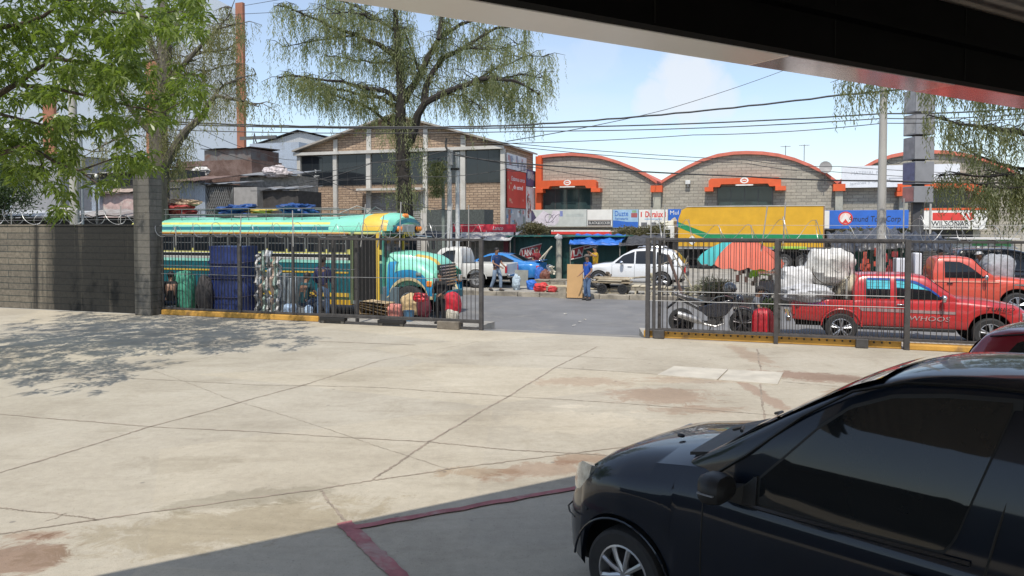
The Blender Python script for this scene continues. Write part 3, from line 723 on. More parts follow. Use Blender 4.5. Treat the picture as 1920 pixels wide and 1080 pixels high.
circ = lambda r, x=xe, z=ze, n=24: [(x + r * math.cos(2 * math.pi * k / n), z + r * math.sin(2 * math.pi * k / n)) for k in range(n)]
deco(t, [circ(rr_)], sgr, -.004, 'emblem'); deco(t, [circ(rr_ * .8)], M('emblem_pale', (.75, .55, .5), .5), -.008, 'emblem'); deco(t, [[(xe - .3, ze - .18), (xe - .02, ze + .26), (xe + .02, ze + .26), (xe + .3, ze - .18), (xe + .16, ze - .26), (xe, ze - .02), (xe - .16, ze - .26)]], sgw, -.012, 'emblem'); deco(t, [[(xe - .18, ze - .3), (xe + .18, ze - .3), (xe, ze - .05)]], sgr, -.016, 'emblem')
text('Amund Tool Corp', .5, sgk, t, loc=(L * .10, -.008, (a + c) / 2 + .02), wid=L * .62, slant=.12)
t, L, a, c = sign('white shop sign with a red block over black capitals at the right', 1714, 1852, 394, 430, sgw)
L0 = ST(1750, 400, VS)[0] - ST(1783, 400, VS)[0]
deco(t, [[(-.95, c - .62), (1.05, c - .62), (1.25, c - .5), (1.25, c - .15), (-.95, c - .15)]], sgr)
deco(t, [[(.55, c - .15), (.85, c - .62), (.98, c - .62), (.72, c - .15)], [(.85, c - .15), (1.03, c - .5), (1.1, c - .5), (.95, c - .15)]], sgw, -.008)
text('WILSONART', .42, sgk, t, loc=(.12, -.008, c - .82), wid=2.25, bold=.004); text('INTERNATIONAL', .13, sgk, t, loc=(.12, -.008, c - 1.05), wid=1.7)
text('Laminados  Decorativos  Superficies Solidas  y  Pisos', .14, sgk, t, loc=(-.1, -.008, a + .14), wid=L * .82)
MB().bx(-L / 2, L / 2, -.02, .25, c + .003, c + .13).build('trim', orange, t, smooth=False)
# roof billboard
u0, z1 = ST(1575, 308, 52.6); u1, z0 = ST(1790, 346, 52.6); z1 = 6.4; z0 = 5.05
t = sthing('roof_billboard', 'long white rooftop billboard with faint grey lettering, behind the concrete pole', 'billboard', (u0 + u1) / 2, 51.4)
L = u1 - u0
MB().bx(-L / 2, L / 2, 0, .12, z0, z1).build('board', M('billboard_white', (.66, .68, .72), .6, var=.06), t, smooth=False)
text('MATERIAL PVC', .3, M('faint_grey', (.42, .44, .48), .6), t, loc=(-L * .27, -.005, z1 - .45), wid=1.9); text('laminas y tableros', .26, M('faint_grey', (.42, .44, .48), .6), t, loc=(-L * .25, -.005, z0 + .35), wid=2.3, rot=(R(90), R(-6), 0))
deco(t, [[(.6, z0 + .1), (1.2, z0 + .1), (.9, z0 + .75)]], M('faint_grey2', (.38, .38, .42), .6))
deco(t, [rect(-.6, .5, z0 + .5, z0 + .58), rect(-.5, .5, z0 + .3, z0 + .38)], M('faint_grey', (.42, .44, .48), .6))
# shaded shop fronts under the signs
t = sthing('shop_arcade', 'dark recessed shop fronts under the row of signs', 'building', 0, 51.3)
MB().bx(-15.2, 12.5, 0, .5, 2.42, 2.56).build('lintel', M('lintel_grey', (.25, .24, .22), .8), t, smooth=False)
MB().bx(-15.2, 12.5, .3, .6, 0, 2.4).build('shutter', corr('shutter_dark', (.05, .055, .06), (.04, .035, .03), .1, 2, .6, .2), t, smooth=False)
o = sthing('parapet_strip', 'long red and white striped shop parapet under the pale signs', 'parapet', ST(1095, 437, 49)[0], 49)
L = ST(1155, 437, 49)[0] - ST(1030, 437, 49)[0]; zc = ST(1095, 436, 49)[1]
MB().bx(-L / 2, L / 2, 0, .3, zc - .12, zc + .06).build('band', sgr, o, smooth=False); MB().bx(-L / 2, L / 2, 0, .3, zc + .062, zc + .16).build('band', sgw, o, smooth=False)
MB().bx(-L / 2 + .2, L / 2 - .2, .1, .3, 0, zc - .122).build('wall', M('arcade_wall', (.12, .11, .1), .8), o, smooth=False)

# ================================================================ totem sign, poles
uT, vT = ST(1722, 300, 37)[0], 37.0
t = sthing('totem_sign', 'tall totem sign of stacked grey cubes beside the blue shop sign', 'sign', uT, vT)
faces = [(380, 350, (.42, .19, .17)), (346, 304, (.13, .13, .22)), (300, 258, (.24, .23, .24)), (254, 216, (.40, .38, .36)), (212, 170, (.32, .31, .31)), (166, 120, (.30, .29, .28)), (116, 70, (.3, .3, .3))]
MB().bx(-.22, .22, -.22, .22, 0, 10.5).build('mast', M('totem_mast', (.07, .07, .075), .6), t, smooth=False)
for k, (y1, y0, cc) in enumerate(faces):
    za, zb = ST(1722, y1, vT)[1], ST(1722, y0, vT)[1]
    q = MB().box((0, 0, (za + zb) / 2 + .0), (.88, .88, zb - za), rz=R(22 + (k % 2) * 3)).build('cube', M('totem_grey', (.24, .24, .25), .6, var=.1), t, smooth=False, bevel=.015)
    c, s = math.cos(R(22 + (k % 2) * 3)), math.sin(R(22 + (k % 2) * 3)); b = MB()
    hz = (zb - za) / 2 - .05; zc = (za + zb) / 2
    P = [(-.445, y, z) for y, z in ((-.4, zc - hz), (.4, zc - hz), (.4, zc + hz), (-.4, zc + hz))]
    b.add([(x * c - y * s, x * s + y * c, z) for x, y, z in P], [(0, 1, 2, 3)]); b.build('face_panel', M('totem_face%d' % k, cc, .6, var=.25, scale=3), q, smooth=False)
MB().bx(.42, .5, -.3, -.22, 0, 3.6).build('post', M('totem_post', (.42, .4, .37), .6), t, smooth=False)
conc = M('pole_concrete', (.40, .385, .35), .85, var=.2, scale=1.5, bump=.2, stretch=(1, 1, .3))
conc2 = M('pole_pale', (.50, .50, .48), .8, var=.2, scale=1.5)
def upole(px, ybase, v, ztop, r, lab, conc=conc, cat='utility pole'):
    u = ST(px, ybase, v)[0]
    t = sthing('utility_pole', lab, cat, u, v, -.02, 0, 'utility poles along the street')
    MB().cyl((0, 0, 0), (0, 0, ztop), r * 1.25, r * .8, 14).build('shaft', conc, t)
    return t, u
p1, u1 = upole(1652, 460, 29.6, 9.8, .135, 'thick round concrete pole in front of the blue shop sign')
p2, u2 = upole(843, 440, 33.5, 6.2, .12, 'pale pole with a small transformer bracket, right of the tree trunk', conc2)
MB().cyl((.38, .1, 0), (.38, .1, 6.2), .11, .1).build('second_shaft', M('pole_white', (.55, .55, .53), .7, var=.2), p2); MB().cyl((-.38, .15, 0), (-.38, .1, 6.0), .09, .08).build('second_shaft', M('green_pole', (.22, .25, .22), .7), p2)
MB().tube([(0, 0, 6.1), (-.15, -.1, 6.5), (-.1, -.1, 6.9)], .05).build('bracket', M('insulator', (.06, .055, .05), .5), p2)
MB().bx(-.5, .5, -.05, .05, 5.35, 5.45).build('crossarm', M('black_steel', (.025, .024, .024), .5, .3), p2, smooth=False); MB().cyl((.1, -.1, 5.6), (.1, -.1, 6.3), .13, n=12).build('transformer', M('transformer_grey', (.3, .3, .3), .5), p2)
# poles behind the block wall
p = sthing('utility_pole', 'weathered concrete pole behind the block wall on the left', 'utility pole', *ST(140, 400, 20)[:1], 20, 0, 0, 'utility poles along the street'); MB().cyl((0, 0, ROAD), (0, 0, 8.0), .17, .13, 14).build('shaft', conc, p)
p = sthing('steel_pole', 'slim grey steel pole beside the concrete pole behind the block wall', 'pole', *ST(154.5, 400, 20.2)[:1], 20.2); MB().cyl((0, 0, ROAD), (0, 0, 6.0), .05, .05, 10).build('shaft', M('steel_grey', (.30, .33, .36), .5, .4), p)
p = sthing('steel_pole', 'short dark steel post with a white cap behind the block wall', 'pole', *ST(182, 400, 20.2)[:1], 20.2); MB().cyl((0, 0, ROAD), (0, 0, 4.3), .035, .035, 8).build('shaft', frame, p); MB().ell((0, 0, 4.36), (.06, .06, .08), 8, 6).build('cap', sgw, p)
# ================================================================ vehicles
rubber = M('tyre_rubber', (.028, .028, .029), .8, var=.25, scale=8, bump=.2)
alloy = M('alloy_rim', (.42, .43, .45), .35, .85, .12)
darkp = M('black_plastic', (.02, .02, .021), .5, var=.2)
well = M('wheel_well', (.008, .008, .008), .9)
chrome = M('chrome', (.62, .63, .65), .15, .95, .05)
lampg = M('lamp_lens', (.36, .39, .39), .08, .35, .45, 14, coat=.8)
redl = M('tail_lens', (.45, .02, .02), .2, var=.2, coat=.6)
ambl = M('amber_lens', (.75, .22, .02), .25, coat=.5)
tint = glass('tinted_glass', (.012, .014, .016), .02)
seal = M('window_seal', (.010, .010, .010), .55)
def cint(keys, x):
    ks = sorted(keys); return float(np.interp(x, [k[0] for k in ks], [k[1] for k in ks]))
def smooth_keys(keys, xs, w=.06):
    base = lambda x: cint(keys, x)
    return [sum(base(x + d * w) for d in (-1.5, -.75, 0, .75, 1.5)) / 5 for x in xs]
def wheel(root, x, y, r, w, side, spokes=5, rim=alloy, kind='spoke', rr=.66, name='wheel'):
    """side = +1 left, -1 right; the axle runs along y"""
    mx = Matrix.Translation((x, y, r)) @ Matrix.Rotation(-side * R(90), 4, 'X')
    b = MB(); h = w / 2
    b.lathe([(r * rr, -h), (r * .9, -h), (r * .97, -h * .85), (r, -h * .5), (r, h * .5), (r * .97, h * .85), (r * .9, h), (r * rr, h * .92), (r * rr, -h)], 36, mx)
    t = b.build('wheel', rubber, root)
    b = MB(); q = r * rr
    b.lathe([(q, -h * .8), (q * 1.02, h * .9), (q * .94, h * .95), (q * .9, h * .55), (q * .88, -h * .7)], 30, mx)
    b.lathe([(0, h * .78), (q * .14, h * .80), (q * .2, h * .7), (q * .22, h * .3), (0, h * .2)], 18, mx)
    if kind == 'spoke':
        for k in range(spokes):
            a = 2 * math.pi * k / spokes + .3
            for da in ((-.16, .16) if spokes <= 6 else (0,)):
                p0 = Vector((q * .12 * math.cos(a), q * .12 * math.sin(a), h * .68)); p1 = Vector((q * .93 * math.cos(a + da), q * .93 * math.sin(a + da), h * .72))
                b.tube([mx @ p0, mx @ ((p0 + p1) / 2 + Vector((0, 0, .012))), mx @ p1], [q * .1, q * .085, q * .1], 6)
    else:
        b.lathe([(q * .2, h * .45), (q * .6, h * .3), (q * .88, h * .5)], 24, mx)
        for k in range(5):
            a = 2 * math.pi * k / 5; b.ell(mx @ Vector((q * .4 * math.cos(a), q * .4 * math.sin(a), h * .45)), (.03,) * 3, 6, 5)
    b.build('rim', rim, t)
    MB().lathe([(0, h * .05), (q * .9, h * .02)], 24, mx).build('brake_disc', M('brake_dark', (.02, .02, .022), .6, .4), t)
    return t
def shell(root, P, paint, name='body', mats=None):
    xs = set(np.linspace(P['x0'], P['x1'], P.get('n', 60)).round(4).tolist())
    for xw in P['axles']:
        for d in np.linspace(-1, 1, 21): xs.add(round(xw + d * P['ra'], 4))
        xs.add(round(xw + P['ra'] * 1.012, 4)); xs.add(round(xw - P['ra'] * 1.012, 4))
    xs = sorted(xs, reverse=True)
    HW, ZB, ZS, ZT = (smooth_keys(P[k], xs, P.get('sm', .05)) for k in ('hw', 'zb', 'zs', 'zt'))
    secs = []; fl = P.get('flare', .0)
    for x, w, zb, zs, zt in zip(xs, HW, ZB, ZS, ZT):
        e = 0
        for xw in P['axles']:
            d = abs(x - xw)
            if d <= P['ra'] + 1e-4: zb = max(zb, P['wz'] + math.sqrt(max(0, P['ra'] ** 2 - d * d)))
            e = max(e, 1 - d / (P['ra'] * 1.35))
        w += fl * max(0, e)
        h = zs - zb; g = zt - zs
        half = [(w * P.get('tuck', .94), zb), (w * .985, zb + .08 * h), (w, zb + .4 * h), (w * 1.0, zb + .62 * h), (w * .975, zb + .9 * h),
                (w * .945, zs), (w * .86, zs + g * .55), (w * .55, zs + g * .92)]
        secs.append([(x, y, z) for y, z in half] + [(x, 0, zt)] + [(x, -y, z) for y, z in reversed(half)])
    o = MB().loft(secs).build(name, mats or paint, root)
    b = MB()
    b.bx(P['x0'] + .15, P['x1'] - .15, -P['hwin'], P['hwin'], P['floor'], P['wz'] + P['ra'] * .75)
    for xw in P['axles']: b.bx(xw - P['ra'] * 1.05, xw + P['ra'] * 1.05, -P['hwin'], P['hwin'], P['wz'] * .8, P['wz'] + P['ra'] * 1.08)
    b.build('underbody', well, root, smooth=False)
    return o
def ghw(P, x, z):
    zb = cint(P['zbelt'], x); t = (z - zb) / (P['zroof'] - .05 - zb)
    return P['hwb'] - (cint(P['nar'], x) if 'nar' in P else 0) + (P['hwt'] - P['hwb']) * t + .03 * 4 * t * (1 - t) * P.get('tumble', .6)
def cabin(root, P, paint, name='cabin'):
    xs = sorted(set(np.linspace(P['xd'], P['xa'], 44).round(4).tolist() + [P['xb'], P['xc']]), reverse=True)
    ZR = smooth_keys(P['roof'], xs, P.get('gsm', .05)); secs = []
    for x, zr in zip(xs, ZR):
        zb = cint(P['zbelt'], x); zr = max(zr, zb + .01); k = min(1, (zr - zb) / .3)
        half = [(ghw(P, x, zb + (zr - zb - .05 * k) * f), zb + (zr - zb - .05 * k) * f) for f in (0, .25, .5, .75, 1)]
        wt = half[-1][0]
        half += [(wt - .035 * k, zr - .012 * k), (wt - .12 * k, zr + .008), (wt * .45, zr + .022 * k)]
        secs.append([(x, y, z) for y, z in half] + [(x, 0, zr + .03 * k)] + [(x, -y, z) for y, z in reversed(half)])
    return MB().loft(secs).build(name, paint, root)
def sidewin(root, P, xs, lo, hi, mat=tint, sides=(1, -1), off=.006, name='side_window', n=18, parent=None):
    x0, x1 = xs
    for s in sides:
        b = MB(); vs = []; nz = 5
        for i in range(n + 1):
            x = x0 + (x1 - x0) * i / n; a, c = cint(lo, x), cint(hi, x)
            c = max(c, a + .002)
            for j in range(nz + 1):
                z = a + (c - a) * j / nz; vs.append((x, s * (ghw(P, x, z) + off), z))
        m = nz + 1
        b.add(vs, [(i * m + j, (i + 1) * m + j, (i + 1) * m + j + 1, i * m + j + 1) for i in range(n) for j in range(nz)])
        b.build(name, mat, parent or root)
def roofglass(root, P, xf, xt, k0, k1, mat=tint, name='windscreen', off=.012):
    b = MB(); vs = []; n, m = 8, 8
    for i in range(n + 1):
        x = xf + (xt - xf) * i / n; zr = smooth_keys(P['roof'], [x], P.get('gsm', .05))[0]
        zr2 = smooth_keys(P['roof'], [x + .03], P.get('gsm', .05))[0]; sl = (zr2 - zr) / .03; nx, nz = -sl, 1; q = math.hypot(nx, nz); nx /= q; nz /= q
        w = ghw(P, x, zr - .05) * (k0 + (k1 - k0) * i / n)
        for j in range(m + 1):
            y = -w + 2 * w * j / m; vs.append((x + nx * off, y, zr + .028 * (1 - (y / (w / .9)) ** 2) + nz * off + .004))
    b.add(vs, [(i * (m + 1) + j, (i + 1) * (m + 1) + j, (i + 1) * (m + 1) + j + 1, i * (m + 1) + j + 1) for i in range(n) for j in range(m)])
    return b.build(name, mat, root)
def seamline(root, pts, r=.005, name='door_gap', sides=(1, -1), mat=seal):
    for s in sides: MB().tube([(x, s * y, z) for x, y, z in pts], r, 4).build(name, mat, root)
def shw(P, x, z):          # half width of the lower body at height z
    w = cint(P['hw'], x); zb, zs = cint(P['zb'], x), cint(P['zs'], x); t = (z - zb) / (zs - zb)
    return w * float(np.interp(t, [0, .08, .4, .62, .9, 1], [P.get('tuck', .94), .985, 1, 1.0, .975, .945]))
def door(root, P, xs, z0, zlow=None, name='door_gap'):
    for x in xs: seamline(root, [(x, shw(P, x, z) + .001, z) for z in np.linspace(z0, cint(P['zs'], x) - .005, 9)], .005, name)

# ---- the near dark car
npaint = M('midnight_paint', (.004, .008, .017), .3, .0, .1, 2, coat=.75, spec=.15)
def hatch(label, X, Y, yaw, paint, full=True, trim=darkp):
    t = thing('parked_car', label, 'car', (X, Y, 0), yaw)
    P = dict(x0=-3.35, x1=.68, n=70, axles=(0, -2.55), ra=.385, wz=.30, hwin=.60, floor=.22, flare=.02, tuck=.93,
             hw=[(.68, .46), (.64, .56), (.55, .66), (.42, .74), (.25, .795), (0, .815), (-.6, .825), (-2, .83), (-2.9, .80), (-3.2, .74), (-3.35, .62)],
             zb=[(.68, .30), (.4, .22), (-.5, .21), (-2.2, .22), (-3.0, .25), (-3.35, .38)],
             zs=[(.68, .56), (.6, .66), (.45, .80), (.3, .90), (.1, .965), (-.3, 1.005), (-.6, 1.025), (-.9, 1.015), (-2.2, 1.02), (-3.1, 1.02), (-3.35, .9)],
             zt=[(.68, .60), (.6, .72), (.48, .88), (.34, 1.0), (.15, 1.075), (-.2, 1.15), (-.5, 1.21), (-.8, 1.22), (-3.1, 1.12), (-3.35, .98)])
    shell(t, P, paint)
    Q = dict(zbelt=[(-.3, .985), (-.9, .99), (-2.2, 1.01), (-3.3, 1.01)], hwb=.79, hwt=.60, zroof=1.85, nar=[(-.2, .17), (-.45, .09), (-.75, .025), (-1.0, 0)], xa=-.2, xb=-1.6, xc=-3.0, xd=-3.32, gsm=.07, tumble=1.0,
             roof=[(-.2, .985), (-.6, 1.24), (-1.0, 1.50), (-1.35, 1.71), (-1.62, 1.815), (-1.9, 1.85), (-2.4, 1.865), (-2.9, 1.84), (-3.1, 1.72), (-3.32, 1.1)])
    cabin(t, Q, paint)
    wlo = [(-.93, 1.03), (-1.88, 1.05), (-1.93, 1.12), (-2.13, 1.77)]; whi = [(-.93, 1.15), (-1.07, 1.30), (-1.25, 1.50), (-1.40, 1.63), (-1.6, 1.715), (-1.85, 1.755), (-2.13, 1.775)]
    sidewin(t, Q, (-.90, -2.16), [(x, z - .025) for x, z in wlo], [(x, z + .02) for x, z in whi], seal, off=.004, name='window_frame', n=40)
    sidewin(t, Q, (-.95, -2.12), wlo, whi, tint, off=.009, n=40)
    wl2 = [(-2.12, 1.5), (-2.2, 1.08), (-2.8, 1.1), (-3.0, 1.3)]; wh2 = [(-2.12, 1.55), (-2.25, 1.775), (-2.7, 1.76), (-2.9, 1.6), (-3.0, 1.35)]
    sidewin(t, Q, (-2.18, -2.92), [(-2.18, 1.62), (-2.26, 1.07), (-2.92, 1.1)], [(-2.18, 1.75), (-2.7, 1.76), (-2.92, 1.45)], tint, off=.008)
    roofglass(t, Q, -.62, -1.52, .86, .90)
    roofglass(t, Q, -3.27, -3.08, .8, .85, name='rear_window')
    # belt moulding and seals
    seamline(t, [(x, ghw(Q, x, 1.0) + .012, 1.005 + (-.9 - x) * .02) for x in np.linspace(-.78, -2.0, 9)], .013, 'belt_moulding', mat=M('moulding', (.03, .03, .032), .3))
    seamline(t, [(x, ghw(Q, x, z) + .012, z) for x, z in ((-.62, 1.10), (-.85, 1.28), (-1.15, 1.55), (-1.4, 1.72), (-1.65, 1.80), (-2.0, 1.83), (-2.6, 1.835), (-2.95, 1.78))], .008, 'roof_gutter')
    seamline(t, [(-.60, shw(P, -.6, z) + .0015, z) for z in np.linspace(.24, .97, 10)] + [(-.63, .775, 1.01)], .0045)
    seamline(t, [(-2.06, shw(P, -2.06, z) + .0015, z) for z in np.linspace(.5, 1.0, 8)] + [(-2.10, ghw(Q, -2.1, 1.2) + .006, 1.2), (-2.22, ghw(Q, -2.22, 1.8) + .004, 1.79)], .0055)
    seamline(t, [(x, shw(P, x, .25) + .001, .27) for x in (-.6, -1.2, -1.9)], .004)
    # bonnet edge gap, along the fender top
    seamline(t, [(x, .94 * cint(P['hw'], x) * .93, cint(P['zs'], x) + .37 * (cint(P['zt'], x) - cint(P['zs'], x)) + .008) for x in (.40, .3, .15, 0, -.2, -.4, -.52)], .0055, 'bonnet_gap')
    # scuttle and wipers
    MB().loft([[(-.40, -.62, 1.155), (-.56, -.62, 1.19), (-.56, -.62, 1.21), (-.40, -.62, 1.175)], [(-.36, 0, 1.195), (-.56, 0, 1.245), (-.56, 0, 1.265), (-.36, 0, 1.215)], [(-.40, .62, 1.155), (-.56, .62, 1.19), (-.56, .62, 1.21), (-.40, .62, 1.175)]]).build('scuttle', darkp, t, smooth=False)
    for y0, y1 in ((.25, .60), (-.35, .12)): MB().tube([(-.50, y0, 1.265), (-.66, (y0 + y1) / 2, 1.345), (-.74, y1, 1.37)], .011, 6).build('wiper', darkp, t)
    MB().ell((-.12, .28, 1.155), (.03, .022, .014), 8, 5).build('washer_jet', darkp, t)
    for s in (1, -1):
        # head lamp wraps the corner
        lp = MB(); secs = []
        for x, y, z0, z1 in ((.62, .40, .66, .76), (.585, .52, .665, .83), (.52, .615, .67, .90), (.42, .69, .68, .955), (.31, .728, .72, .955)):
            n = Vector((.5 + x * .6, .9 - .0, 0)).normalized() * .022
            secs.append([(x + n.x, s * (y + n.y), z0), (x + n.x * 1.25, s * (y + n.y * 1.25), (z0 + z1) / 2), (x + n.x * .7 - .02, s * (y + n.y * .7), z1), (x - .08, s * (y - .08), z1 - .03), (x - .08, s * (y - .08), z0)])
        lp.loft(secs).build('headlight', lampg, t)
        MB().tube([(.70, s * .42, .545), (.63, s * .60, .55), (.53, s * .70, .56), (.42, s * .775, .575)], .007, 4).build('bumper_groove', seal, t)
        MB().tube([(.30, s * .79, .66), (.36, s * .757, .68), (.50, s * .665, .665), (.60, s * .56, .655)], .006, 4).build('bumper_gap', seal, t)
        # arch lip
        arc = [(.385 * math.cos(a), s * (.838 - .02 * abs(math.cos(a)) ** 4), .30 + .385 * math.sin(a)) for a in np.linspace(.12, math.pi - .02, 20)]
        MB().tube(arc, .008, 6).build('arch_lip', paint, t)
        # mirror
        mr = MB(); cx, cy, cz = -.76, .925, 1.105
        secs = []
        for f, k in ((-1, .55), (-.75, .88), (-.2, 1.0), (.35, .98), (.75, .80), (.95, .45)):
            secs.append([(cx + f * .085 + .02 * (a2 ** 2), s * (cy + k * .125 * math.copysign(abs(a1) ** .7, a1)), cz + k * .085 * math.copysign(abs(a2) ** .75, a2)) for a1, a2 in [(math.cos(q), math.sin(q)) for q in np.linspace(0, 2 * math.pi, 14, endpoint=False)]])
        n = len(secs[0]); fs = [(i * n + j, i * n + (j + 1) % n, (i + 1) * n + (j + 1) % n, (i + 1) * n + j) for i in range(len(secs) - 1) for j in range(n)] + [tuple(range(n)), tuple((len(secs) - 1) * n + j for j in range(n))]
        mr.add([p for q in secs for p in q], fs); mm = mr.build('door_mirror', trim, t)
        MB().loft([[(-.72, s * .775, 1.0), (-.86, s * .775, 1.0), (-.86, s * .77, 1.12), (-.76, s * .77, 1.10)], [(-.74, s * .86, 1.03), (-.80, s * .86, 1.03), (-.80, s * .86, 1.08), (-.76, s * .86, 1.08)]]).build('mirror_arm', darkp, mm)
        MB().loft([[(-.74, s * .795, 1.0), (-.93, s * .80, 1.0), (-.93, s * .775, 1.18), (-.90, s * .77, 1.16)], [(-.74, s * .78, 1.0), (-.93, s * .78, 1.0), (-.93, s * .76, 1.18), (-.90, s * .755, 1.16)]]).build('mirror_sail', darkp, t, smooth=False)
        MB().box((-.757, s * 1.02, 1.10), (.10, .07, .008)).build('mirror_trim', M('moulding2', (.25, .26, .28), .3), mm, smooth=False)
        MB().tube([(-1.72, s * .845, .90), (-1.76, s * .862, .905), (-1.9, s * .862, .91), (-1.94, s * .845, .91)], .014, 8).build('door_handle', trim, t)
        wheel(t, 0, s * .70, .30, .19, s, 9, M('hub_cap', (.46, .47, .49), .32, .7, .1)); wheel(t, -2.55, s * .70, .30, .19, s, 9, M('hub_cap', (.46, .47, .49), .32, .7, .1))
        MB().bx(-3.36, -3.30, s * .45, s * .68, .75, 1.0).build('tail_light', redl, t, bevel=.02)
    MB().bx(.66, .70, -.4, .4, .40, .52).build('grille', darkp, t, smooth=False, bevel=.01)
    return t
hatch('glossy midnight dark hatchback parked in the canopy shade in the foreground', 1.285, 5.406, R(135), npaint)
mh = hatch('maroon red hatchback mostly hidden behind the dark car roof at the right edge', 6.63, 5.29, R(-45), M('maroon_paint', (.26, .02, .03), .22, .1, .15, 2, coat=1.0), trim=M('maroon_trim', (.36, .08, .09), .4)); mh.scale = (.9, .9, .9)

# ---- generic road vehicles across the fence
def road_car(label, cat, u, v, rz, paint, P, Q, wins, wheelr, tw, wk='spoke', z=0., name='parked_car', wsc=(.1, .1), glassm=tint, front='lamp', rimm=alloy, extra=None):
    t = sthing(name, label, cat, u, v, z, rz)
    shell(t, P, paint); cabin(t, Q, paint)
    if wins:
        for (a, c, lo, hi) in wins: sidewin(t, Q, (a, c), lo, hi, glassm, n=16)
    ws = Q.get('ws')
    if ws: roofglass(t, Q, ws[0], ws[1], .86, .9, glassm)
    if Q.get('rs'): roofglass(t, Q, Q['rs'][0], Q['rs'][1], .86, .9, glassm, 'rear_window')
    W2 = max(k[1] for k in P['hw'])
    for ax in P['axles']:
        for s in (1, -1):
            wheel(t, ax, s * (W2 - tw * .55), wheelr, tw, s, 5, rimm, wk)
    for s in (1, -1):
        hx = P['x1']; hwf = cint(P['hw'], hx - .12)
        zl = cint(P['zs'], hx - .15)
        MB().box((hx - .07, s * (hwf - .14), zl - .07), (.16, .30, .16), rz=-s * R(18)).build('headlight', lampg, t, bevel=.03)
        rx = P['x0']; hwr = cint(P['hw'], rx + .08); zl = cint(P['zs'], rx + .1)
        MB().box((rx + .06, s * (hwr - .06), zl - .17), (.14, .16, .30), rz=s * R(12)).build('tail_light', redl, t, bevel=.03)
        MB().ell((Q['xa'] - .35 - .15, s * (Q['hwb'] + .15), cint(Q['zbelt'], Q['xa'] - .4) + .1), (.08, .12, .09), 10, 7, q=.8).build('door_mirror', P.get('mirror', paint), t)
    if extra: extra(t, P, Q)
    return t
def doors(xs, z0, handles):
    def f(t, P, Q):
        door(t, P, xs, z0)
        for x, z in handles:
            for s in (1, -1): MB().box((x, s * (shw(P, x, z) + .012), z), (.17, .035, .035)).build('door_handle', P.get('handle', darkp), t, bevel=.01)
    return f

# white SUV (nose to the left)
vS = 31.2
uf, ur = ST(1122, 545, vS)[0], ST(1240, 545, vS)[0]
wb = ur - uf; k = wb / 2
wp = M('white_paint', (.66, .67, .68), .25, .0, .05, 1, coat=.8)
P = dict(x0=-k - .95, x1=k + .85, axles=(k, -k), ra=.40, wz=.35, hwin=.68, floor=.3, flare=.02, mirror=chrome, handle=M('handle_grey', (.3, .3, .31), .4),
         hw=[(-k - .95, .78), (-k - .6, .90), (0, .93), (k, .92), (k + .5, .84), (k + .75, .70), (k + .85, .58)], zb=[(-k - 1, .48), (-k + .4, .30), (k - .4, .30), (k + .9, .38)],
         zs=[(-k - 1, .98), (-k, 1.04), (k * .4, 1.02), (k, .97), (k + .6, .84), (k + .85, .68)], zt=[(-k - 1, 1.03), (0, 1.12), (k * .5, 1.1), (k, 1.04), (k + .6, .9), (k + .85, .72)])
Q = dict(zbelt=[(-9, 1.0), (9, .98)], hwb=.89, hwt=.66, zroof=1.68, xa=k * .62, xb=-.1, xc=-k - .35, xd=-k - .92, roof=[(k * .62, 1.02), (.35, 1.40), (-.05, 1.61), (-.6, 1.69), (-k, 1.66), (-k - .45, 1.58), (-k - .75, 1.25), (-k - .92, 1.0)], ws=(k * .5, .05), rs=(-k - .88, -k - .55))
lo = [(-9, 1.06), (9, 1.04)]
road_car('white SUV parked behind the timber pile, nose to the left', 'car', (uf + ur) / 2, vS + .92, R(180), wp, P, Q,
         [(.62, -.18, [(-9, 1.06), (9, 1.05)], [(.62, 1.08), (.3, 1.38), (-.18, 1.56)]), (-.24, -k + .3, lo, [(-.24, 1.57), (-.8, 1.60), (-k + .3, 1.56)]), (-k + .22, -k - .5, lo, [(-k + .22, 1.55), (-k - .3, 1.42), (-k - .5, 1.1)])],
         .36, .24, extra=lambda t, P, Q: (doors((.75, -.2, -k + .42), .35, ((.0, .93), (-1.0, .93)))(t, P, Q), [MB().tube([(-.3, s * .62, 1.72), (-.35, s * .62, 1.76), (-k, s * .6, 1.75), (-k - .1, s * .6, 1.69)], .02, 6).build('roof_rail', chrome, t) for s in (1, -1)],
                                          MB().bx(-k - .98, -k - .85, -.8, .8, .5, .72).build('bumper', M('bumper_grey', (.1, .1, .105), .6), t, bevel=.04)))
# blue saloon (nose to the left)
vB = 31.6
ur = ST(967, 540, vB)[0]
bp = M('blue_paint', (.03, .20, .52), .25, .1, .12, 1.5, coat=.9); k = 1.32
P = dict(x0=-k - 1.02, x1=k + .85, axles=(k, -k), ra=.36, wz=.31, hwin=.66, floor=.24, flare=.015, hw=[(-k - 1.02, .70), (-k - .7, .84), (0, .87), (k, .85), (k + .55, .76), (k + .85, .52)],
         zb=[(-k - 1, .36), (-k + .4, .22), (k + .3, .22), (k + .85, .3)], zs=[(-k - 1.02, .88), (-k - .5, .94), (0, .90), (k, .84), (k + .6, .70), (k + .85, .55)], zt=[(-k - 1.02, .98), (-k - .9, 1.04), (-k - .3, 1.06), (0, 1.0), (k * .5, .98), (k, .92), (k + .6, .76), (k + .85, .6)])
Q = dict(zbelt=[(-9, .90), (9, .86)], hwb=.82, hwt=.58, zroof=1.40, xa=k * .75, xb=.1, xc=-.85, xd=-k - .45, roof=[(k * .75, .92), (.45, 1.2), (.1, 1.36), (-.35, 1.41), (-.8, 1.37), (-1.2, 1.2), (-k - .45, 1.0)], ws=(k * .62, .18), rs=(-k - .3, -.95))
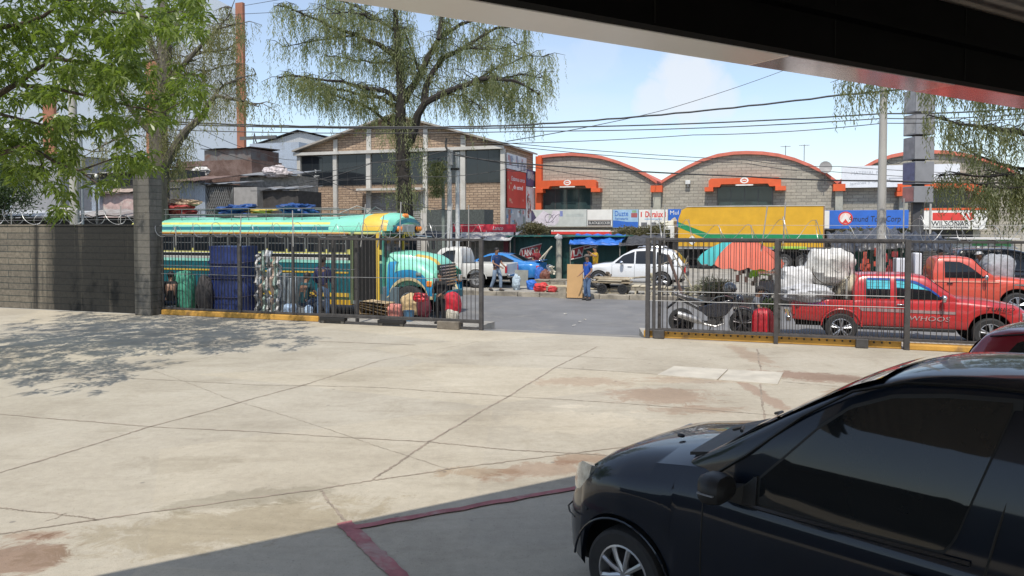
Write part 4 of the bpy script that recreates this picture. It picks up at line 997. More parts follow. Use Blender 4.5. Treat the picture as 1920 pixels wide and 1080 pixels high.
road_car('bright blue saloon car parked left of the cardboard panel', 'car', ur - k, vB + .87, R(180), bp, P, Q,
         [(.72, -.1, [(-9, .95), (9, .93)], [(.72, .96), (.35, 1.2), (-.1, 1.31)]), (-.16, -1.2, [(-1.2, 1.05), (-.9, .95), (9, .95)], [(-.16, 1.32), (-.6, 1.31), (-1.2, 1.08)])], .32, .2, extra=lambda t, P, Q: (doors((.8, -.13, -1.05), .28, ((-.0, .82), (-.95, .84)))(t, P, Q), MB().bx(-k - 1.04, -k - .8, -.6, .6, 1.06, 1.1).build('spoiler', bp, t, bevel=.01)))
# black SUV at the right edge
bk = M('black_paint', (.02, .021, .026), .25, .0, .1, 1.5, coat=.9); vK = 31.
u0 = ST(1850, 500, vK)[0]; k = 1.35
P = dict(x0=-k - .9, x1=k + .85, axles=(k, -k), ra=.42, wz=.37, hwin=.68, floor=.3, hw=[(-k - .9, .84), (0, .93), (k, .92), (k + .6, .8), (k + .85, .6)], zb=[(-9, .36), (9, .36)], zs=[(-k - 1, 1.0), (k, 1.0), (k + .85, .8)], zt=[(-k - 1, 1.05), (0, 1.12), (k, 1.1), (k + .85, .86)])
Q = dict(zbelt=[(-9, 1.0), (9, 1.0)], hwb=.89, hwt=.70, zroof=1.78, xa=k + .85 - 1.0, xb=.1, xc=-k - .5, xd=-k - .86, roof=[(k - .15, 1.05), (.5, 1.5), (.1, 1.72), (-.4, 1.8), (-k - .5, 1.76), (-k - .86, 1.05)], ws=(k - .3, .2), rs=(-k - .8, -k - .6))
road_car('black SUV parked at the far right behind the orange pickup, roof rail on top', 'car', u0 + k - .3, vK + .93, 0, bk, P, Q,
         [(.8, -.2, [(-9, 1.08), (9, 1.08)], [(.8, 1.12), (.4, 1.42), (-.2, 1.68)]), (-.27, -k + .3, [(-9, 1.08), (9, 1.08)], [(-.27, 1.68), (-k + .3, 1.68)]), (-k + .22, -k - .5, [(-9, 1.08), (9, 1.08)], [(-k + .22, 1.67), (-k - .5, 1.5)])], .37, .24,
         extra=lambda t, P, Q: [MB().tube([(.0, s * .6, 1.80), (-.1, s * .62, 1.86), (-k - .3, s * .62, 1.84), (-k - .4, s * .6, 1.78)], .02, 6).build('roof_rail', chrome, t) for s in (1, -1)])

# ---- pickups
def pickup(label, u, v, rz, paint, wb, zl, xcab0, xcab1, roofz, wins, extra=None, hood=1.08, belt=1.02, rail=1.05, front_oh=.82, rear_oh=1.05, wr=.36, ra=.44, hwm=.84, wk='spoke', deck=.6, wsx=None, rimm=alloy):
    t = sthing('pickup_truck', label, 'pickup', u, v, ROAD if zl is None else zl, rz); k = wb / 2
    P = dict(x0=-k - rear_oh, x1=k + front_oh, axles=(k, -k), ra=ra, wz=wr + .02, hwin=.58, floor=.42, flare=.02, tuck=.95, sm=.035,
             hw=[(-k - rear_oh, hwm - .03), (-k, hwm), (k, hwm - .01), (k + .5, hwm - .06), (k + front_oh - .1, hwm - .14), (k + front_oh, hwm - .24)], zb=[(-k - rear_oh, .55), (-k + ra, .45), (k - ra, .43), (k + front_oh, .50)],
             zs=[(-k - rear_oh, rail), (xcab1, rail), (xcab0, belt), (k, hood - .10), (k + front_oh - .15, hood - .20), (k + front_oh, hood - .30)],
             zt=[(-k - rear_oh, rail), (xcab1 + .01, rail), (xcab0, belt + .05), (xcab0 + .2, hood + .02), (k, hood - .02), (k + front_oh - .15, hood - .12), (k + front_oh, hood - .24)])
    # body: front part closed, bed open
    full = P['x0']; Pc = dict(P); Pc['x0'] = xcab1
    Pc['axles'] = (k,); shell(t, Pc, paint)
    bed = []; x0, x1 = full, xcab1 - .03
    for s in (1, -1):
        xs = sorted(set(np.linspace(x0, x1, 26).round(4).tolist() + [round(-k + d * ra, 4) for d in np.linspace(-1, 1, 21)] + [round(-k + ra * 1.01, 4), round(-k - ra * 1.01, 4)]))
        secs = []
        for x in xs:
            zb = cint(P['zb'], x); d = abs(x + k)
            if d <= ra + 1e-4: zb = max(zb, P['wz'] + math.sqrt(max(0, ra * ra - d * d)))
            e = .02 * max(0, 1 - d / (ra * 1.35)); w = cint(P['hw'], x) + e; h = rail - zb
            secs.append([(x, s * w * .96, zb), (x, s * w * .99, zb + .1 * h), (x, s * w, zb + .5 * h), (x, s * w * .985, zb + .93 * h), (x, s * w * .96, rail), (x, s * (w - .09), rail), (x, s * (w - .09), min(deck, zb))])
        MB().loft(secs).build('bed_side', paint, t)
    MB().bx(x0, x0 + .06, -hwm + .1, hwm - .1, .58, rail - .005).build('tailgate', paint, t, bevel=.015)
    MB().bx(x0 + .07, x1, -hwm + .1, hwm - .1, deck - .04, deck).bx(x0 + .1, k, -.55, .55, .38, deck - .05).build('bed_floor', well, t, smooth=False)
    MB().bx(-k - ra, -k + ra, -.6, .6, .4, rail - .1).build('underbody', well, t, smooth=False)
    Q = dict(zbelt=[(-9, belt - .03), (9, belt - .03)], hwb=hwm - .06, hwt=hwm - .20, zroof=roofz - .02, xa=xcab0 + .12, xb=xcab0 - .5, xc=xcab1 + .12, xd=xcab1,
             roof=[(xcab0 + .12, belt + .05), (xcab0 - .25, belt + .33), (xcab0 - .52, roofz - .05), (xcab0 - .9, roofz), (xcab1 + .25, roofz - .01), (xcab1 + .08, roofz - .06), (xcab1, belt + .2)], gsm=.03)
    cabin(t, Q, paint)
    roofglass(t, Q, xcab0 + .04, xcab0 - .46, .86, .9)
    for a, c, lo, hi, m in wins: sidewin(t, Q, (a, c), lo, hi, m, n=18, off=.008)
    for ax in P['axles']:
        for s in (1, -1): wheel(t, ax, s * (hwm - .1), wr, .23, s, 5, rimm, wk)
    for s in (1, -1):
        hx = k + front_oh
        MB().box((hx - .08, s * (hwm - .27), hood - .36), (.16, .30, .17), rz=-s * R(24)).build('headlight', lampg, t, bevel=.02)
        MB().box((full + .03, s * (hwm - .08), rail - .24), (.08, .14, .3)).build('tail_light', redl, t, bevel=.02)
        MB().ell((xcab0 - .22, s * (hwm + .12), belt + .08), (.06, .10, .09), 10, 7, q=.75).build('door_mirror', chrome, t)
        arc = [(-k + (ra + .0) * math.cos(a), s * (hwm + .014), P['wz'] + ra * math.sin(a)) for a in np.linspace(.1, math.pi - .1, 18)]
        MB().tube(arc, .02, 6).build('arch_lip', paint, t)
    MB().bx(k + front_oh - .06, k + front_oh + .1, -hwm + .04, hwm - .04, .50, .66).build('bumper', chrome, t, bevel=.04)
    MB().bx(full - .14, full - .02, -hwm + .05, hwm - .05, .48, .62).build('bumper', chrome, t, bevel=.03)
    if extra: extra(t, P, Q, k)
    return t, P, Q, k
redp = M('red_paint_worn', (.46, .028, .03), .3, .0, .18, 1.3, coat=.6)
vP = 19.32
ur_, uf_ = ST(1577, 622, vP)[0], ST(1858, 632, vP)[0]
wbR = uf_ - ur_; umid = (uf_ + ur_) / 2; k = wbR / 2
bluew = M('blue_visor', (.02, .07, .30), .25, var=.1, coat=.5); cyanw = M('cyan_film', (.10, .52, .62), .12, var=.25, scale=3, coat=.7)
L_ = lambda px, py: (ST(px, py, vP + .1)[0] - umid, ST(px, py, vP + .1)[1] - ROAD)
def redextra(t, P, Q, k):
    for s in (1, -1):
        # blue weather visors and cyan film bands over the windows
        top = [(.30, 1.30), (.05, 1.46), (-.25, 1.535), (-.75, 1.555), (-1.25, 1.555)]
        for a, c in ((.52, -.38), (-.50, -.98)): sidewin(t, Q, (a, c), [(.52, 1.16), (.32, 1.31), (.05, 1.455), (-.25, 1.525), (-1.25, 1.535)], [(.52, 1.21), (.32, 1.37), (.05, 1.52), (-.25, 1.575), (-1.25, 1.585)], bluew, (s,), .02, 'window_visor')
        st_ = MB().quad((-.9 - .65, s * (P['hw'][1][1] + .004), .80), (.85, s * (P['hw'][1][1] + .004), .78), (.85, s * (P['hw'][1][1] + .004), .84), (-1.55, s * (P['hw'][1][1] + .004), .89))
        st_.build('side_stripe', M('stripe_grey', (.32, .22, .22), .6), t, smooth=False)
        seamline(t, [(x_, shw(P, x_, z) + .002, z) for x_, z in [(-1.12, z) for z in np.linspace(.5, 1.0, 6)]], .008, sides=(s,))
        seamline(t, [(.55, shw(P, .55, z) + .002, z) for z in np.linspace(.5, 1.0, 6)], .006, sides=(s,))
        seamline(t, [(-.42, shw(P, -.42, z) + .002, z) for z in np.linspace(.5, 1.0, 6)], .006, sides=(s,))
        MB().box((-.28, s * (P['hw'][1][1] + .01), .97), (.18, .04, .035)).build('door_handle', chrome, t, bevel=.01)
        MB().bx(-1.5, .85, s * (P['hw'][1][1] - .16), s * (P['hw'][1][1] - .02), .36, .44).build('sill_step', darkp, t, bevel=.02)
    text('4WHOOS', .15, M('letter_grey', (.40, .30, .30), .6), t, loc=(.25, -P['hw'][1][1] - .002, .66), wid=.95, slant=.15)
    text('TURBO', .11, M('letter_black', (.02, .02, .02), .5), t, loc=(k + .16, -P['hw'][1][1] - .012, .93), wid=.55, slant=.2)
    text('TOYOTA', .10, M('letter_violet', (.14, .05, .30), .5), t, loc=(-k - .55, -P['hw'][1][1] - .004, .93), wid=.42)
    MB().tube([(-1.42, -.6, 1.06), (-1.42, -.62, 1.52), (-1.42, .62, 1.52), (-1.42, .6, 1.06)], .022, 8).build('roll_bar', M('bar_pale', (.5, .5, .46), .5), t)
wl = [(-9, 1.10), (9, 1.10)]
redpick = pickup('worn red pickup with blue window visors loaded with sacks, behind the right fence', umid, vP + .84, 0, redp, wbR, ROAD, .80, -1.30, 1.66,
       [(.60, -.36, wl, [(.60, 1.14), (.32, 1.33), (.05, 1.47), (-.36, 1.55)], tint), (-.50, -1.02, wl, [(9, 1.555), (-9, 1.555)], tint),
        (.36, -.36, [(.36, 1.30), (.2, 1.33), (-.36, 1.36)], [(.36, 1.305), (.05, 1.47), (-.36, 1.548)], cyanw), (-.505, -1.01, [(9, 1.34), (-9, 1.31)], [(9, 1.55), (-9, 1.55)], cyanw)], redextra, hood=1.12, belt=1.06, rail=1.04, front_oh=.75, rear_oh=1.1, wr=.36, ra=.45)
orp = M('coral_paint', (.55, .075, .045), .35, .0, .14, 1.3, coat=.5)
vO = 26.3; uf_ = ST(1892, 575, vO)[0]
def orextra(t, P, Q, k):
    for s in (1, -1):
        seamline(t, [(-.52, shw(P, -.52, z) + .002, z) for z in np.linspace(.6, 1.1, 6)], .006, sides=(s,)); seamline(t, [(.62, shw(P, .62, z) + .002, z) for z in np.linspace(.6, 1.1, 6)], .006, sides=(s,))
        MB().box((-.35, s * (P['hw'][1][1] + .01), 1.04), (.16, .04, .04)).build('door_handle', darkp, t, bevel=.01)
        MB().bx(-.9, k - .5, s * P['hw'][1][1], s * (P['hw'][1][1] + .003), 1.08, 1.10).build('pinstripe', M('stripe_cream', (.62, .45, .32), .5), t, smooth=False)
        MB().box((k + .05, s * (P['hw'][1][1] + .004), 1.02), (.3, .01, .05)).build('badge', chrome, t)
wl = [(-9, 1.20), (9, 1.20)]
orpick = pickup('coral orange pickup parked on the far side of the road, nose to the right', uf_ - 1.25, vO + .86, 0, orp, 2.95, ROAD, .82, -.80, 1.84,
       [(.58, -.48, wl, [(.58, 1.24), (.2, 1.56), (-.05, 1.69), (-.48, 1.71)], tint)], orextra, hood=1.24, belt=1.15, rail=1.14, wr=.39, ra=.48, front_oh=.9, rear_oh=.95, hwm=.86, deck=.75)
wpk = M('old_white_paint', (.58, .57, .53), .45, .0, .15, 1.2, dirt=((.36, .31, .26), .62), coat=.3)
vW = 29.7; ur_ = ST(893, 540, vW)[0]
def whextra(t, P, Q, k):
    for s in (1, -1):
        seamline(t, [(-.45, shw(P, -.45, z) + .002, z) for z in np.linspace(.6, 1.0, 6)], .006, sides=(s,)); seamline(t, [(.6, shw(P, .6, z) + .002, z) for z in np.linspace(.6, 1.0, 6)], .006, sides=(s,))
pickup('old white pickup parked on the far pavement behind the iron gate', ur_ - 1.45, vW + .84, R(180), wpk, 2.9, -.02, .80, -.75, 1.72,
       [(.50, -.42, [(-9, 1.1), (9, 1.1)], [(.5, 1.14), (.2, 1.42), (-.05, 1.58), (-.42, 1.60)], tint)], whextra, rear_oh=1.35, wr=.34, ra=.47, wk='steel', rimm=M('steel_rim', (.25, .25, .25), .5, .5))
MB_ = MB
# ================================================================ painted bus
vBus = 20.4; uF = ST(765, 561, vBus)[0]            # front axle
u_front = ST(716, 440, vBus)[0] - uF               # body front (x forward, origin at front axle)
u_rear = ST(241, 415, vBus)[0] - uF
u_nose = 1.34
bw = 1.2
bus = sthing('painted_bus', 'old long nosed bus painted turquoise, yellow and teal, parked behind the left fence', 'bus', uF, vBus + bw, ROAD)
turq = M('bus_turquoise', (.23, .63, .47), .4, .0, .12, 1.2, coat=.3, dirt=((.17, .40, .30), .64)); teal = M('bus_teal', (.012, .12, .15), .45, var=.3, dirt=((.03, .08, .08), .55)); byel = M('bus_yellow', (.66, .44, .06), .4, var=.12)
borg = M('bus_orange', (.70, .30, .04), .4, var=.12); bgold = M('bus_gold', (.60, .36, .03), .4); bdark = M('bus_dark', (.015, .017, .02), .5); bwht = M('bus_white', (.6, .6, .56), .5); bmint = M('bus_mint', (.40, .70, .50), .4)
bglass = glass('bus_glass', (.014, .018, .022), .05)
# cross section of body: (half width, z above road, material band)
prof = [(1.14, .48), (1.18, .72), (1.2, 1.32), (1.2, 1.66), (1.2, 1.74), (1.2, 1.86), (1.2, 1.93), (1.2, 2.08), (1.18, 2.56), (1.18, 2.62), (1.165, 2.68), (1.13, 2.79), (1.08, 2.86), (1.00, 2.93), (.86, 3.0), (.5, 3.09), (0, 3.12)]
bm_ = [5, 1, 1, 2, 3, 3, 4, 3, 4, 0, 1, 0, 4, 0, 0, 0]       # material per band
mats_b = [turq, teal, bmint, bdark, M('bus_lemon', (.62, .58, .16), .4), M('bus_lower', (.10, .26, .24), .5, var=.25), borg]
n = len(prof); b = MB()
xs = list(np.linspace(u_rear, u_front, 26))
def busring(x, k, kz=1.0):
    half = [(y * k, .48 + (z - .48) * kz) for y, z in prof]
    return [(x, -y, z) for y, z in half] + [(x, y, z) for y, z in reversed(half[:-1])]
secs = [busring(u_rear - .28, .72, .94), busring(u_rear - .16, .9, .98)] + [busring(x, 1.0) for x in xs]
mfun = lambda i, j: bm_[j] if j < n - 1 else bm_[2 * n - 3 - j]
b.loft(secs, 0, True, mfun); b.build('body', mats_b, bus)
# raised roof cap over the driver, yellow at the front
b = MB(); secs = []
for x, k, h in ((u_front - 1.9, .98, .0), (u_front - 1.3, 1.0, .03), (u_front - .7, 1.005, .07), (u_front - .15, 1.005, .09), (u_front + .12, .95, .05), (u_front + .25, .80, -.06)):
    half = [(1.19 * k, 2.66), (1.17 * k, 2.76 + h * .5), (1.05 * k, 2.93 + h), (.8 * k, 3.05 + h), (.4 * k, 3.13 + h), (0, 3.15 + h)]
    secs.append([(x, -y, z) for y, z in half] + [(x, y, z) for y, z in reversed(half[:-1])])
b.loft(secs, 0, True, lambda i, j: 1 if i in (2,) or (i == 3 and j < 2) else 0).build('roof_cap', [turq, byel], bus)
# visor with lamps over the windscreen
b = MB(); A = np.linspace(math.pi, 0, 15)
b.loft([[(u_front + .26 + .10 * math.sin(a), 1.05 * math.cos(a), 2.62 + .44 * math.sin(a)) for a in A], [(u_front + .30 + .10 * math.sin(a), .95 * math.cos(a), 2.60 + .33 * math.sin(a)) for a in A]], caps=False).build('visor_rim', teal, bus)
MB().bx(u_front + .14, u_front + .27, -.92, .92, 2.56, 2.84).build('visor_panel', bdark, bus, smooth=False, bevel=.04)
MB().bx(u_front + .24, u_front + .33, -.42, .42, 2.60, 2.86).build('destination_board', M('board_grey', (.33, .33, .31), .6, var=.3), bus, smooth=False, bevel=.02)
for y in (-.78, -.62, .62, .78, -.1, .0, .1):
    z = 2.72 if abs(y) > .3 else 3.12
    MB().ell((u_front + (.34 if abs(y) > .3 else .2), y, z), (.07, .075, .09), 10, 7).build('marker_lamp', ambl, bus)
MB().bx(u_front + .02, u_front + .1, -1.1, 1.1, 1.85, 2.52).build('windscreen', bglass, bus, smooth=False, bevel=.03)
text('PERLA', .2, byel, bus, loc=(u_front + .345, 0, 2.545), rot=(R(90), 0, R(90)), wid=.8)
MB().bx(u_front + .1, u_front + .16, -.03, .03, 1.85, 2.52).build('windscreen_post', byel, bus, smooth=False)
# side windows: dark band with sashes
for s in (-1, 1):
    x = u_rear + .5; nW = 11; wlen = (u_front - 1.2 - x) / nW
    for i in range(nW):
        xa = x + i * wlen
        w = MB().bx(xa + .03, xa + wlen - .03, s * 1.185, s * 1.206, 1.98, 2.54).build('side_window', M('sash', (.22, .23, .22), .4, .4), bus, smooth=False, bevel=.02)
        for z0, z1 in ((2.01, 2.25), (2.28, 2.51)): MB().bx(xa + .07, xa + wlen - .07, s * 1.2, s * 1.212, z0, z1).build('pane', bglass, w, smooth=False)
    # painted mouldings
    for z, h, m in ((1.935, .012, bwht), (1.80, .02, bwht), (1.755, .015, bwht), (1.70, .05, M('bus_aqua', (.30, .66, .55), .4)), (1.36, .025, byel), (.66, .06, byel), (2.585, .02, borg)):
        MB().bx(u_rear, u_front - 1.16, s * 1.19, s * 1.214, z - h, z + h).build('moulding', m, bus, smooth=False)
    MB().bx(u_front - 2.0, u_front - 1.9, s * 1.18, s * 1.205, .5, 1.3).build('side_panel', bmint, bus, smooth=False)
# open door with step well
MB().bx(u_front - .98, u_front - .18, -1.215, -.6, .52, 2.56).build('door_opening', well, bus, smooth=False)
MB().bx(u_front - 1.05, u_front - .98, -1.26, -1.1, .40, 2.62).build('door_post', M('door_green', (.16, .2, .1), .5), bus, smooth=False); MB().bx(u_front - .18, u_front - .08, -1.24, -1.1, .40, 2.62).build('door_post', byel, bus, smooth=False)
MB().bx(u_front - .98, u_front - .18, -1.25, -.9, .40, .50).build('step', M('step_grey', (.2, .22, .24), .6), bus, smooth=False)
MB().bx(u_front - .16, u_front + .55, -1.18, -.95, .40, .95).build('step_box', M('step_slate', (.10, .14, .16), .6), bus, smooth=False, bevel=.02)
MB().bx(u_front - 1.9, u_front - 1.05, -1.23, -1.0, .36, .50).build('skirt', bgold, bus, smooth=False)
# bonnet and fenders
b = MB(); secs = []
for x, w, zt in ((u_front + .05, 1.02, 2.02), (u_front + .6, .98, 2.00), (.0, .86, 1.95), (.4, .80, 1.89), (.62, .72, 1.78), (.76, .66, 1.60)):
    half = [(w, .95), (w, 1.45), (w * .97, zt - .22), (w * .86, zt - .07), (w * .6, zt - .01), (0, zt + .03)]
    secs.append([(x, -y, z) for y, z in half] + [(x, y, z) for y, z in reversed(half[:-1])])
b.loft(secs, 0, True, lambda i, j: 1 if j in (3,) and i > 1 else 0).build('bonnet', [turq, M('bus_ochre', (.62, .44, .10), .4)], bus)
for s in (-1, 1):
    secs = []; A = np.linspace(0, 1, 24)
    x0_, x1_ = u_front + .15, .80; secs = []
    for t_ in A:
        x = x0_ + (x1_ - x0_) * t_; arch = .5 + math.sqrt(max(0, .66 ** 2 - x * x)) if abs(x) < .66 else .5
        zt = 1.72 - .32 * (max(0, (x - .05)) / .75) ** 2 - (.10 if x < -.6 else 0) * (-(x + .6))
        zb = max(.60 if x > 0 else .55, arch)
        secs.append([(x, s * 1.16, zb), (x, s * 1.19, zb + .10), (x, s * 1.18, (zb + zt) / 2 + .05), (x, s * 1.12, zt - .10), (x, s * 1.02, zt), (x, s * .86, zt + .01)])
    b = MB(); b.loft(secs, 0, False, lambda i, j: 2 if j == 0 else (1 if j == 1 or i < 4 else 0)).build('fender', [turq, M('bus_blue', (.02, .22, .42), .4), M('bus_cream', (.7, .6, .34), .4)], bus)
    MB().bx(.60, .78, s * 1.12, s * 1.205, .98, 1.16).build('turn_lamp', ambl, bus, bevel=.03)
    MB().box((.35, s * 1.19, 1.36), (.18, .05, .10)).build('fender_badge', M('badge_dark', (.2, .25, .25), .5), bus, bevel=.02)
    wheel(bus, 0, s * 1.02, .5, .28, s, 5, M('bus_rim', (.42, .43, .44), .4, .7, .2), 'steel', .58)
    wheel(bus, u_rear + 3.2, s * 1.02, .5, .28, s, 5, M('bus_rim', (.42, .43, .44), .4, .7, .2), 'steel', .58)
    MB().tube([(u_front + .0, s * 1.2, 2.5), (u_front + .45, s * 1.45, 2.45), (u_front + .5, s * 1.48, 2.0)], .018, 6).build('mirror_arm', chrome, bus)
    MB().box((u_front + .5, s * 1.48, 2.2), (.05, .2, .36)).build('mirror', bdark, bus, bevel=.02)
    MB().bx(.74, .84, s * .88, s * 1.10, 1.02, 1.24).build('headlight', lampg, bus, bevel=.03)
MB().bx(.72, .80, -.64, .64, .92, 1.62).build('grille', M('grille_black', (.03, .03, .03), .5), bus, smooth=False, bevel=.02)
for z in np.linspace(.98, 1.56, 7): MB().bx(.79, .83, -.62, .62, z - .018, z + .018).build('grille_bar', chrome, bus, smooth=False)
MB().bx(.78, .92, -1.12, 1.0, .52, .78).build('bumper', teal, bus, bevel=.04)
MB().bx(u_rear, .7, -.6, .6, .42, .9).build('chassis', well, bus, smooth=False)
# roof rack
b = MB(); xr0, xr1 = u_rear + .6, u_front - 1.7
for y in (-.85, .85):
    for z in (3.2, 3.38): b.tube([(xr0, y, z), (xr1, y, z)], .016, 5)
    for x in np.linspace(xr0, xr1, 12): b.cyl((x, y, 3.0), (x, y, 3.38), .012, n=5)
for x in np.linspace(xr0, xr1, 12): b.tube([(x, -.85, 3.2), (x, .85, 3.2)], .012, 4)
for x in (xr1, ): b.tube([(x, -.85, 3.2), (x + .5, -.6, 3.45), (x + .9, -.4, 3.3), (x + .9, .4, 3.3), (x + .5, .6, 3.45), (x, .85, 3.2)], .014, 5)
b.build('roof_rack', M('rack_grey', (.20, .20, .20), .5, .5), bus)
def lump(name, lab, cat, u, v, z, rad, mat, jit=.12, q=.85, seed=1, rz=0., grp=None, nu=34, nv=22):
    b = MB().ell((0, 0, rad[2]), rad, nu, nv, jit=jit, seed=seed, q=q)
    b.v = [(x, y, max(0, zz)) for x, y, zz in b.v]
    o = b.build(name, mat, loc=W(u, v, z), rz=rz - AL); return tag(o, lab, cat, grp)
tarpb = M('blue_tarp', (.018, .065, .22), .5, var=.3, scale=6, bump=.5, bscale=9)
for px, lab, m, rad in ((330, 'dark red crate heap under rubble on the bus roof, nearest the pillar', M('crate_red', (.30, .04, .035), .7, var=.3), (.62, .4, .17)),
                        (455, 'bundle of blue tarp on the middle of the bus roof', tarpb, (.55, .45, .15)), (480, 'flat yellow bundle on the bus roof beside the blue tarp', M('dull_yellow', (.46, .33, .07), .6, var=.4), (.6, .3, .08)),
                        (562, 'small blue tarp bundle on the bus roof near the driver', tarpb, (.42, .4, .16)), (425, 'dark bundle on the bus roof left of the blue tarp', bdark, (.3, .3, .12))):
    lump('roof_bundle', lab, 'bundle', ST(px, 400, vBus + bw)[0], vBus + bw - .1, ROAD + 3.21, rad, m, .4, .7, seed=px, grp='bundles on the bus roof')
for i, px in enumerate((345,)):
    lump('rubble_heap', 'heap of pale orange rubble piled on the red crates on the bus roof', 'rubble', ST(px - 6, 400, vBus + bw)[0], vBus + bw + .1, ROAD + 3.5, (.6, .35, .14), M('rubble', (.50, .36, .24), .9, var=.5, scale=12, bump=1), .25, 1, 4)

# ================================================================ yellow truck
vT2 = 47.5; (ua, za), (ub, zb_) = ST(1272, 388, vT2), ST(1545, 463, vT2); zb_ = 1.38; za = 3.82
tr = sthing('box_truck', 'yellow box truck with a green stripe and white cab, nose to the left', 'truck', (ua + ub) / 2, vT2, 0); L = (ub - ua) / 2
ty = M('truck_yellow', (.62, .345, .02), .5, .0, .12, 1.1, dirt=((.46, .27, .04), .62)); tg = M('truck_green', (.01, .22, .085), .5)
MB().prism([(-L, zb_), (L, zb_), (L, za), (-L + .55, za), (-L + .2, za - .2), (-L, za - .75)], 0, 2.4).build('box', ty, tr, smooth=False)
MB().bx(-L + .5, L + .02, -.03, 2.43, za + .002, za + .06).build('top_rail', M('rail_grey', (.45, .43, .4), .5), tr, smooth=False)
MB().bx(L - .06, L + .01, -.015, -.002, zb_, za).build('corner_post', M('rail_rust', (.25, .16, .1), .6), tr, smooth=False)
(us, zs1), (_, zs2) = ST(1322, 445, vT2), ST(1322, 449, vT2); zs1 = ST(1400, 443.5, vT2)[1]
xs_ = us - (ua + ub) / 2
b = MB(); b.add([(-L, -.008, za - 1.25), (xs_, -.008, zs1 - .12), (xs_ + .3, -.008, zs1 + .13), (-L, -.008, za - .93)], [(0, 1, 2, 3)]); b.add([(xs_, -.006, zs1 - .12), (L - .07, -.006, zs1 - .12), (L - .07, -.006, zs1 + .13), (xs_ + .2, -.006, zs1 + .13)], [(0, 1, 2, 3)])
b.build('stripe', tg, tr, smooth=False)
x = -L + .2
while x < L - .1: MB().bx(x, x + .05, -.018, -.002, zb_ + .02, zs1 - .2).build('side_rib', ty, tr, smooth=False); x += .42
MB().bx(-L, L, .05, 2.3, zb_ - .16, zb_ - .003).build('skirt_rail', M('skirt_silver', (.42, .43, .45), .4, .4), tr, smooth=False)
MB().bx(-L + .3, L - .2, .4, 2.0, .55, zb_ - .17).build('chassis', well, tr, smooth=False)
sg = MB(); sg.add([(-L + .85 + .35 * math.cos(a), -.022, zb_ + .38 + .3 * math.sin(a)) for a in (0, R(90), R(180), R(270))], [(0, 1, 2, 3)]); sg.build('hazard_sign', sgw, tr, smooth=False)
c0 = -L - .25
MB().prism([(c0, .75), (c0 - 1.55, .75), (c0 - 1.6, 1.45), (c0 - 1.4, 2.45), (c0 - 1.15, 2.6), (c0, 2.65)], .05, 2.25).build('cab', M('cab_white', (.62, .60, .55), .4), tr, smooth=False, bevel=.05)
MB().prism([(c0 - .05, 2.655), (c0 - 1.1, 2.65), (c0 - .7, 2.95), (c0 - .05, 3.0)], .15, 2.15).build('wind_deflector', M('cab_cream', (.68, .64, .52), .5), tr, smooth=False, bevel=.05)
MB().prism([(c0 - .25, 1.65), (c0 - 1.35, 1.65), (c0 - 1.28, 2.4), (c0 - .25, 2.42)], .03, .047).build('cab_window', tint, tr, smooth=False)
for x in (c0 - .8, -L + 1.6, L - 2.2, L - 1.1):
    for y, s in ((.25, -1), (2.05, 1)): wheel(tr, x, y, .48, .28, s, 5, M('steel_rim', (.25, .25, .25), .5, .5), 'steel', .6)

# ================================================================ motorcycle
(ur_, _), (uf_, _) = ST(1278, 612, 18.55), ST(1392, 612, 18.55)
mc = sthing('motorcycle', 'black and grey motorcycle with a silver exhaust parked behind the right gate', 'motorcycle', (ur_ + uf_) / 2, 18.5, 0)
k = min(.72, (uf_ - ur_) / 2)
mb_ = M('moto_navy', (.018, .021, .034), .25, var=.2, coat=.8); mg = M('moto_grey', (.13, .125, .125), .3, .2); eng = M('engine_metal', (.16, .155, .15), .4, .7); exh = M('exhaust_steel', (.55, .54, .53), .35, .6)
for x, kk in ((-k, 1), (k, 1)):
    w = wheel(mc, x, 0, .31, .11, -1, 5, M('moto_rim', (.05, .045, .05), .4, .5), 'spoke', .72)
b = MB(); b.loft([[(-.62, -.05, .82), (-.62, .05, .82), (-.62, .05, .86), (-.62, -.05, .86)], [(-.35, -.12, .74), (-.35, .12, .74), (-.35, .12, .83), (-.35, -.12, .83)], [(-.05, -.11, .70), (-.05, .11, .70), (-.05, .11, .77), (-.05, -.11, .77)]]).build('seat', M('seat_black', (.03, .03, .032), .5), mc, bevel=.02)
b = MB(); b.loft([[(-.1, -.1, .62), (-.1, .1, .62), (-.1, .12, .76), (-.1, -.12, .76)], [(.12, -.17, .62), (.12, .17, .62), (.12, .15, .92), (.12, -.15, .92)], [(.34, -.16, .64), (.34, .16, .64), (.34, .12, .96), (.34, -.12, .96)], [(.48, -.08, .74), (.48, .08, .74), (.48, .07, .90), (.48, -.07, .90)]]).build('fuel_tank', mg, mc, bevel=.04)
b = MB(); b.prism([(-.34, .66), (-.1, .46), (.12, .44), (.34, .50), (.5, .72), (.46, .88), (.1, .80)], -.20, -.12).prism([(-.34, .66), (-.1, .46), (.12, .44), (.34, .50), (.5, .72), (.46, .88), (.1, .80)], .12, .20).build('side_fairing', mb_, mc, bevel=.02)
b = MB(); b.prism([(-.90, .96), (-.30, .70), (-.16, .80), (-.3, .84), (-.92, 1.02)], -.12, .12).build('tail_fairing', mg, mc, bevel=.02)
b = MB(); b.box((.08, 0, .36), (.34, .24, .22)); b.cyl((.14, 0, .42), (.26, 0, .68), .11, .10, 12); b.cyl((.02, -.15, .33), (.02, .15, .33), .11, n=16); b.build('engine', eng, mc, bevel=.02)
b = MB(); b.tube([(.25, -.12, .5), (.30, -.14, .3), (.1, -.16, .22), (-.2, -.18, .28)], .025, 8); b.tube([(-.18, -.20, .30), (-.3, -.22, .36), (-.78, -.23, .50)], [.035, .085, .08], 14); b.build('exhaust', exh, mc)
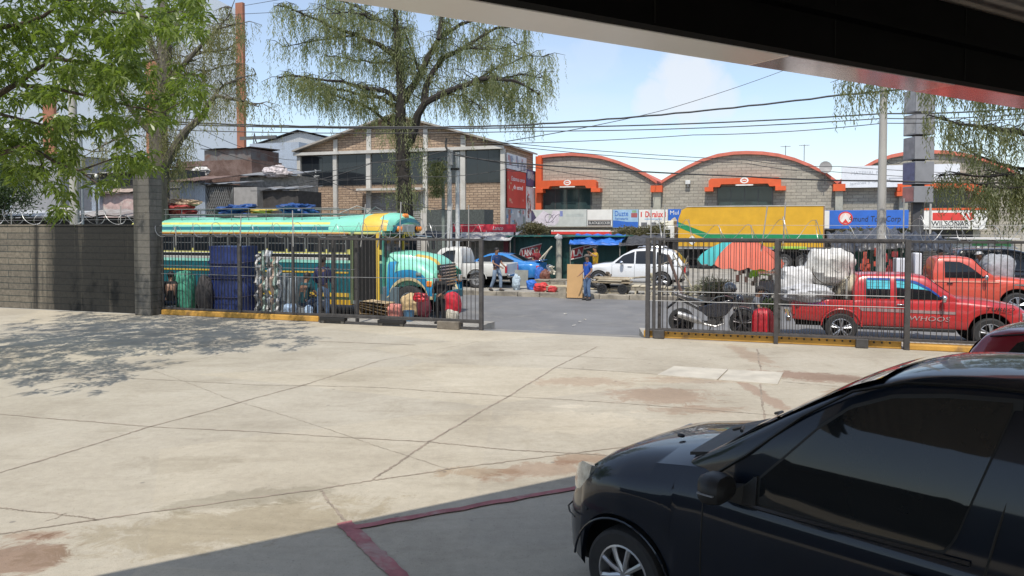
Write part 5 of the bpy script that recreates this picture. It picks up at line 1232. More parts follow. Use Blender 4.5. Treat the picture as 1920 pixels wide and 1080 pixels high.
b = MB(); b.tube([(.1, 0, .66), (.5, 0, .86), (.55, 0, .92)], .03, 8); b.tube([(.52, -.1, .9), (.1, -.11, .2), (-.1, -.1, .3), (-k, -.08, .31)], .02, 6); b.tube([(-.1, .1, .5), (-.8, .08, .86)], .016, 6); b.tube([(-.1, -.1, .5), (-.8, -.08, .86)], .016, 6); b.tube([(-.1, .1, .3), (-k, .08, .31)], .022, 6); b.build('frame', darkp, mc)
for s in (-1, 1): MB().tube([(k, s * .09, .31), (.56, s * .09, .90)], .026, 8).build('fork', M('fork_grey', (.25, .25, .26), .3, .7), mc)
MB().tube([(.42, -.36, 1.0), (.5, -.12, .98), (.54, 0, .96), (.5, .12, .98), (.42, .36, 1.0)], .014, 6).build('handlebar', darkp, mc)
b = MB(); b.ell((.64, 0, .86), (.10, .12, .13), 12, 8); b.build('headlight', mb_, mc)
b = MB(); b.tube([(k + .33 * math.cos(a), 0, .31 + .35 * math.sin(a)) for a in np.linspace(.4, 2.2, 10)], .05, 6); b.build('front_mudguard', mb_, mc)
b = MB(); b.tube([(-.78, 0, .84), (-.92, 0, .72), (-1.06, 0, .60)], .03, 6); b.build('rear_mudguard', darkp, mc)
for s in (-1, 1): b = MB(); b.tube([(.46, s * .22, .99), (.42, s * .30, 1.14)], .008, 5); b.ell((.42, s * .32, 1.17), (.02, .06, .04), 8, 6); b.build('mirror', darkp, mc)
MB().tube([(.0, -.1, .25), (-.06, -.2, .02)], .012, 5).build('kick_stand', darkp, mc)
hz = thing('helmet', 'dark grey motorcycle helmet with a glossy visor resting on the handlebar', 'helmet', W((ur_ + uf_) / 2 + .42, 18.42, 1.0), -AL)
b = MB(); b.ell((0, 0, .14), (.155, .13, .145), 18, 12); b.v = [(x, y, max(z, .03)) for x, y, z in b.v]; b.build('shell', M('helmet_grey', (.08, .09, .10), .15, coat=1), hz)
MB().ell((.07, -.03, .13), (.10, .115, .07), 14, 8).build('visor', M('visor_dark', (.02, .02, .025), .05, coat=1), hz)

# ================================================================ overhead cables
cabm = M('cable_black', (.03, .03, .032), .6)
def wire(pts, lab, r=.02, sag=.0, wob=0.):
    P = [Vector(D(*p)) for p in pts]; Q = []
    for a, c in zip(P[:-1], P[1:]):
        L = (c - a).length
        for i in range(24):
            t = i / 24; q = a.lerp(c, t); q.z -= sag * 4 * t * (1 - t); q.z += wob * math.sin(t * 60 + L); Q.append(q)
    Q.append(P[-1])
    o = MB().tube(Q, r, 5).build('power_line', cabm)
    tag(o, lab, 'cable', 'overhead cables crossing the view')
wire([(330, 229, 31), (950, 236, 31.5), (1580, 178, 27), (2000, 118, 25)], 'thick uneven black cable rising to the right above the vaulted roofs', .035, .12, .012)
wire([(330, 233, 31.4), (1000, 239, 32), (1655, 213, 29.3), (2000, 196, 28)], 'straight black cable meeting the concrete pole near its top', .028, .1)
wire([(300, 243, 31.8), (1000, 246, 32.5), (1655, 222, 29.3), (2000, 206, 28)], 'second straight cable just under the one that meets the pole top', .02, .12)
wire([(820, 270, 33), (1300, 253, 32), (1655, 231, 29.4), (2000, 215, 28)], 'thin cable sloping up to the pole below two thicker cables', .016, .1)
wire([(300, 237, 31.2), (560, 318, 33.3), (850, 395, 33.4)], 'thin cable falling steeply from the pillar tree towards the pole cluster', .014, .3)
wire([(380, 243, 31.2), (490, 287, 36), (560, 300, 36)], 'thin cable falling past the brick column', .012, .1)
wire([(850, 258, 33.4), (1400, 300, 36), (1570, 312, 40), (2000, 330, 44)], 'upper of the thin cables falling across the vaulted roofs', .016, .1)
wire([(940, 272, 33.4), (1400, 306, 36), (1560, 322, 40), (2000, 340, 44)], 'lower of the thin cables falling across the vaulted roofs', .016, .12)
wire([(850, 290, 33.3), (980, 307, 33.5), (1400, 331, 34), (1655, 339, 29.4), (2000, 342, 28)], 'thick dark cable falling across the facade of the vaulted shops', .034, .05)
wire([(540, 348, 33.5), (700, 305, 33.5), (843, 280, 33.4)], 'cable rising across the dark windows of the warehouse to the pole', .018, .12)
wire([(540, 330, 36), (720, 300, 34), (843, 292, 33.4)], 'second cable crossing the warehouse windows above the drooping one', .014, .1)
wire([(843, 285, 33.4), (1010, 315, 36), (1240, 345, 44)], 'cable from the pole cluster past the red billboard', .016, .1)
wire([(540, 333, 34), (760, 330, 33.5), (945, 318, 33.5), (1000, 312, 40)], 'cable across the warehouse glass behind the tree trunk', .014, .15)
wire([(830, 300, 33.4), (640, 335, 35), (470, 358, 36)], 'sagging cable from the pole cluster to the rusty sheds', .014, .15)
wire([(455, 11, 60), (520, 0, 50), (620, -20, 40)], 'upper thin cable at the top of the brick column', .02)
wire([(380, 30, 60), (500, 24, 55), (700, 10, 45)], 'lower thin cable passing the brick column top', .02)
wire([(1655, 297, 29.5), (1700, 296, 35)], 'short slack cable between the concrete pole and the totem sign', .014, .25)
wire([(950, 265, 33), (1250, 205, 50), (1480, 128, 60)], 'faint thin cable rising past the white cloud', .02, .1)
# ================================================================ shanties on the left, pale building, far shed
rust = corr('rusty_sheet', (.135, .08, .062), (.22, .15, .125), .10, 0, .8, .1, .5); zinc = corr('zinc_sheet', (.36, .37, .38), (.25, .22, .19), .10, 0, .5, .4, .52); zincb = corr('zinc_blue', (.42, .47, .54), (.34, .36, .40), .12, 0, .5, .3, .55)
dkw = M('dark_boards', (.05, .045, .042), .85, var=.4, scale=4, bump=.5); plast = M('grey_plaster', (.28, .265, .25), .9, var=.2, bump=.2); peel = M('peeling_wall', (.50, .36, .33), .85, var=.3, scale=4, dirt=((.58, .52, .47), .5))
def shack(lab, px0, px1, yt, yb, v, mat, dep=2.0, roof=None, rz=.35, over=.2, slope=.0, name='shack', cat='shed', deco=None):
    (u0, z1), (u1, _) = ST(px0, yt, v), ST(px1, yt, v); z0 = ST((px0 + px1) / 2, yb, v)[1]; z1 = (z1 + ST(px1, yt, v)[1]) / 2
    z0 = 0 if z0 < 3 else z0
    t = sthing(name, lab, cat, (u0 + u1) / 2, v, 0, 0, 'sheds and walls behind the bus'); h = (u1 - u0) / 2
    MB().bx(-h, h, 0, dep, 0, z1).build('wall', mat, t, smooth=False)
    if roof:
        b = MB(); nseg = 10; secs = []
        for i in range(nseg + 1):
            x = -h - over + (2 * h + 2 * over) * i / nseg; dz = rnd.uniform(-.05, .05) + slope * (x / h)
            secs.append([(x, -over * 2 + rnd.uniform(-.1, .1), z1 + .02 + dz), (x, dep, z1 + rz + dz), (x, dep, z1 + rz + .05 + dz), (x, -over * 2 + rnd.uniform(-.05, .05), z1 + .07 + dz)])
        b.loft(secs).build('roof', roof, t, smooth=False)
    if deco: deco(t, h, z1)
    return t, h, z1
def bars_deco(n, m, zlo, col=None):
    def f(t, h, z1):
        for i in range(n): MB().bx(-h, h, -.06, -.01, zlo + (z1 - zlo) * (i + .5) / n - .03, zlo + (z1 - zlo) * (i + .5) / n + .03).build('slat', m, t, smooth=False)
    return f
shack('shed fronted with pale blue corrugated sheet under a torn rusty roof, behind the bus', 337, 384, 343, 420, 33.5, zincb, 2.5, rust, .5, .3)
def cage(t, h, z1):
    b = MB()
    for i in range(16):
        x = -h + 2 * h * i / 15; b.cyl((x, -.03, z1 - 1.6), (min(h, x + .5), -.03, z1 - .1), .012, n=4); b.cyl((x, -.03, z1 - 1.6), (max(-h, x - .5), -.03, z1 - .1), .012, n=4)
    b.build('mesh', M('mesh_wire', (.28, .28, .27), .5, .5), t, smooth=False)
shack('dark wire mesh cage between the pale blue shed and the grey plaster wall', 384, 437, 347, 420, 33.6, dkw, 2.5, zinc, .3, .1, deco=cage)
shack('plain grey plaster wall right of the wire mesh cage', 438, 482, 351, 420, 33.5, plast, 2.2)
shack('low dark timber lean-to between the plaster wall and the warehouse', 482, 559, 358, 420, 34.0, dkw, 2.2, zinc, .3, .1)
shack('long rust brown corrugated wall above the pale blue shed', 330, 472, 301, 340, 38, rust, 3, None)
shack('low block wall with a small opening under the rust brown sheds', 450, 560, 331, 360, 37.0, M('old_block', (.27, .25, .225), .9, var=.4, scale=5, bump=.6), 2, zinc, .4, .2)
shack('rust and grey corrugated hut on top of the sheds, left of the brick column', 383, 470, 280, 310, 41, corr('rust_grey', (.17, .165, .16), (.15, .085, .065), .1, 0, .7, .2, .52, .5), 3, M('roof_edge', (.09, .07, .06), .8), .12, .1)
shack('pale blue grey metal building between the brick column and the warehouse', 468, 560, 268, 340, 50, zincb, 4, None)
shack('dark slatted timber structure with a pale roof edge behind the block wall', 170, 262, 327, 380, 30, dkw, 2, M('roof_pale', (.40, .37, .33), .8), .15, .15, deco=bars_deco(5, M('slat_grey', (.16, .155, .15), .8), 2.6))
shack('dark weathered shed of grey boards right of the block pillar', 296, 338, 318, 400, 34.5, M('grey_boards', (.10, .098, .095), .85, var=.35, scale=4, bump=.5), 2, rust, .3, .2, deco=bars_deco(5, M('slat_grey', (.16, .155, .15), .8), 2.4))
shack('pink and white peeling wall behind the block wall, left of the pillar', 186, 262, 364, 400, 26, peel, 1.2, M('tile_edge', (.33, .25, .2), .9, var=.4, scale=6), .25, .1)
shack('small grey steel cabinet standing over the block wall beside the peeling wall', 171, 186, 347, 400, 25.8, zincb, .6)
shack('large grey concrete building behind the mango branches at the left', 20, 112, 292, 400, 45, M('grey_building', (.24, .24, .25), .85, var=.15), 5, M('flat_roof', (.2, .2, .2), .8), .1, .1)
shack('low shelter with bright corrugated roof sheets behind the left part of the wall', -90, 132, 409, 440, 22.5, dkw, 1.5, corr('bright_zinc', (.56, .56, .55), (.42, .39, .36), .1, 0, .5, .3, .6), .28, .35, .02)
shack('low shelter with tired tin roof behind the wall, next to the pillar', 138, 248, 408, 440, 22.6, dkw, 1.5, corr('tired_zinc', (.42, .39, .36), (.28, .22, .19), .1, 0, .6, .2, .5), .3, .2, -.01)
# torn pale sheeting on the sheds
for px, py, v, lab, cc in ((520, 318, 36.8, 'heap of pale pink and white cloth on the shed roofs beside the warehouse', (.46, .41, .41)), (120, 393, 22.9, 'crumpled pale sheet on the shelter roof behind the wall', (.52, .50, .46)), (375, 316, 37.4, 'white tied bundle on the sheds in front of the rust brown wall', (.55, .53, .5))):
    u, z = ST(px, py, v)
    lump('cloth_heap', lab, 'cloth', u, v, z - .45, ((.75, .4, .3) if px == 520 else (.55, .3, .26)), M('cloth_%d' % px, cc, .85, var=.45, scale=7, bump=.8, bscale=8), .3, 1, px)
# big pale hall with brick corner columns
vH = 85.
uh = ST(455, 200, vH)[0]
hall = sthing('pale_hall', 'huge pale grey hall far behind the left trees', 'building', uh - 30, vH)
b = MB(); pf = [(-60, 0), (30, 0), (30, 31.5), (25, 34), (-60, 52)]; b.add([(x, 0, z) for x, z in pf] + [(x - 25, 30, z) for x, z in pf], [(0, 1, 2, 3, 4), (9, 8, 7, 6, 5)] + [(i, (i + 1) % 5, 5 + (i + 1) % 5, 5 + i) for i in range(5)])
b.build('wall', M('pale_hall_wall', (.36, .41, .47), .7, var=.05, scale=.1), hall, smooth=False)
bcol = M('brick_column', (.30, .125, .075), .85, var=.18, scale=.8, bump=.2)
MB().bx(29.4, 30.55, -.5, -.01, 0, 32.6).build('corner_column', bcol, hall, smooth=False)
u = ST(97, 270, vH)[0] - (uh - 30); MB().bx(u - 1.1, u + 1.1, -.5, -.01, 0, 22).build('column', bcol, hall, smooth=False)
u = ST(292, 200, vH)[0] - (uh - 30); MB().bx(u - 1.3, u + 1.5, -.5, -.01, 0, 26).build('column', bcol, hall, smooth=False)
MB().box((-12, -.3, 18), (60, .25, .6)).build('ledge', M('hall_ledge', (.5, .52, .55), .7), hall, smooth=False)
# far pale gabled shed roof
vF = 60.; (u0, z0), (u1, z1), (u2, z2) = ST(482, 272, vF), ST(562, 247, vF), ST(640, 272, vF)
fs_ = sthing('far_shed', 'pale corrugated gable roof beyond the warehouse, right of the brick column', 'building', u1, vF)
MB().prism([(u0 - u1, 0), (u2 - u1, 0), (u2 - u1, z0), (0, z1), (u0 - u1, z0)], 0, 12).build('wall', corr('pale_zinc', (.44, .45, .46), (.38, .38, .38), .25, 0, .5, .2, .6), fs_, smooth=False)
b = MB()
for s in (-1, 1): b.quad((0, -.4, z1 + .15), (s * (u2 - u1 + .3), -.4, z0 + .1), (s * (u2 - u1 + .3), 12, z0 + .1), (0, 12, z1 + .15))
b.build('roof', M('dark_roof', (.12, .12, .13), .6, .2), fs_, smooth=False)
for s in (-1,): MB().bx(u0 - u1 - 1.5, -2.2, -.6, -.41, z1 - .6, z1 - .3).build('vent', M('vent_dark', (.1, .1, .1), .6), fs_, smooth=False)
st_ = sthing('roof_antenna', 'small steel antenna frame beside the brick column', 'antenna', *[ST(478, 272, 58)[0], 58, ST(478, 272, 58)[1]])
b = MB(); b.tube([(-.35, 0, -1), (-.05, 0, 1.1)], .05, 4); b.tube([(.45, 0, -1), (-.05, 0, 1.1)], .05, 4); b.tube([(-.2, 0, 0), (.2, 0, 0)], .04, 4); b.tube([(.05, 0, .5), (.3, 0, .1), (.05, 0, -.4), (-.1, 0, 0), (.05, 0, .5)], .04, 4); b.build('frame', frame, st_)

# ================================================================ market stalls on the far side
gpan = corr('stall_green', (.010, .060, .055), (.014, .05, .045), .3, 0, .55, .2, .5, .3); gpan2 = M('stall_roof_green', (.03, .16, .12), .5, .2, .2)
bred = M('banner_red', (.30, .025, .03), .6, var=.15); bwhite = M('banner_white', (.62, .60, .57), .6)
def stall(lab, px0, px1, ytop, v, dep, wall, roof, rth=.06, over=.5):
    (u0, z1), (u1, _) = ST(px0, ytop, v), ST(px1, ytop, v); z1 = (z1 + ST(px1, ytop, v)[1]) / 2
    t = sthing('market_stall', lab, 'stall', (u0 + u1) / 2, v, -.02, 0, 'market stalls on the far pavement'); h = (u1 - u0) / 2
    b = MB(); b.bx(-h, h, dep - .05, dep, 0, z1 - .05); b.bx(-h, -h + .05, .003, dep - .06, 0, z1 - .05); b.bx(h - .05, h, .003, dep - .06, 0, z1 - .05); b.bx(-h, h, -.05, 0, 0, z1 - .06); b.build('wall', wall, t, smooth=False)
    MB().bx(-h - .1, h + .1, -over, dep + .1, z1, z1 + rth).build('roof', roof, t, smooth=False)
    return t, h, z1
vM = 35.5
t, h, z1 = stall('dark green sheet metal stall with a slanted red banner, left of the pale post', 958, 1044, 443, vM, 2.2, gpan, gpan2)
(ua, za), (ub, zb) = ST(971, 470, vM), ST(1016, 458, vM); um = (ST(958, 443, vM)[0] + ST(1044, 443, vM)[0]) / 2
def banner(t, um, P, txt, size, wid, col=bred):
    q = [(ST(x, y, vM)[0] - um, -.09, ST(x, y, vM)[1]) for x, y in P]
    b = MB(); b.add(q + [(x, -.07, z) for x, _, z in q], [(0, 1, 2, 3), (7, 6, 5, 4), (0, 4, 5, 1), (1, 5, 6, 2), (2, 6, 7, 3), (3, 7, 4, 0)])
    bn = b.build('banner', col, t, smooth=False)
    cx = sum(p[0] for p in q) / 4; cz = sum(p[2] for p in q) / 4; a = math.atan2(q[1][2] - q[0][2], q[1][0] - q[0][0])
    text(txt, size, bwhite, bn, loc=(cx, -.1, cz), wid=wid, rot=(R(90), -a, 0), slant=.15, bold=.01)
    b = MB(); b.tube([(x, -.095, z) for x, _, z in q] + [(q[0][0], -.095, q[0][2])], .03, 4); b.build('banner_edge', bwhite, bn)
banner(t, um, [(972, 487), (1010, 480), (1017, 456), (978, 466)], 'LANCO', .5, .85)
MB().bx(-h - .35, -h - .1, -.12, -.05, .6, 1.9).build('banner', M('banner_maroon', (.14, .02, .03), .6), t, smooth=False)
t, h, z1 = stall('dark green sheet metal stall under a blue tarp awning', 1052, 1172, 443, vM, 2.2, gpan, gpan2); um = (ST(1052, 443, vM)[0] + ST(1172, 443, vM)[0]) / 2
banner(t, um, [(1070, 486), (1092, 481), (1096, 460), (1074, 466)], 'LA', .42, .42); banner(t, um, [(1096, 466), (1122, 459), (1122, 455), (1096, 460)], '-', .1, .2, M('banner_dkred', (.16, .02, .035), .6))
def tarp(name, lab, P, mat, v0, dep, drop=.25, wav=.08, nx=18, cat='awning'):
    """P: left and right pixel of the front edge (x,y) and the rise at the back"""
    (u0, z0), (u1, z1) = ST(*P[0], v0), ST(*P[1], v0); zb = P[2]; um = (u0 + u1) / 2
    t = sthing(name, lab, cat, um, v0, -.02); b = MB(); vs = []; ny = 7
    for i in range(nx + 1):
        x = u0 - um + (u1 - u0) * i / nx; zf = z0 + (z1 - z0) * i / nx
        for j in range(ny + 1):
            f = j / ny; sag = -.12 * math.sin(math.pi * f) * (1 + .6 * math.sin(i * .9)); w = wav * math.sin(i * 1.7 + j) * (1 - f * .5)
            vs.append((x, -.003 + dep * f, zf + zb * f + sag + w + .02))
        vs[-(ny + 1)] = (vs[-(ny + 1)][0], -.05, zf - drop * (.7 + .25 * noise.noise(Vector((i * .45, u0, 0)))))
    m = ny + 1; b.add(vs, [(i * m + j, (i + 1) * m + j, (i + 1) * m + j + 1, i * m + j + 1) for i in range(nx) for j in range(ny)])
    o = b.build('sheet', mat, t); sd = o.modifiers.new('Solid', 'SOLIDIFY'); sd.thickness = .012
    for x in (u0 - um + .05, u1 - um - .05):
        for y in (.05, dep - .05): MB().cyl((x, y, 0), (x, y, (z0 + z1) / 2 + (zb if y > .1 else 0) - .05), .025, n=6).build('pole', M('stall_pole', (.22, .20, .17), .8), t)
    return t
tarp('tarp_awning', 'bright blue tarp awning over the second green stall', [(1067, 452), (1164, 453), .32], M('blue_awning', (.035, .16, .55), .5, var=.15, bump=.4, bscale=6), 34.2, 1.4, .18)
tarp('tarp_awning', 'charcoal shade cloth awning right of the blue tarp', [(1160, 456), (1240, 452), .3], M('charcoal_cloth', (.06, .06, .065), .8, var=.3, bump=.5), 34.0, 2.0, .15)
t, h, z1 = stall('dark open stall under the charcoal shade cloth behind the white SUV', 1172, 1262, 452, vM + .8, 2, dkw, dkw)
po = sthing('stone_post', 'pale weathered post with a white bag on top between the two green stalls', 'post', ST(1048, 470, vM - .5)[0], vM - .5, -.02)
MB().cyl((0, 0, 0), (0, 0, ST(1048, 446, vM - .5)[1]), .15, .14, 10).build('shaft', M('post_pale', (.36, .34, .28), .85, var=.3), po)
MB().ell((0, -.05, ST(1048, 442, vM - .5)[1] - .05), (.15, .13, .13), 20, 12, jit=.3).build('bag', bwhite, po)
shack('dark wire screened lean-to behind the bus bonnet, beside the pole cluster', 800, 908, 393, 440, 39.5, M('dark_screen', (.075, .085, .08), .8, var=.4, scale=9, bump=.6), 1.5)
# red awning shed left
t, h, z1 = stall('grey corrugated kiosk under a red fascia and grey tarp, behind the white pickup', 846, 955, 446, 36, 2.4, corr('kiosk_grey', (.20, .195, .18), (.15, .14, .12), .25, 0, .7, .2, .5, .5), dkw, .06, .9)
(ua, za), (ub, zb) = ST(849, 421, 35), ST(966, 437, 35)
f = sthing('red_fascia', 'long red shop fascia with a pale scribbled word above the grey kiosk', 'sign', (ua + ub) / 2, 35); L = (ub - ua) / 2
MB().bx(-L, L, 0, .15, 2.33, 2.72).build('board', M('fascia_red', (.52, .03, .05), .5, var=.1), f, smooth=False); text('Lanco', .3, bwhite, f, loc=(L * .45, -.006, 2.52), wid=.55, slant=.3)
for x in (-L + .1, L - .1): MB().bx(x - .04, x + .04, .16, .24, 0, 2.6).build('post', iron2, f, smooth=False)
tarp('tarp_awning', 'greyish white tarp sagging under the red fascia', [(846, 446), (958, 444), .25], M('tarp_white', (.45, .44, .42), .7, var=.3, bump=.5), 34.4, 1.5, .2, .05)
tarp('tarp_awning', 'black shade cloth stretched behind the bus bonnet', [(775, 440), (850, 444), .2], M('black_cloth', (.05, .05, .055), .8, var=.3), 34.6, 1.6, .1, .04)
# right hand stalls
tarp('tarp_awning', 'large black plastic awning sagging in front of the blue shop sign', [(1560, 462), (1702, 452), .55], M('black_plastic_sheet', (.075, .075, .08), .35, var=.5, scale=4, bump=.8, bscale=7), 33.5, 3.0, .35, .14, 26)
tarp('tarp_awning', 'dark peaked plastic awning right of the totem sign', [(1700, 458), (1790, 462), .5], M('black_plastic_sheet2', (.06, .065, .08), .35, var=.5, scale=4, bump=.8, bscale=7), 33.8, 2.5, .3, .18)
t, h, z1 = stall('green and white stall with goods on racks under the black awning', 1590, 1700, 459, 36.8, 1.5, M('stall_mid_green', (.05, .14, .10), .6, var=.3), dkw)
t, h, z1 = stall('pale kiosk with green panels and posters left of the black SUV', 1797, 1900, 448, 37, 2, M('kiosk_pale', (.50, .54, .52), .6, var=.15), bwhite)
for i, (x, m) in enumerate(((-.75, sgw), (-.25, M('poster_green', (.10, .36, .14), .6)), (.25, sgw), (.7, M('poster_green', (.10, .36, .14), .6)))):
    MB().bx(h * x * .9 - .28, h * x * .9 + .28, -.075, -.052, 1.0 if i % 2 == 0 else 1.75, 1.75 if i % 2 == 0 else 2.1).build('poster', m, t, smooth=False)
for k_, (px, py, c, lab) in enumerate(((1632, 480, (.45, .08, .05), 'red goods hanging under the black awning, left of the white boxes'), (1668, 482, (.35, .05, .05), 'dark red goods hanging beside the white boxes'), (1600, 487, (.05, .07, .12), 'navy clothes hanging under the black awning'), (1395, 490, (.12, .06, .05), 'rack of dark red produce under the coral parasol'), (1425, 497, (.08, .06, .05), 'dark crates under the coral parasol'))):
    u, z = ST(px, py, 33.5 if px > 1500 else 29.8); v = 33.5 if px > 1500 else 29.8
    t = sthing('goods_rack', lab, 'goods', u, v, -.02, 0, 'goods on the far pavement')
    for s in (-.45, .45): MB().cyl((s, 0, 0), (s, 0, z + .25), .02, n=6).build('upright', iron2, t)
    for i in range(14): MB().box((rnd.uniform(-.42, .42), rnd.uniform(-.12, .12), z + rnd.uniform(-.7, .2)), (.12, .1, rnd.uniform(.15, .35)), rz=rnd.uniform(0, 3)).build('stock', M('stock_%d' % k_, c, .7, var=.6, scale=5), t, smooth=False)
t = sthing('green_canopy_frame', 'lime green cover on a black bent frame in front of the yellow truck', 'awning', ST(1480, 480, 30.5)[0], 30.5, -.02)
zc = ST(1480, 463, 30.5)[1]
MB().bx(-.6, .6, -.3, .5, zc - .06, zc + .03).build('cover', M('lime', (.28, .50, .05), .5), t, smooth=False, bevel=.02)
MB().tube([(-.55, 0, zc - .1), (.3, 0, zc - .1), (.55, 0, zc - .3), (.5, 0, 0)], .05, 8).build('frame', darkp, t)
# ================================================================ trees
rg = np.random.default_rng(5)
def quadmesh(name, V, mat, parent=None):
    """V: (n,4,3) array of leaf quads"""
    n = len(V); me = bpy.data.meshes.new(name)
    me.vertices.add(n * 4); me.loops.add(n * 4); me.polygons.add(n)
    me.vertices.foreach_set('co', np.ascontiguousarray(V, dtype=np.float32).ravel())
    me.loops.foreach_set('vertex_index', np.arange(n * 4, dtype=np.int32))
    me.polygons.foreach_set('loop_start', np.arange(0, n * 4, 4, dtype=np.int32))
    me.update(calc_edges=True); me.validate(); me.materials.append(mat)
    o = bpy.data.objects.new(name, me); COL.objects.link(o); o.parent = parent; return o
def nrm(a): return a / np.maximum(1e-9, np.linalg.norm(a, axis=-1, keepdims=True))
def leaves(base, dirs, ln, wd, curl=.15):
    n = len(base); d = nrm(dirs); r = rg.normal(size=(n, 3)); s = nrm(np.cross(d, r)); up = nrm(np.cross(s, d))
    tip = base + d * ln[:, None] - np.array([0, 0, 1.]) * (ln * curl)[:, None]
    mid = base + d * (ln * .5)[:, None]
    return np.stack([base, mid + s * (wd * .5)[:, None] + up * (wd * .15)[:, None], tip, mid - s * (wd * .5)[:, None] + up * (wd * .15)[:, None]], 1)
def limb_pts(pix, Y, dy=0.):
    k = len(pix); return [Vector(D(x, y, Y + dy * (i / max(1, k - 1)) ** 1.2)) for i, (x, y) in enumerate(pix)]
def resample(P, step):
    Q = []
    for a, c in zip(P[:-1], P[1:]):
        n = max(1, int((c - a).length / step))
        Q += [a.lerp(c, i / n) for i in range(n)]
    return Q + [P[-1]]
def wavy(P, amp):
    return [p + Vector((rnd.gauss(0, amp), rnd.gauss(0, amp), rnd.gauss(0, amp))) if 0 < i < len(P) - 1 else p for i, p in enumerate(P)]
def limbs_mesh(b, LM, Y):
    out = []
    for pix, dy, r0, r1 in LM:
        P = limb_pts(pix, Y, dy); Q = wavy(resample(P, .5), .03)
        n = len(Q); b.tube(Q, [r0 + (r1 - r0) * (i / max(1, n - 1)) ** .8 for i in range(n)], 8); out.append((Q, r0, r1))
    return out
def willow(name, label, Y, base, LM, hang, tw, mat, bark, seed, lw=.03, trunk=True, twl=(.5, 1.5), lf=(.10, .2), bunch=1.0, step=.3, up=.25):
    global rg
    rg = np.random.default_rng(seed); rnd.seed(seed)
    t = thing(name, label, 'tree', base); o = Vector(base)
    b = MB(); L = limbs_mesh(b, LM, Y); st, ln = [], []
    for (Q, r0, r1), (pix, dy, _, _) in zip(L, LM):
        k = len(Q)
        for i, p in enumerate(resample(Q, step)):
            f = i / max(1, len(resample(Q, step)) - 1)
            if r0 > .2 and f < .38: continue
            for _ in range(rnd.choice((1, 2, 2, 3)) if rnd.random() < tw else 0):
                a = rnd.uniform(0, 6.283); l = rnd.uniform(*twl) * (1.1 - .4 * f)
                d = Vector((math.cos(a), math.sin(a) * .8, rnd.uniform(-.1, .6) * up * 3)); 
                e1 = p + d * l * .5; e2 = p + d * l + Vector((0, 0, -l * .25))
                b.tube([p, e1, e2], [.022, .014, .006], 4)
                m = max(2, int(rnd.uniform(4, 8) * bunch))
                for _ in range(m):
                    g = rnd.random() ** .7; q = p.lerp(e1, g * 2) if g < .5 else e1.lerp(e2, g * 2 - 1)
                    st.append(q); ln.append(rnd.uniform(*hang) * (.5 + .5 * rnd.random()))
    b.v = [tuple(Vector(v) - o) for v in b.v]
    b.build('trunk', bark, t)
    S0 = np.array([tuple(p - o) for p in st]); Ln = np.array(ln); B, DR = [], []
    drift = rg.normal(0, .16, (len(S0), 2)); per = .085
    for i in range(len(S0)):
        n = int(Ln[i] / per) + 2; f = np.arange(n) * per
        P = np.stack([S0[i, 0] + drift[i, 0] * np.sqrt(f + .02) + rg.normal(0, .012, n), S0[i, 1] + drift[i, 1] * np.sqrt(f + .02), S0[i, 2] - f + .04 * np.sin(f * 3)], 1)
        B.append(P); dd = rg.normal(0, .5, (n, 3)); dd[:, 2] = -1; DR.append(dd)
    B = np.concatenate(B); DR = np.concatenate(DR); N = len(B)
    V = leaves(B, DR, rg.uniform(*lf, N), rg.uniform(lw * .7, lw * 1.3, N), .1)
    quadmesh('crown', V, mat, t)
    return t, N
bark = brick('bark_dummy', (.1, .09, .08), (.1, .09, .08), (.05, .05, .05), 1, 1) if False else M('dark_bark', (.030, .025, .021), .95, var=.5, scale=7, bump=1.0, bscale=22, stretch=(1, 1, .25))
bark2 = M('grey_bark', (.10, .088, .07), .95, var=.5, scale=6, bump=1.0, bscale=20, stretch=(1, 1, .25))
wl_m = leafmat('willow_leaf', (.12, .165, .085), (.22, .24, .12), (.30, .29, .17), .5, .5, .7)
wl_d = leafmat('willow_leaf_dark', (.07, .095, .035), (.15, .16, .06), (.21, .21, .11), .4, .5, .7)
wl_s = leafmat('wispy_leaf', (.13, .15, .07), (.22, .215, .10), (.28, .25, .15), .5, .55, .7)
Yc = 34.3
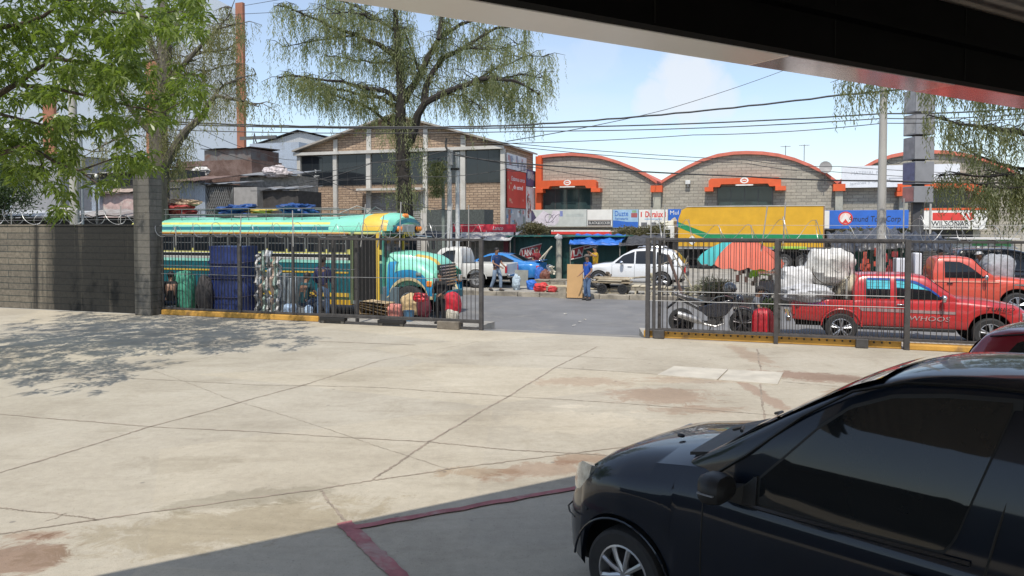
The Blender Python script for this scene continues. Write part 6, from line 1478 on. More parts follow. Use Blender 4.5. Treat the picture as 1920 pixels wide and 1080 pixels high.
LC = [([(757, 470), (758, 395), (757, 330), (755, 265), (752, 240)], 0, .39, .31), ([(752, 245), (752, 180), (748, 120), (745, 50), (742, -30)], -.6, .28, .09),
      ([(757, 275), (772, 262), (785, 215), (795, 195), (830, 175), (880, 157), (920, 147), (965, 152), (1012, 178)], -1.8, .25, .035), ([(757, 190), (765, 175), (787, 140), (805, 107), (825, 70), (865, 47), (905, 30)], 1.6, .22, .05),
      ([(823, 74), (829, 30), (838, -25)], .5, .12, .05), ([(795, 190), (803, 160), (812, 135), (830, 110), (865, 92), (902, 70), (930, 52), (990, 45)], 2.2, .17, .03),
      ([(747, 110), (710, 82), (665, 65), (625, 50), (580, 32), (540, 14), (520, 10)], -2., .15, .025), ([(668, 66), (620, 70), (570, 80), (532, 88)], -1.5, .06, .015),
      ([(751, 192), (725, 172), (665, 160), (615, 150), (575, 146), (540, 140), (520, 147)], -2.4, .13, .02), ([(750, 200), (715, 185), (650, 172), (600, 160), (560, 150)], 1.2, .11, .02),
      ([(756, 250), (715, 220), (677, 195), (615, 175), (590, 155)], 2., .10, .02), ([(788, 138), (770, 90), (750, 35)], 1.5, .07, .02), ([(745, 60), (700, 30), (650, 5), (610, -15)], 2., .08, .02),
      ([(880, 157), (935, 125), (990, 105), (1030, 105)], 1.5, .06, .015), ([(865, 92), (930, 92), (985, 80)], -1., .05, .015), ([(880, 157), (930, 166), (972, 190), (1000, 218)], 1.2, .05, .012), ([(925, 148), (985, 140), (1035, 152)], -2.2, .05, .012), ([(835, 173), (872, 182), (912, 205)], -1.5, .05, .012), ([(900, 150), (945, 180), (960, 205)], .5, .04, .01), ([(700, 40), (660, 20), (620, 25)], -2, .05, .015), ([(748, 120), (700, 115), (650, 110), (610, 105)], 2.5, .06, .015)]
willow('weeping_tree', 'tall weeping tree with a thick dark forked trunk in front of the warehouse', Yc, D(757, 470, Yc)[:2] + (ROAD,), LC, (.35, 1.7), .92, wl_m, bark, 3, .032, bunch=1.75, step=.23, lf=(.10, .20), up=.42)
# three pruning scars on the trunk, small foliage tuft hanging by the poles
Yp = 26.0
LP = [([(292, 500), (294, 400), (296, 320), (298, 250), (304, 180), (312, 100), (300, -20)], 0, .48, .16), ([(300, 325), (318, 292), (332, 265), (350, 240), (385, 215), (390, 192), (405, 180), (455, 190), (485, 200)], -1.5, .20, .02),
      ([(306, 170), (330, 135), (360, 100), (390, 70), (410, 57), (445, 45)], -1., .13, .02), ([(350, 108), (380, 98), (425, 95), (450, 75)], 1., .06, .015), ([(298, 262), (264, 228), (225, 176), (186, 132), (140, 95)], -1.2, .13, .04),
      ([(312, 90), (340, 40), (370, -10)], 1., .1, .03), ([(390, 192), (420, 160), (455, 145), (480, 140)], -.5, .05, .012), ([(330, 140), (372, 140), (415, 125), (450, 120)], 1.5, .05, .012), ([(395, 70), (425, 30), (440, 0)], 0, .04, .012), ([(300, 120), (275, 60), (262, 0)], 1., .1, .03), ([(260, 228), (215, 260), (160, 292)], -1, .05, .012)]
willow('wispy_tree', 'tall sparse tree with drooping wispy twigs rising behind the block pillar', Yp, D(292, 500, Yp)[:2] + (ROAD,), LP, (.3, 1.3), .8, wl_s, bark2, 8, .026, twl=(.4, 1.4), lf=(.07, .16), bunch=2.2, step=.2, up=.3)
Yr = 25.0
LR = [([(2040, 560), (2035, 420), (2020, 320), (2000, 230), (1985, 120)], 0, .38, .22), ([(2015, 300), (1960, 262), (1905, 245), (1850, 238), (1800, 232), (1740, 215)], -2., .16, .02), ([(1990, 160), (1900, 150), (1790, 150), (1680, 150), (1595, 152)], -1.5, .14, .015),
      ([(2018, 330), (1940, 322), (1880, 305), (1830, 290), (1790, 262)], 1., .10, .02), ([(2020, 350), (1960, 335), (1880, 330), (1800, 325), (1760, 330)], -1., .09, .02), ([(2000, 230), (1940, 190), (1880, 180), (1800, 185)], 1.5, .1, .02),
      ([(2025, 380), (1970, 370), (1900, 365), (1840, 372)], .5, .08, .02), ([(1995, 200), (1960, 150), (1900, 120)], 0, .1, .03), ([(1960, 330), (1930, 355), (1860, 350), (1830, 345)], -1.5, .05, .015)]
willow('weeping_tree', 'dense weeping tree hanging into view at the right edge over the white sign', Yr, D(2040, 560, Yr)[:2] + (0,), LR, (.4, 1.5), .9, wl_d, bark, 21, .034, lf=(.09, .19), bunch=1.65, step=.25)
# mango tree, trunk just outside the left edge
mg_leaf = leafmat('mango_leaf', (.032, .075, .014), (.08, .138, .022), (.215, .25, .05), .44, .36, 1.1)
Ym = 14.5
mt = thing('mango_tree', 'broad leaved bright green tree reaching over the wall from the left edge', 'tree', D(-150, 560, Ym)[:2] + (0,)); mo = Vector(mt.location)
b = MB(); rnd.seed(5)
LMg = [([(-150, 640), (-150, 480), (-130, 380), (-120, 250), (-100, 100), (-60, -60)], 0, .24, .10), ([(-132, 390), (-60, 310), (0, 287), (40, 280), (70, 285), (100, 300), (150, 320), (190, 350)], -.4, .10, .012), ([(-120, 260), (-40, 200), (40, 160), (100, 110), (150, 60), (200, 20)], 1., .09, .02),
       ([(60, 283), (75, 305), (60, 330), (70, 345)], -.2, .02, .008), ([(72, 290), (88, 330), (80, 365)], .1, .018, .008), ([(100, 110), (170, 120), (230, 130), (300, 110)], .8, .04, .012), ([(-100, 100), (0, 60), (80, 30), (160, -10)], -1., .07, .02),
       ([(150, 320), (200, 300), (235, 285), (262, 300)], .5, .02, .008), ([(40, 160), (120, 170), (190, 190), (250, 200), (330, 175)], 1.2, .045, .01), ([(-40, 205), (20, 215), (100, 240), (170, 250)], -.5, .04, .012), ([(200, 20), (270, 30), (330, 20)], .5, .03, .01), ([(250, 200), (300, 210), (350, 185)], 0, .02, .008)]
Lm = limbs_mesh(b, LMg, Ym); rg = np.random.default_rng(77)
cent = []
def inpoly(px, py, n, yr=(12.6, 18.0), keep=None):
    k = 0
    while k < n:
        x = rnd.uniform(px[0], px[1]); y = rnd.uniform(py[0], py[1])
        if keep and not keep(x, y): continue
        cent.append(D(x, y, rnd.uniform(*yr))); k += 1
inpoly((-220, 200), (-160, 300), 540, keep=lambda x, y: y < 300 - .25 * max(0, x - 40) + 20 * math.sin(x * .07))
inpoly((-640, -30), (-150, 360), 430, (9.6, 14.5)); inpoly((180, 290), (-60, 230), 60, keep=lambda x, y: math.sin(x * .06 + 1) + math.sin(y * .05) > -.5)
inpoly((290, 385), (-30, 80), 26); inpoly((300, 380), (-30, 60), 14); inpoly((320, 385), (140, 200), 13); inpoly((265, 340), (180, 235), 11); inpoly((210, 262), (280, 318), 8); inpoly((255, 300), (285, 330), 9)
inpoly((180, 262), (55, 140), 34); inpoly((100, 150), (300, 400), 9, keep=lambda x, y: abs(x - 110 - (y - 300) * -.1) < 28); inpoly((20, 60), (300, 330), 5); inpoly((60, 80), (315, 330), 3); inpoly((0, 150), (230, 320), 26); inpoly((185, 225), (325, 350), 3)
inpoly((200, 262), (215, 265), 8)
for Q, r0, r1 in Lm[1:]:
    for p in Q[len(Q) // 2:]: cent.append(tuple(p + Vector((rnd.gauss(0, .15), rnd.gauss(0, .15), rnd.gauss(0, .1)))))
Bs, Ds = [], []
for c in cent:
    n = rnd.randint(20, 34); cc = np.array(c) - np.array(mo)
    a = rg.uniform(0, 6.283, n); e = rg.uniform(-1.1, .35, n)
    d = np.stack([np.cos(a) * np.cos(e), np.sin(a) * np.cos(e), np.sin(e)], 1)
    Bs.append(cc + rg.normal(0, .055, (n, 3)) + d * .03); Ds.append(d)
    q = Vector(c) + Vector((rnd.uniform(-.25, .1), rnd.uniform(-.1, .2), rnd.uniform(-.35, .0)))
Bs = np.concatenate(Bs); Ds = np.concatenate(Ds); N = len(Bs)
b.v = [tuple(Vector(v) - mo) for v in b.v]; b.build('trunk', M('mango_bark', (.075, .055, .04), .9, var=.4, scale=8, bump=.6), mt)
quadmesh('crown', leaves(Bs, Ds, rg.uniform(.12, .25, N), rg.uniform(.035, .062, N), .3), mg_leaf, mt)
# dark tree mass at the far left and bushes on the stalls
def bush(name, lab, c, rad, n, mat, l=(.08, .16), w=.05, cat='bush', grp=None, stem=True, nclump=26):
    t = thing(name, lab, cat, c, -AL, grp); P = []; 
    K = rg.normal(0, 1, (nclump, 3)); K = nrm(K) * rg.uniform(.35, 1, (nclump, 1)) * np.array(rad) * .85; K[:, 2] = K[:, 2] * .8 + rad[2]
    idx = rg.integers(0, nclump, n); B = K[idx] + rg.normal(0, .16, (n, 3)) * np.array(rad) * 1.1
    B[:, 2] = np.maximum(.02, B[:, 2])
    quadmesh('foliage', leaves(B, rg.normal(0, 1, (n, 3)) + np.array([0, 0, .3]), rg.uniform(*l, n), rg.uniform(w * .7, w * 1.3, n), .1), mat, t)
    if stem:
        b = MB()
        for i in range(10): b.tube([(rnd.uniform(-.2, .2) * rad[0], rnd.uniform(-.2, .2) * rad[1], -.05), tuple(K[i] * .6), tuple(K[i])], [.02, .014, .006], 4)
        b.build('stem', bark2, t)
    return t
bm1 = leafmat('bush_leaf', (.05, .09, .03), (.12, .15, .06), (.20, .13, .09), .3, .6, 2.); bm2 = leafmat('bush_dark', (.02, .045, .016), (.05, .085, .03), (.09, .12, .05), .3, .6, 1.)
for px, py, v, rad, n, lab in ((998, 443, 39.5, (1.15, .7, .50), 2600, 'leafy bush spilling over the first green stall below the pale sign'), (1180, 447, 39.8, (1.0, .7, .42), 2000, 'straggly bush between the striped parapet and the truck cab'), (1232, 446, 39.8, (.9, .7, .45), 2000, 'green bush beside the white truck cab'),
                               (1625, 447, 39.5, (1.1, .6, .35), 1800, 'low bush under the blue shop sign'), (1690, 447, 39.5, (.7, .6, .32), 1200, 'small bush under the right end of the blue shop sign')):
    u, z = ST(px, py, v); bush('bush', lab, W(u, v, z - .1), rad, n, bm1, grp='bushes over the market stalls')
bush('dark_tree', 'dark tree behind the wall at the far left edge', D(2, 440, 29), (1.5, 1.2, 1.75), 7000, bm2, (.1, .2), .05, 'tree', nclump=40)
tuft = sthing('hanging_creeper', 'dark drooping creeper hanging from the pole cluster beside the trunk', 'plant', ST(818, 300, 33.2)[0], 33.2, ST(818, 300, 33.2)[1])
n = 2600; f = rg.random(n); B = np.stack([rg.normal(0, .28, n) * (1 - f * .3), rg.normal(0, .22, n), -f * 1.75], 1)
quadmesh('foliage', leaves(B, rg.normal(0, .5, (n, 3)) + np.array([0, 0, -1.]), rg.uniform(.1, .18, n), rg.uniform(.02, .035, n)), wl_d, tuft); MB().tube([(.5, .1, -.1), (.1, 0, .1), (0, 0, -1.4)], .015, 4).build('stem', bark, tuft)
u, z = ST(1450, 575, 18.0)
# ================================================================ people
skin = M('skin_brown', (.27, .145, .09), .55, var=.1); hair = M('hair_black', (.012, .010, .009), .6); jeans = M('denim', (.10, .16, .27), .85, var=.25, scale=6); jeansd = M('denim_dark', (.035, .055, .10), .85, var=.25, scale=6); shoe = M('shoe_dark', (.03, .028, .026), .6)
def skinmesh(name, verts, edges, radii, mat, parent, sub=1):
    me = bpy.data.meshes.new(name); me.from_pydata(verts, edges, []); o = bpy.data.objects.new(name, me); COL.objects.link(o)
    o.modifiers.new('Skin', 'SKIN').use_smooth_shade = True
    sd = me.skin_vertices[0].data
    for i, r in enumerate(radii): sd[i].radius = (r, r) if isinstance(r, (int, float)) else r
    sd[0].use_root = True
    s = o.modifiers.new('Sub', 'SUBSURF'); s.levels = s.render_levels = sub
    bpy.context.view_layer.update()
    m2 = bpy.data.meshes.new_from_object(o.evaluated_get(bpy.context.evaluated_depsgraph_get()))
    bpy.data.objects.remove(o); bpy.data.meshes.remove(me)
    o = bpy.data.objects.new(name, m2); COL.objects.link(o); m2.materials.clear(); m2.materials.append(mat); o.parent = parent
    m2.polygons.foreach_set('use_smooth', [True] * len(m2.polygons)); return o
def person(label, loc, rz, h, shirt, trousers, pose=None, cap=None, hairm=hair, build=1.0, long_sleeve=False):
    """faces local -y; x is the viewer's right when seen from the front"""
    t = thing('person', label, 'person', loc, rz, 'people in the street'); s = h / 1.72
    J = dict(pel=(0, 0, .93), wst=(0, 0, 1.08), chs=(0, .01, 1.28), nck=(0, .01, 1.47), hd0=(0, -.01, 1.55), hd1=(0, -.02, 1.63), hd2=(0, -.01, 1.70),
             shL=(.17, .01, 1.40), elL=(.25, .03, 1.13), wrL=(.26, -.05, .88), shR=(-.17, .01, 1.40), elR=(-.25, .03, 1.13), wrR=(-.26, -.05, .88),
             hpL=(.09, 0, .90), knL=(.11, -.02, .49), anL=(.12, .02, .08), toL=(.14, -.14, .03), hpR=(-.09, 0, .90), knR=(-.11, -.02, .49), anR=(-.12, .02, .08), toR=(-.14, -.14, .03))
    if pose: J.update(pose)
    J = {k: Vector(v) * s for k, v in J.items()}
    V, E, Rr, ix = [], [], [], {}
    def add(k, r, par=None, p=None):
        ix[k] = len(V); V.append(tuple(p if p is not None else J[k])); Rr.append(tuple(q * s for q in r) if isinstance(r, tuple) else r * s)
        if par: E.append((ix[par], ix[k]))
    bb = build
    add('pel', (.14 * bb, .10 * bb)); add('wst', (.125 * bb, .095 * bb), 'pel'); add('chs', (.145 * bb, .10 * bb), 'wst'); add('nck', .055, 'chs'); add('hd0', .07, 'nck'); add('hd1', (.078, .092), 'hd0'); add('hd2', (.068, .08), 'hd1')
    add('nose', .012, 'hd1', J['hd1'] + Vector((0, -.108, -.01)) * s)
    for e, sg_ in (('L', 1), ('R', -1)):
        add('ear' + e, .016, 'hd1', J['hd1'] + Vector((sg_ * .086, .01, 0)) * s)
        add('sh' + e, .06, 'chs'); add('el' + e, .042, 'sh' + e); add('wr' + e, .028, 'el' + e)
        d = (J['wr' + e] - J['el' + e]).normalized(); pm = J['wr' + e] + d * .06 * s; add('pm' + e, (.034, .018), 'wr' + e, pm)
        side = d.cross(Vector((0, 1, .2))).normalized()
        for k, (o_, L_) in enumerate(((-.024, .072), (-.008, .085), (.008, .08), (.024, .06))):
            q = pm + d * .035 * s + side * o_ * s; add('fa%d' % k + e, .0095, 'pm' + e, q)
            add('fb%d' % k + e, .0085, 'fa%d' % k + e, q + (d * .75 + Vector((0, -.5, 0))) .normalized() * L_ * .55 * s)
            add('fc%d' % k + e, .007, 'fb%d' % k + e, q + (d * .75 + Vector((0, -.5, 0))).normalized() * L_ * .55 * s + (d * .4 + Vector((0, -.8, 0))).normalized() * L_ * .45 * s)
        add('tha' + e, .011, 'wr' + e, J['wr' + e] + d * .03 * s - side * .03 * s * sg_); add('thb' + e, .009, 'tha' + e, J['wr' + e] + d * .075 * s - side * .05 * s * sg_)
        add('hp' + e, .088 * bb, 'pel'); add('kn' + e, .056, 'hp' + e); add('an' + e, .036, 'kn' + e); add('to' + e, (.04, .025), 'an' + e)
    skinmesh('body', V, E, Rr, skin, t)
    # shirt
    V, E, Rr, ix = [], [], [], {}
    add('wst', (.15 * bb, .115 * bb)); add('low', (.155 * bb, .125 * bb), 'wst', J['pel'].lerp(J['wst'], .25)); add('chs', (.165 * bb, .122 * bb), 'wst'); add('col', (.075, .07), 'chs', J['nck'] * .9 + J['chs'] * .1)
    for e in 'LR':
        add('sh' + e, .078, 'chs'); add('sl' + e, .064, 'sh' + e, J['sh' + e].lerp(J['el' + e], .72 if not long_sleeve else 1.0))
        if long_sleeve: add('cf' + e, .043, 'sl' + e, J['el' + e].lerp(J['wr' + e], .95))
    skinmesh('shirt', V, E, Rr, shirt, t)
    V, E, Rr, ix = [], [], [], {}
    add('pel', (.152 * bb, .118 * bb))
    add('wb', (.14 * bb, .11 * bb), 'pel', J['pel'].lerp(J['wst'], .4))
    for e in 'LR': add('hp' + e, .108 * bb, 'pel'); add('kn' + e, .076, 'hp' + e); add('an' + e, .062, 'kn' + e, J['an' + e].lerp(J['kn' + e], .06))
    skinmesh('trousers', V, E, Rr, trousers, t)
    for e in 'LR':
        a, c = J['an' + e], J['to' + e]
        MB().tube([a + Vector((0, .05, -.03)) * s, a.lerp(c, .4) + Vector((0, 0, -.01)) * s, c], [.048 * s, .05 * s, .035 * s], 8).build('shoe', shoe, t)
    hd = J['hd1']; up = (J['hd2'] - J['hd0']).normalized()
    b = MB().ell(hd + Vector((0, .022, .035)) * s, (.097 * s, .108 * s, .10 * s), 14, 9, jit=.03); b.v = [(x, y, z) if (z > hd.z - .01 * s or y > hd.y + .02 * s) else (hd.x + (x - hd.x) * .8, max(y, hd.y + .02 * s), max(z, hd.z - .05 * s)) for x, y, z in b.v]
    b.v = [(x, y if (y > hd.y - .075 * s or z > hd.z + .06 * s) else hd.y - .075 * s, z) for x, y, z in b.v]
    b.build('hair', hairm, t)
    b = MB()
    for q in (-.032, .032): b.ell(hd + Vector((q, -.09, .012)) * s, (.012 * s, .008 * s, .008 * s), 8, 5)
    b.build('eyes', hair, t); MB().ell(hd + Vector((0, -.082, -.055)) * s, (.024 * s, .01 * s, .007 * s), 8, 5).build('mouth', M('lip', (.2, .07, .06), .5), t)
    if cap:
        b = MB().ell(hd + Vector((0, .005, .055)) * s, (.108 * s, .122 * s, .085 * s), 14, 8); b.v = [(x, y, max(z, hd.z + .045 * s)) for x, y, z in b.v]
        b.loft([[hd + Vector((-.07, -.08, .05)) * s, hd + Vector((0, -.10, .06)) * s, hd + Vector((.07, -.08, .05)) * s], [hd + Vector((-.06, -.17, .035)) * s, hd + Vector((0, -.2, .04)) * s, hd + Vector((.06, -.17, .035)) * s]])
        b.build('cap', cap, t)
    return t
def at(px, py, z): p = G(px, py, z); return p
def shirtm(n, c): return M('shirt_' + n, c, .85, var=.2, scale=7, bump=.2)
walk_ = dict(knL=(.10, -.14, .50), anL=(.11, -.12, .08), toL=(.13, -.28, .03), knR=(-.11, .04, .49), anR=(-.12, .22, .10), toR=(-.14, .08, .03))
front = dict(elL=(.26, -.03, 1.14), wrL=(.16, -.26, 1.02), elR=(-.26, -.03, 1.14), wrR=(-.12, -.27, 1.0))
person('man in a royal blue shirt and grey cap standing beside the cardboard panel', at(1101, 563, ROAD), R(-62), 1.71, shirtm('royal', (.02, .09, .42)), jeans, dict(elL=(.25, .04, 1.13), wrL=(.20, -.16, .93), wrR=(-.22, -.18, .98)), M('cap_grey', (.10, .085, .075), .8))
person('man in a navy shirt and pale jeans walking past the white pickup', at(931, 546, -.02), R(52), 1.74, shirtm('navy', (.012, .04, .13)), M('denim_pale', (.20, .26, .34), .85, var=.25, scale=6), {**walk_, **front})
hy = dict(elL=(.28, -.15, 1.30), wrL=(.12, -.30, 1.46), elR=(-.28, -.15, 1.30), wrR=(-.10, -.30, 1.45))
uu_, zz_ = ST(1116, 480, 33.2); person('person in a yellow shirt with raised hands behind the white SUV bonnet', W(uu_, 33.2, -.02), R(-70), 1.70, shirtm('yellow', (.62, .36, .02)), jeansd, hy)
uu_, zz_ = ST(1006, 480, 34.0); person('person in a dark red shirt in front of the slanted red banner', W(uu_, 34.0, -.02), R(30), 1.62, shirtm('wine', (.20, .02, .025)), jeansd, front)
person('short person in black clothes standing between the gate and the bus wheel', at(826, 607, 0), R(-25), 1.36, shirtm('black', (.012, .012, .014)), M('trouser_black', (.010, .010, .012), .85), front, long_sleeve=True)
person('person in a navy plaid shirt and jeans standing with the back to the fence', at(606, 598, 0), R(170), 1.74, shirtm('plaid', (.025, .03, .10)), jeans, dict(wrL=(.2, -.15, .98), wrR=(-.2, -.15, 1.0)), long_sleeve=True)
sit = dict(pel=(0, .05, .36), wst=(0, .06, .52), chs=(0, .0, .74), nck=(0, -.05, .93), hd0=(0, -.08, 1.0), hd1=(0, -.11, 1.08), hd2=(0, -.11, 1.15), shL=(.17, -.02, .87), elL=(.26, -.14, .64), wrL=(.15, -.33, .56), shR=(-.17, -.02, .87), elR=(-.26, -.14, .64), wrR=(-.13, -.35, .55),
           hpL=(.09, .02, .36), knL=(.17, -.36, .46), anL=(.15, -.42, .08), toL=(.16, -.57, .03), hpR=(-.09, .02, .36), knR=(-.17, -.36, .46), anR=(-.15, -.42, .08), toR=(-.16, -.57, .03))
def stool(lab, loc):
    o = MB().lathe([(0, .25), (.15, .25), (.16, .23), (.12, .02), (.13, 0), (0, 0)], 16).build('bucket_stool', M('stool_grey', (.16, .17, .18), .6), loc=loc); tag(o, lab, 'stool', 'upturned buckets used as seats')
for px, py, rz, lab, sh, tr_, cp in ((572, 592, 150, 'person in dark teal sitting low beside the bus, left of the plaid shirt', shirtm('teal', (.015, .06, .075)), jeansd, None), (321, 588, 200, 'person in black sitting low beside the block pillar', shirtm('black', (.012, .012, .014)), jeansd, None), (1417, 622, 60, 'person in a grey shirt and dark cap sitting behind the red bag', shirtm('slate', (.14, .15, .17)), jeansd, M('cap_dark', (.03, .025, .025), .8))):
    p = at(px, py, 0); person(lab, p, R(rz), 1.62 if px > 1000 else 1.8, sh, tr_, sit, cp)
    stool('upturned grey bucket under the ' + ' '.join(lab.split()[:5]) + (' beside the bus' if px == 572 else ''), (p[0] + .05 * math.sin(R(rz)) * -1, p[1] + .05 * math.cos(R(rz)), 0))
bend = dict(wst=(0, -.02, 1.08), chs=(0, -.12, 1.25), nck=(0, -.22, 1.40), hd0=(0, -.27, 1.46), hd1=(0, -.31, 1.53), hd2=(0, -.31, 1.60), shL=(.17, -.16, 1.34), elL=(.24, -.30, 1.12), wrL=(.16, -.5, 1.05), shR=(-.17, -.16, 1.34), elR=(-.24, -.30, 1.12), wrR=(-.14, -.5, 1.06))
uu_, _ = ST(1846, 480, 28.9); person('man in a pale grey shirt and white cap stooping behind the orange pickup bonnet', W(uu_, 28.9, -.02), R(-60), 1.86, shirtm('pale', (.33, .35, .38)), jeansd, bend, bwhite)
uu_, _ = ST(1762, 480, 29.2); person('person in a white shirt behind the orange pickup cab', W(uu_, 29.2, -.02), R(20), 1.8, shirtm('white', (.62, .62, .62)), jeansd, front)

# ================================================================ goods, sacks and street clutter
GG = 'vendors goods between the fence and the bus'
def sackmat(n, c, var=.35): return M('sack_' + n, c, .7, var=var, scale=6, bump=.9, bscale=9)
def sack(lab, px, py, w, hgt, z, mat, v=None, jit=.09, q=.8, dep=.8, name='sack', cat='sack', grp=GG, seed=None):
    """w, hgt are in pixels on the photograph's scale at that distance"""
    if v is None: u, v_ = GU(px, py, z)
    else: u, v_ = ST(px, py, v)[0], v
    Yd = W(u, v_)[1]; rw, rh = w * Yd / F / 2, hgt * Yd / F / 2
    return lump(name, lab, cat, u, v_, z, (rw, rw * dep, rh), mat, jit, q, seed or int(px), 0, grp)
# tall blue wrapped stack
u, v_ = GU(422, 588, 0)
b = MB(); secs = []; rnd.seed(4)
for i, z in enumerate(np.linspace(0, 2.0, 15)):
    ring = []; k = 1.12 if z < .95 else (1.0 if z < 1.6 else .98)
    for a in np.linspace(0, 2 * math.pi, 24, endpoint=False):
        x = .66 * k * math.copysign(abs(math.cos(a)) ** .35, math.cos(a)); y = .42 * k * math.copysign(abs(math.sin(a)) ** .35, math.sin(a))
        f = .025 * math.sin(a * 9 + i * .8) + .02 * math.sin(i * 1.9); ring.append((x * (1 + f), y * (1 + f), z + .02 * math.sin(a * 3 + i)))
    secs.append(ring + [ring[0]])
b.loft(secs); st_ = sthing('wrapped_stack', 'tall stack wrapped in deep blue sheeting behind the left fence', 'bundle', u, v_ + .42, 0)
b.build('sheeting', M('deep_blue_sheet', (.014, .028, .12), .5, var=.45, scale=4, bump=.7, bscale=8), st_)
for z in (.55, 1.1, 1.55): MB().tube([(.70 * math.copysign(abs(math.cos(a)) ** .35, math.cos(a)) * (1.1 if z < 1 else 1), .45 * math.copysign(abs(math.sin(a)) ** .35, math.sin(a)) * (1.1 if z < 1 else 1), z - .06 * math.sin(a) ** 2) for a in np.linspace(0, 6.283, 25)], .02, 5).build('strap', M('strap_dark', (.008, .012, .06), .6), st_)
# bundle of upright rolls
u, v_ = GU(492, 590, 0); st_ = sthing('roll_bundle', 'upright bundle of pale crinkled rolls next to the blue stack', 'bundle', u, v_ + .3, 0, 0, GG); rnd.seed(9)
for i in range(9):
    x = -.36 + .09 * i; hh = rnd.uniform(1.6, 1.9); b = MB()
    b.tube([(x + rnd.uniform(-.02, .02), rnd.uniform(-.15, .1), z) for z in np.linspace(0, hh, 14)], [.055 * rnd.uniform(.8, 1.2) for _ in range(14)], 8)
    b.build('roll', M('roll_%d' % (i % 4), ((.42, .41, .40), (.34, .36, .38), (.40, .30, .24), (.26, .34, .30))[i % 4], .45, .2, .5, 9, .9, 14), st_)
for i, (px, hh) in enumerate(((520, 1.15), (530, 1.2), (540, 1.05), (550, 1.1))):
    u, v_ = GU(px, 589, 0); b = MB().box((0, 0, hh / 2), (.13, .5, hh), rx=R(-4)); o = b.build('metal_sheet', M('dull_sheet', (.26, .29, .31), .45, .4, .25, 5), loc=W(u, v_ + .3, 0), rz=-AL + R(rnd.uniform(-8, 8)), bevel=.02)
    tag(o, ('tallest dull grey sheet stack beside the rolls', 'second dull grey upright sheet stack beside the rolls', 'third and shortest of the grey upright sheet stacks', 'last grey upright sheet stack, next to the seated person')[i], 'sheet', 'upright grey sheet stacks')
sack('bulging sea green sack beside the person at the pillar', 346, 586, 46, 78, 0, sackmat('seagreen', (.06, .28, .19)), dep=.7)
sack('small dark bundle between the green sack and the blue stack', 384, 588, 30, 70, 0, sackmat('dark', (.05, .045, .045)))
sack('pale blue plastic bag on the ground behind the yellow kerb', 545, 592, 26, 22, 0, M('pale_blue_bag', (.40, .52, .68), .4, var=.25, scale=8, bump=.6), jit=.15, name='plastic_bag', cat='bag')
sack('smaller pale blue bag right of the first one behind the kerb', 579, 593, 15, 20, 0, M('pale_blue_bag', (.40, .52, .68), .4, var=.25, scale=8, bump=.6), jit=.15, name='plastic_bag', cat='bag')
u, v_ = GU(699, 597, 0); st_ = sthing('basket_pile', 'low pile of tan woven basket ware behind the sliding gate', 'baskets', u, v_ + .3, 0, R(-6), GG)
for i in range(4):
    b = MB(); z = .11 * i; L_ = .46 - .03 * i
    b.loft([[(-L_, -.28, z), (-L_, .28, z), (-L_ - .05, .33, z + .14 + .06 * (3 - i)), (-L_ - .05, -.33, z + .14 + .06 * (3 - i))], [(L_, -.25, z), (L_, .25, z), (L_ + .05, .28, z + .10), (L_ + .05, -.28, z + .10)]])
    b.build('basket', brick('wicker', (.58, .43, .25), (.46, .33, .18), (.22, .15, .08), .08, .03, .004, bump=.8), st_, smooth=False, bevel=.015)
sack('salmon pink striped bag at the foot of the sliding gate', 741, 598, 24, 28, 0, sackmat('salmon', (.55, .20, .16), .4), q=.5, name='bag', cat='bag')
sack('tan cloth sack slumped in front of the bus wheel', 772, 590, 38, 38, 0, sackmat('tan', (.50, .36, .19)), jit=.14)
sack('dark maroon sack right of the tan sack', 795, 596, 26, 42, 0, sackmat('maroon', (.12, .02, .03)))
sack('shiny red bundle on top of the sacks by the bus wheel', 787, 560, 24, 16, .55, M('shiny_red', (.50, .02, .03), .3, var=.3, scale=8, bump=.6), v=18.5, jit=.2, name='bundle', cat='bundle')
u, v_ = GU(767, 602, 0); o = MB().lathe([(0, 0), (.12, 0), (.15, .28), (.16, .29), (.14, .27), (0, .27)], 18).build('bucket', M('bucket_blue', (.06, .15, .25), .5), loc=W(u, v_, 0)); tag(o, 'small slate blue bucket in front of the tan sack', 'bucket', GG)
sack('bright red bag standing right of the person in black', 848, 592, 30, 44, 0, M('bag_red', (.50, .02, .035), .5, var=.35, scale=7, bump=.8, bscale=8), q=.55, name='bag', cat='bag')
sack('lumpy off white sack under the red bag near the gate end', 846, 606, 28, 24, 0, sackmat('offwhite', (.48, .44, .36)), jit=.14)
# red duffel bag by the right gate
u, v_ = GU(1430, 634, 0); st_ = sthing('duffel_bag', 'tall crimson ribbed bag standing behind the right gate leaf', 'bag', u, v_ + .25, 0, R(5))
b = MB(); secs = []
for z, k in ((0, .95), (.06, 1.02), (.3, 1.0), (.5, .97), (.60, .85), (.66, .55), (.68, .2)):
    ring = [(.25 * k * math.copysign(abs(math.cos(a)) ** .5, math.cos(a)) * (1 + .03 * math.sin(a * 10)), .2 * k * math.copysign(abs(math.sin(a)) ** .5, math.sin(a)) * (1 + .03 * math.sin(a * 10)), z) for a in np.linspace(0, 6.2832, 28, endpoint=False)]
    secs.append(ring + [ring[0]])
b.loft(secs).build('bag_body', M('crimson_bag', (.52, .012, .025), .5, var=.25, scale=6, bump=.7, bscale=9), st_)
for x in (-.12, 0, .12): MB().tube([(x, -.21, .02), (x, -.215, .3), (x * .9, -.19, .58)], .012, 5).build('strap', M('crimson_dark', (.16, .005, .01), .6), st_)
bush('potted_plant', 'dull green leaves sticking up behind the crimson bag', W(*GU(1440, 630, 0)[:1], v_ + .55, .3), (.2, .15, .28), 260, bm2, (.1, .18), .05, 'plant', nclump=10)
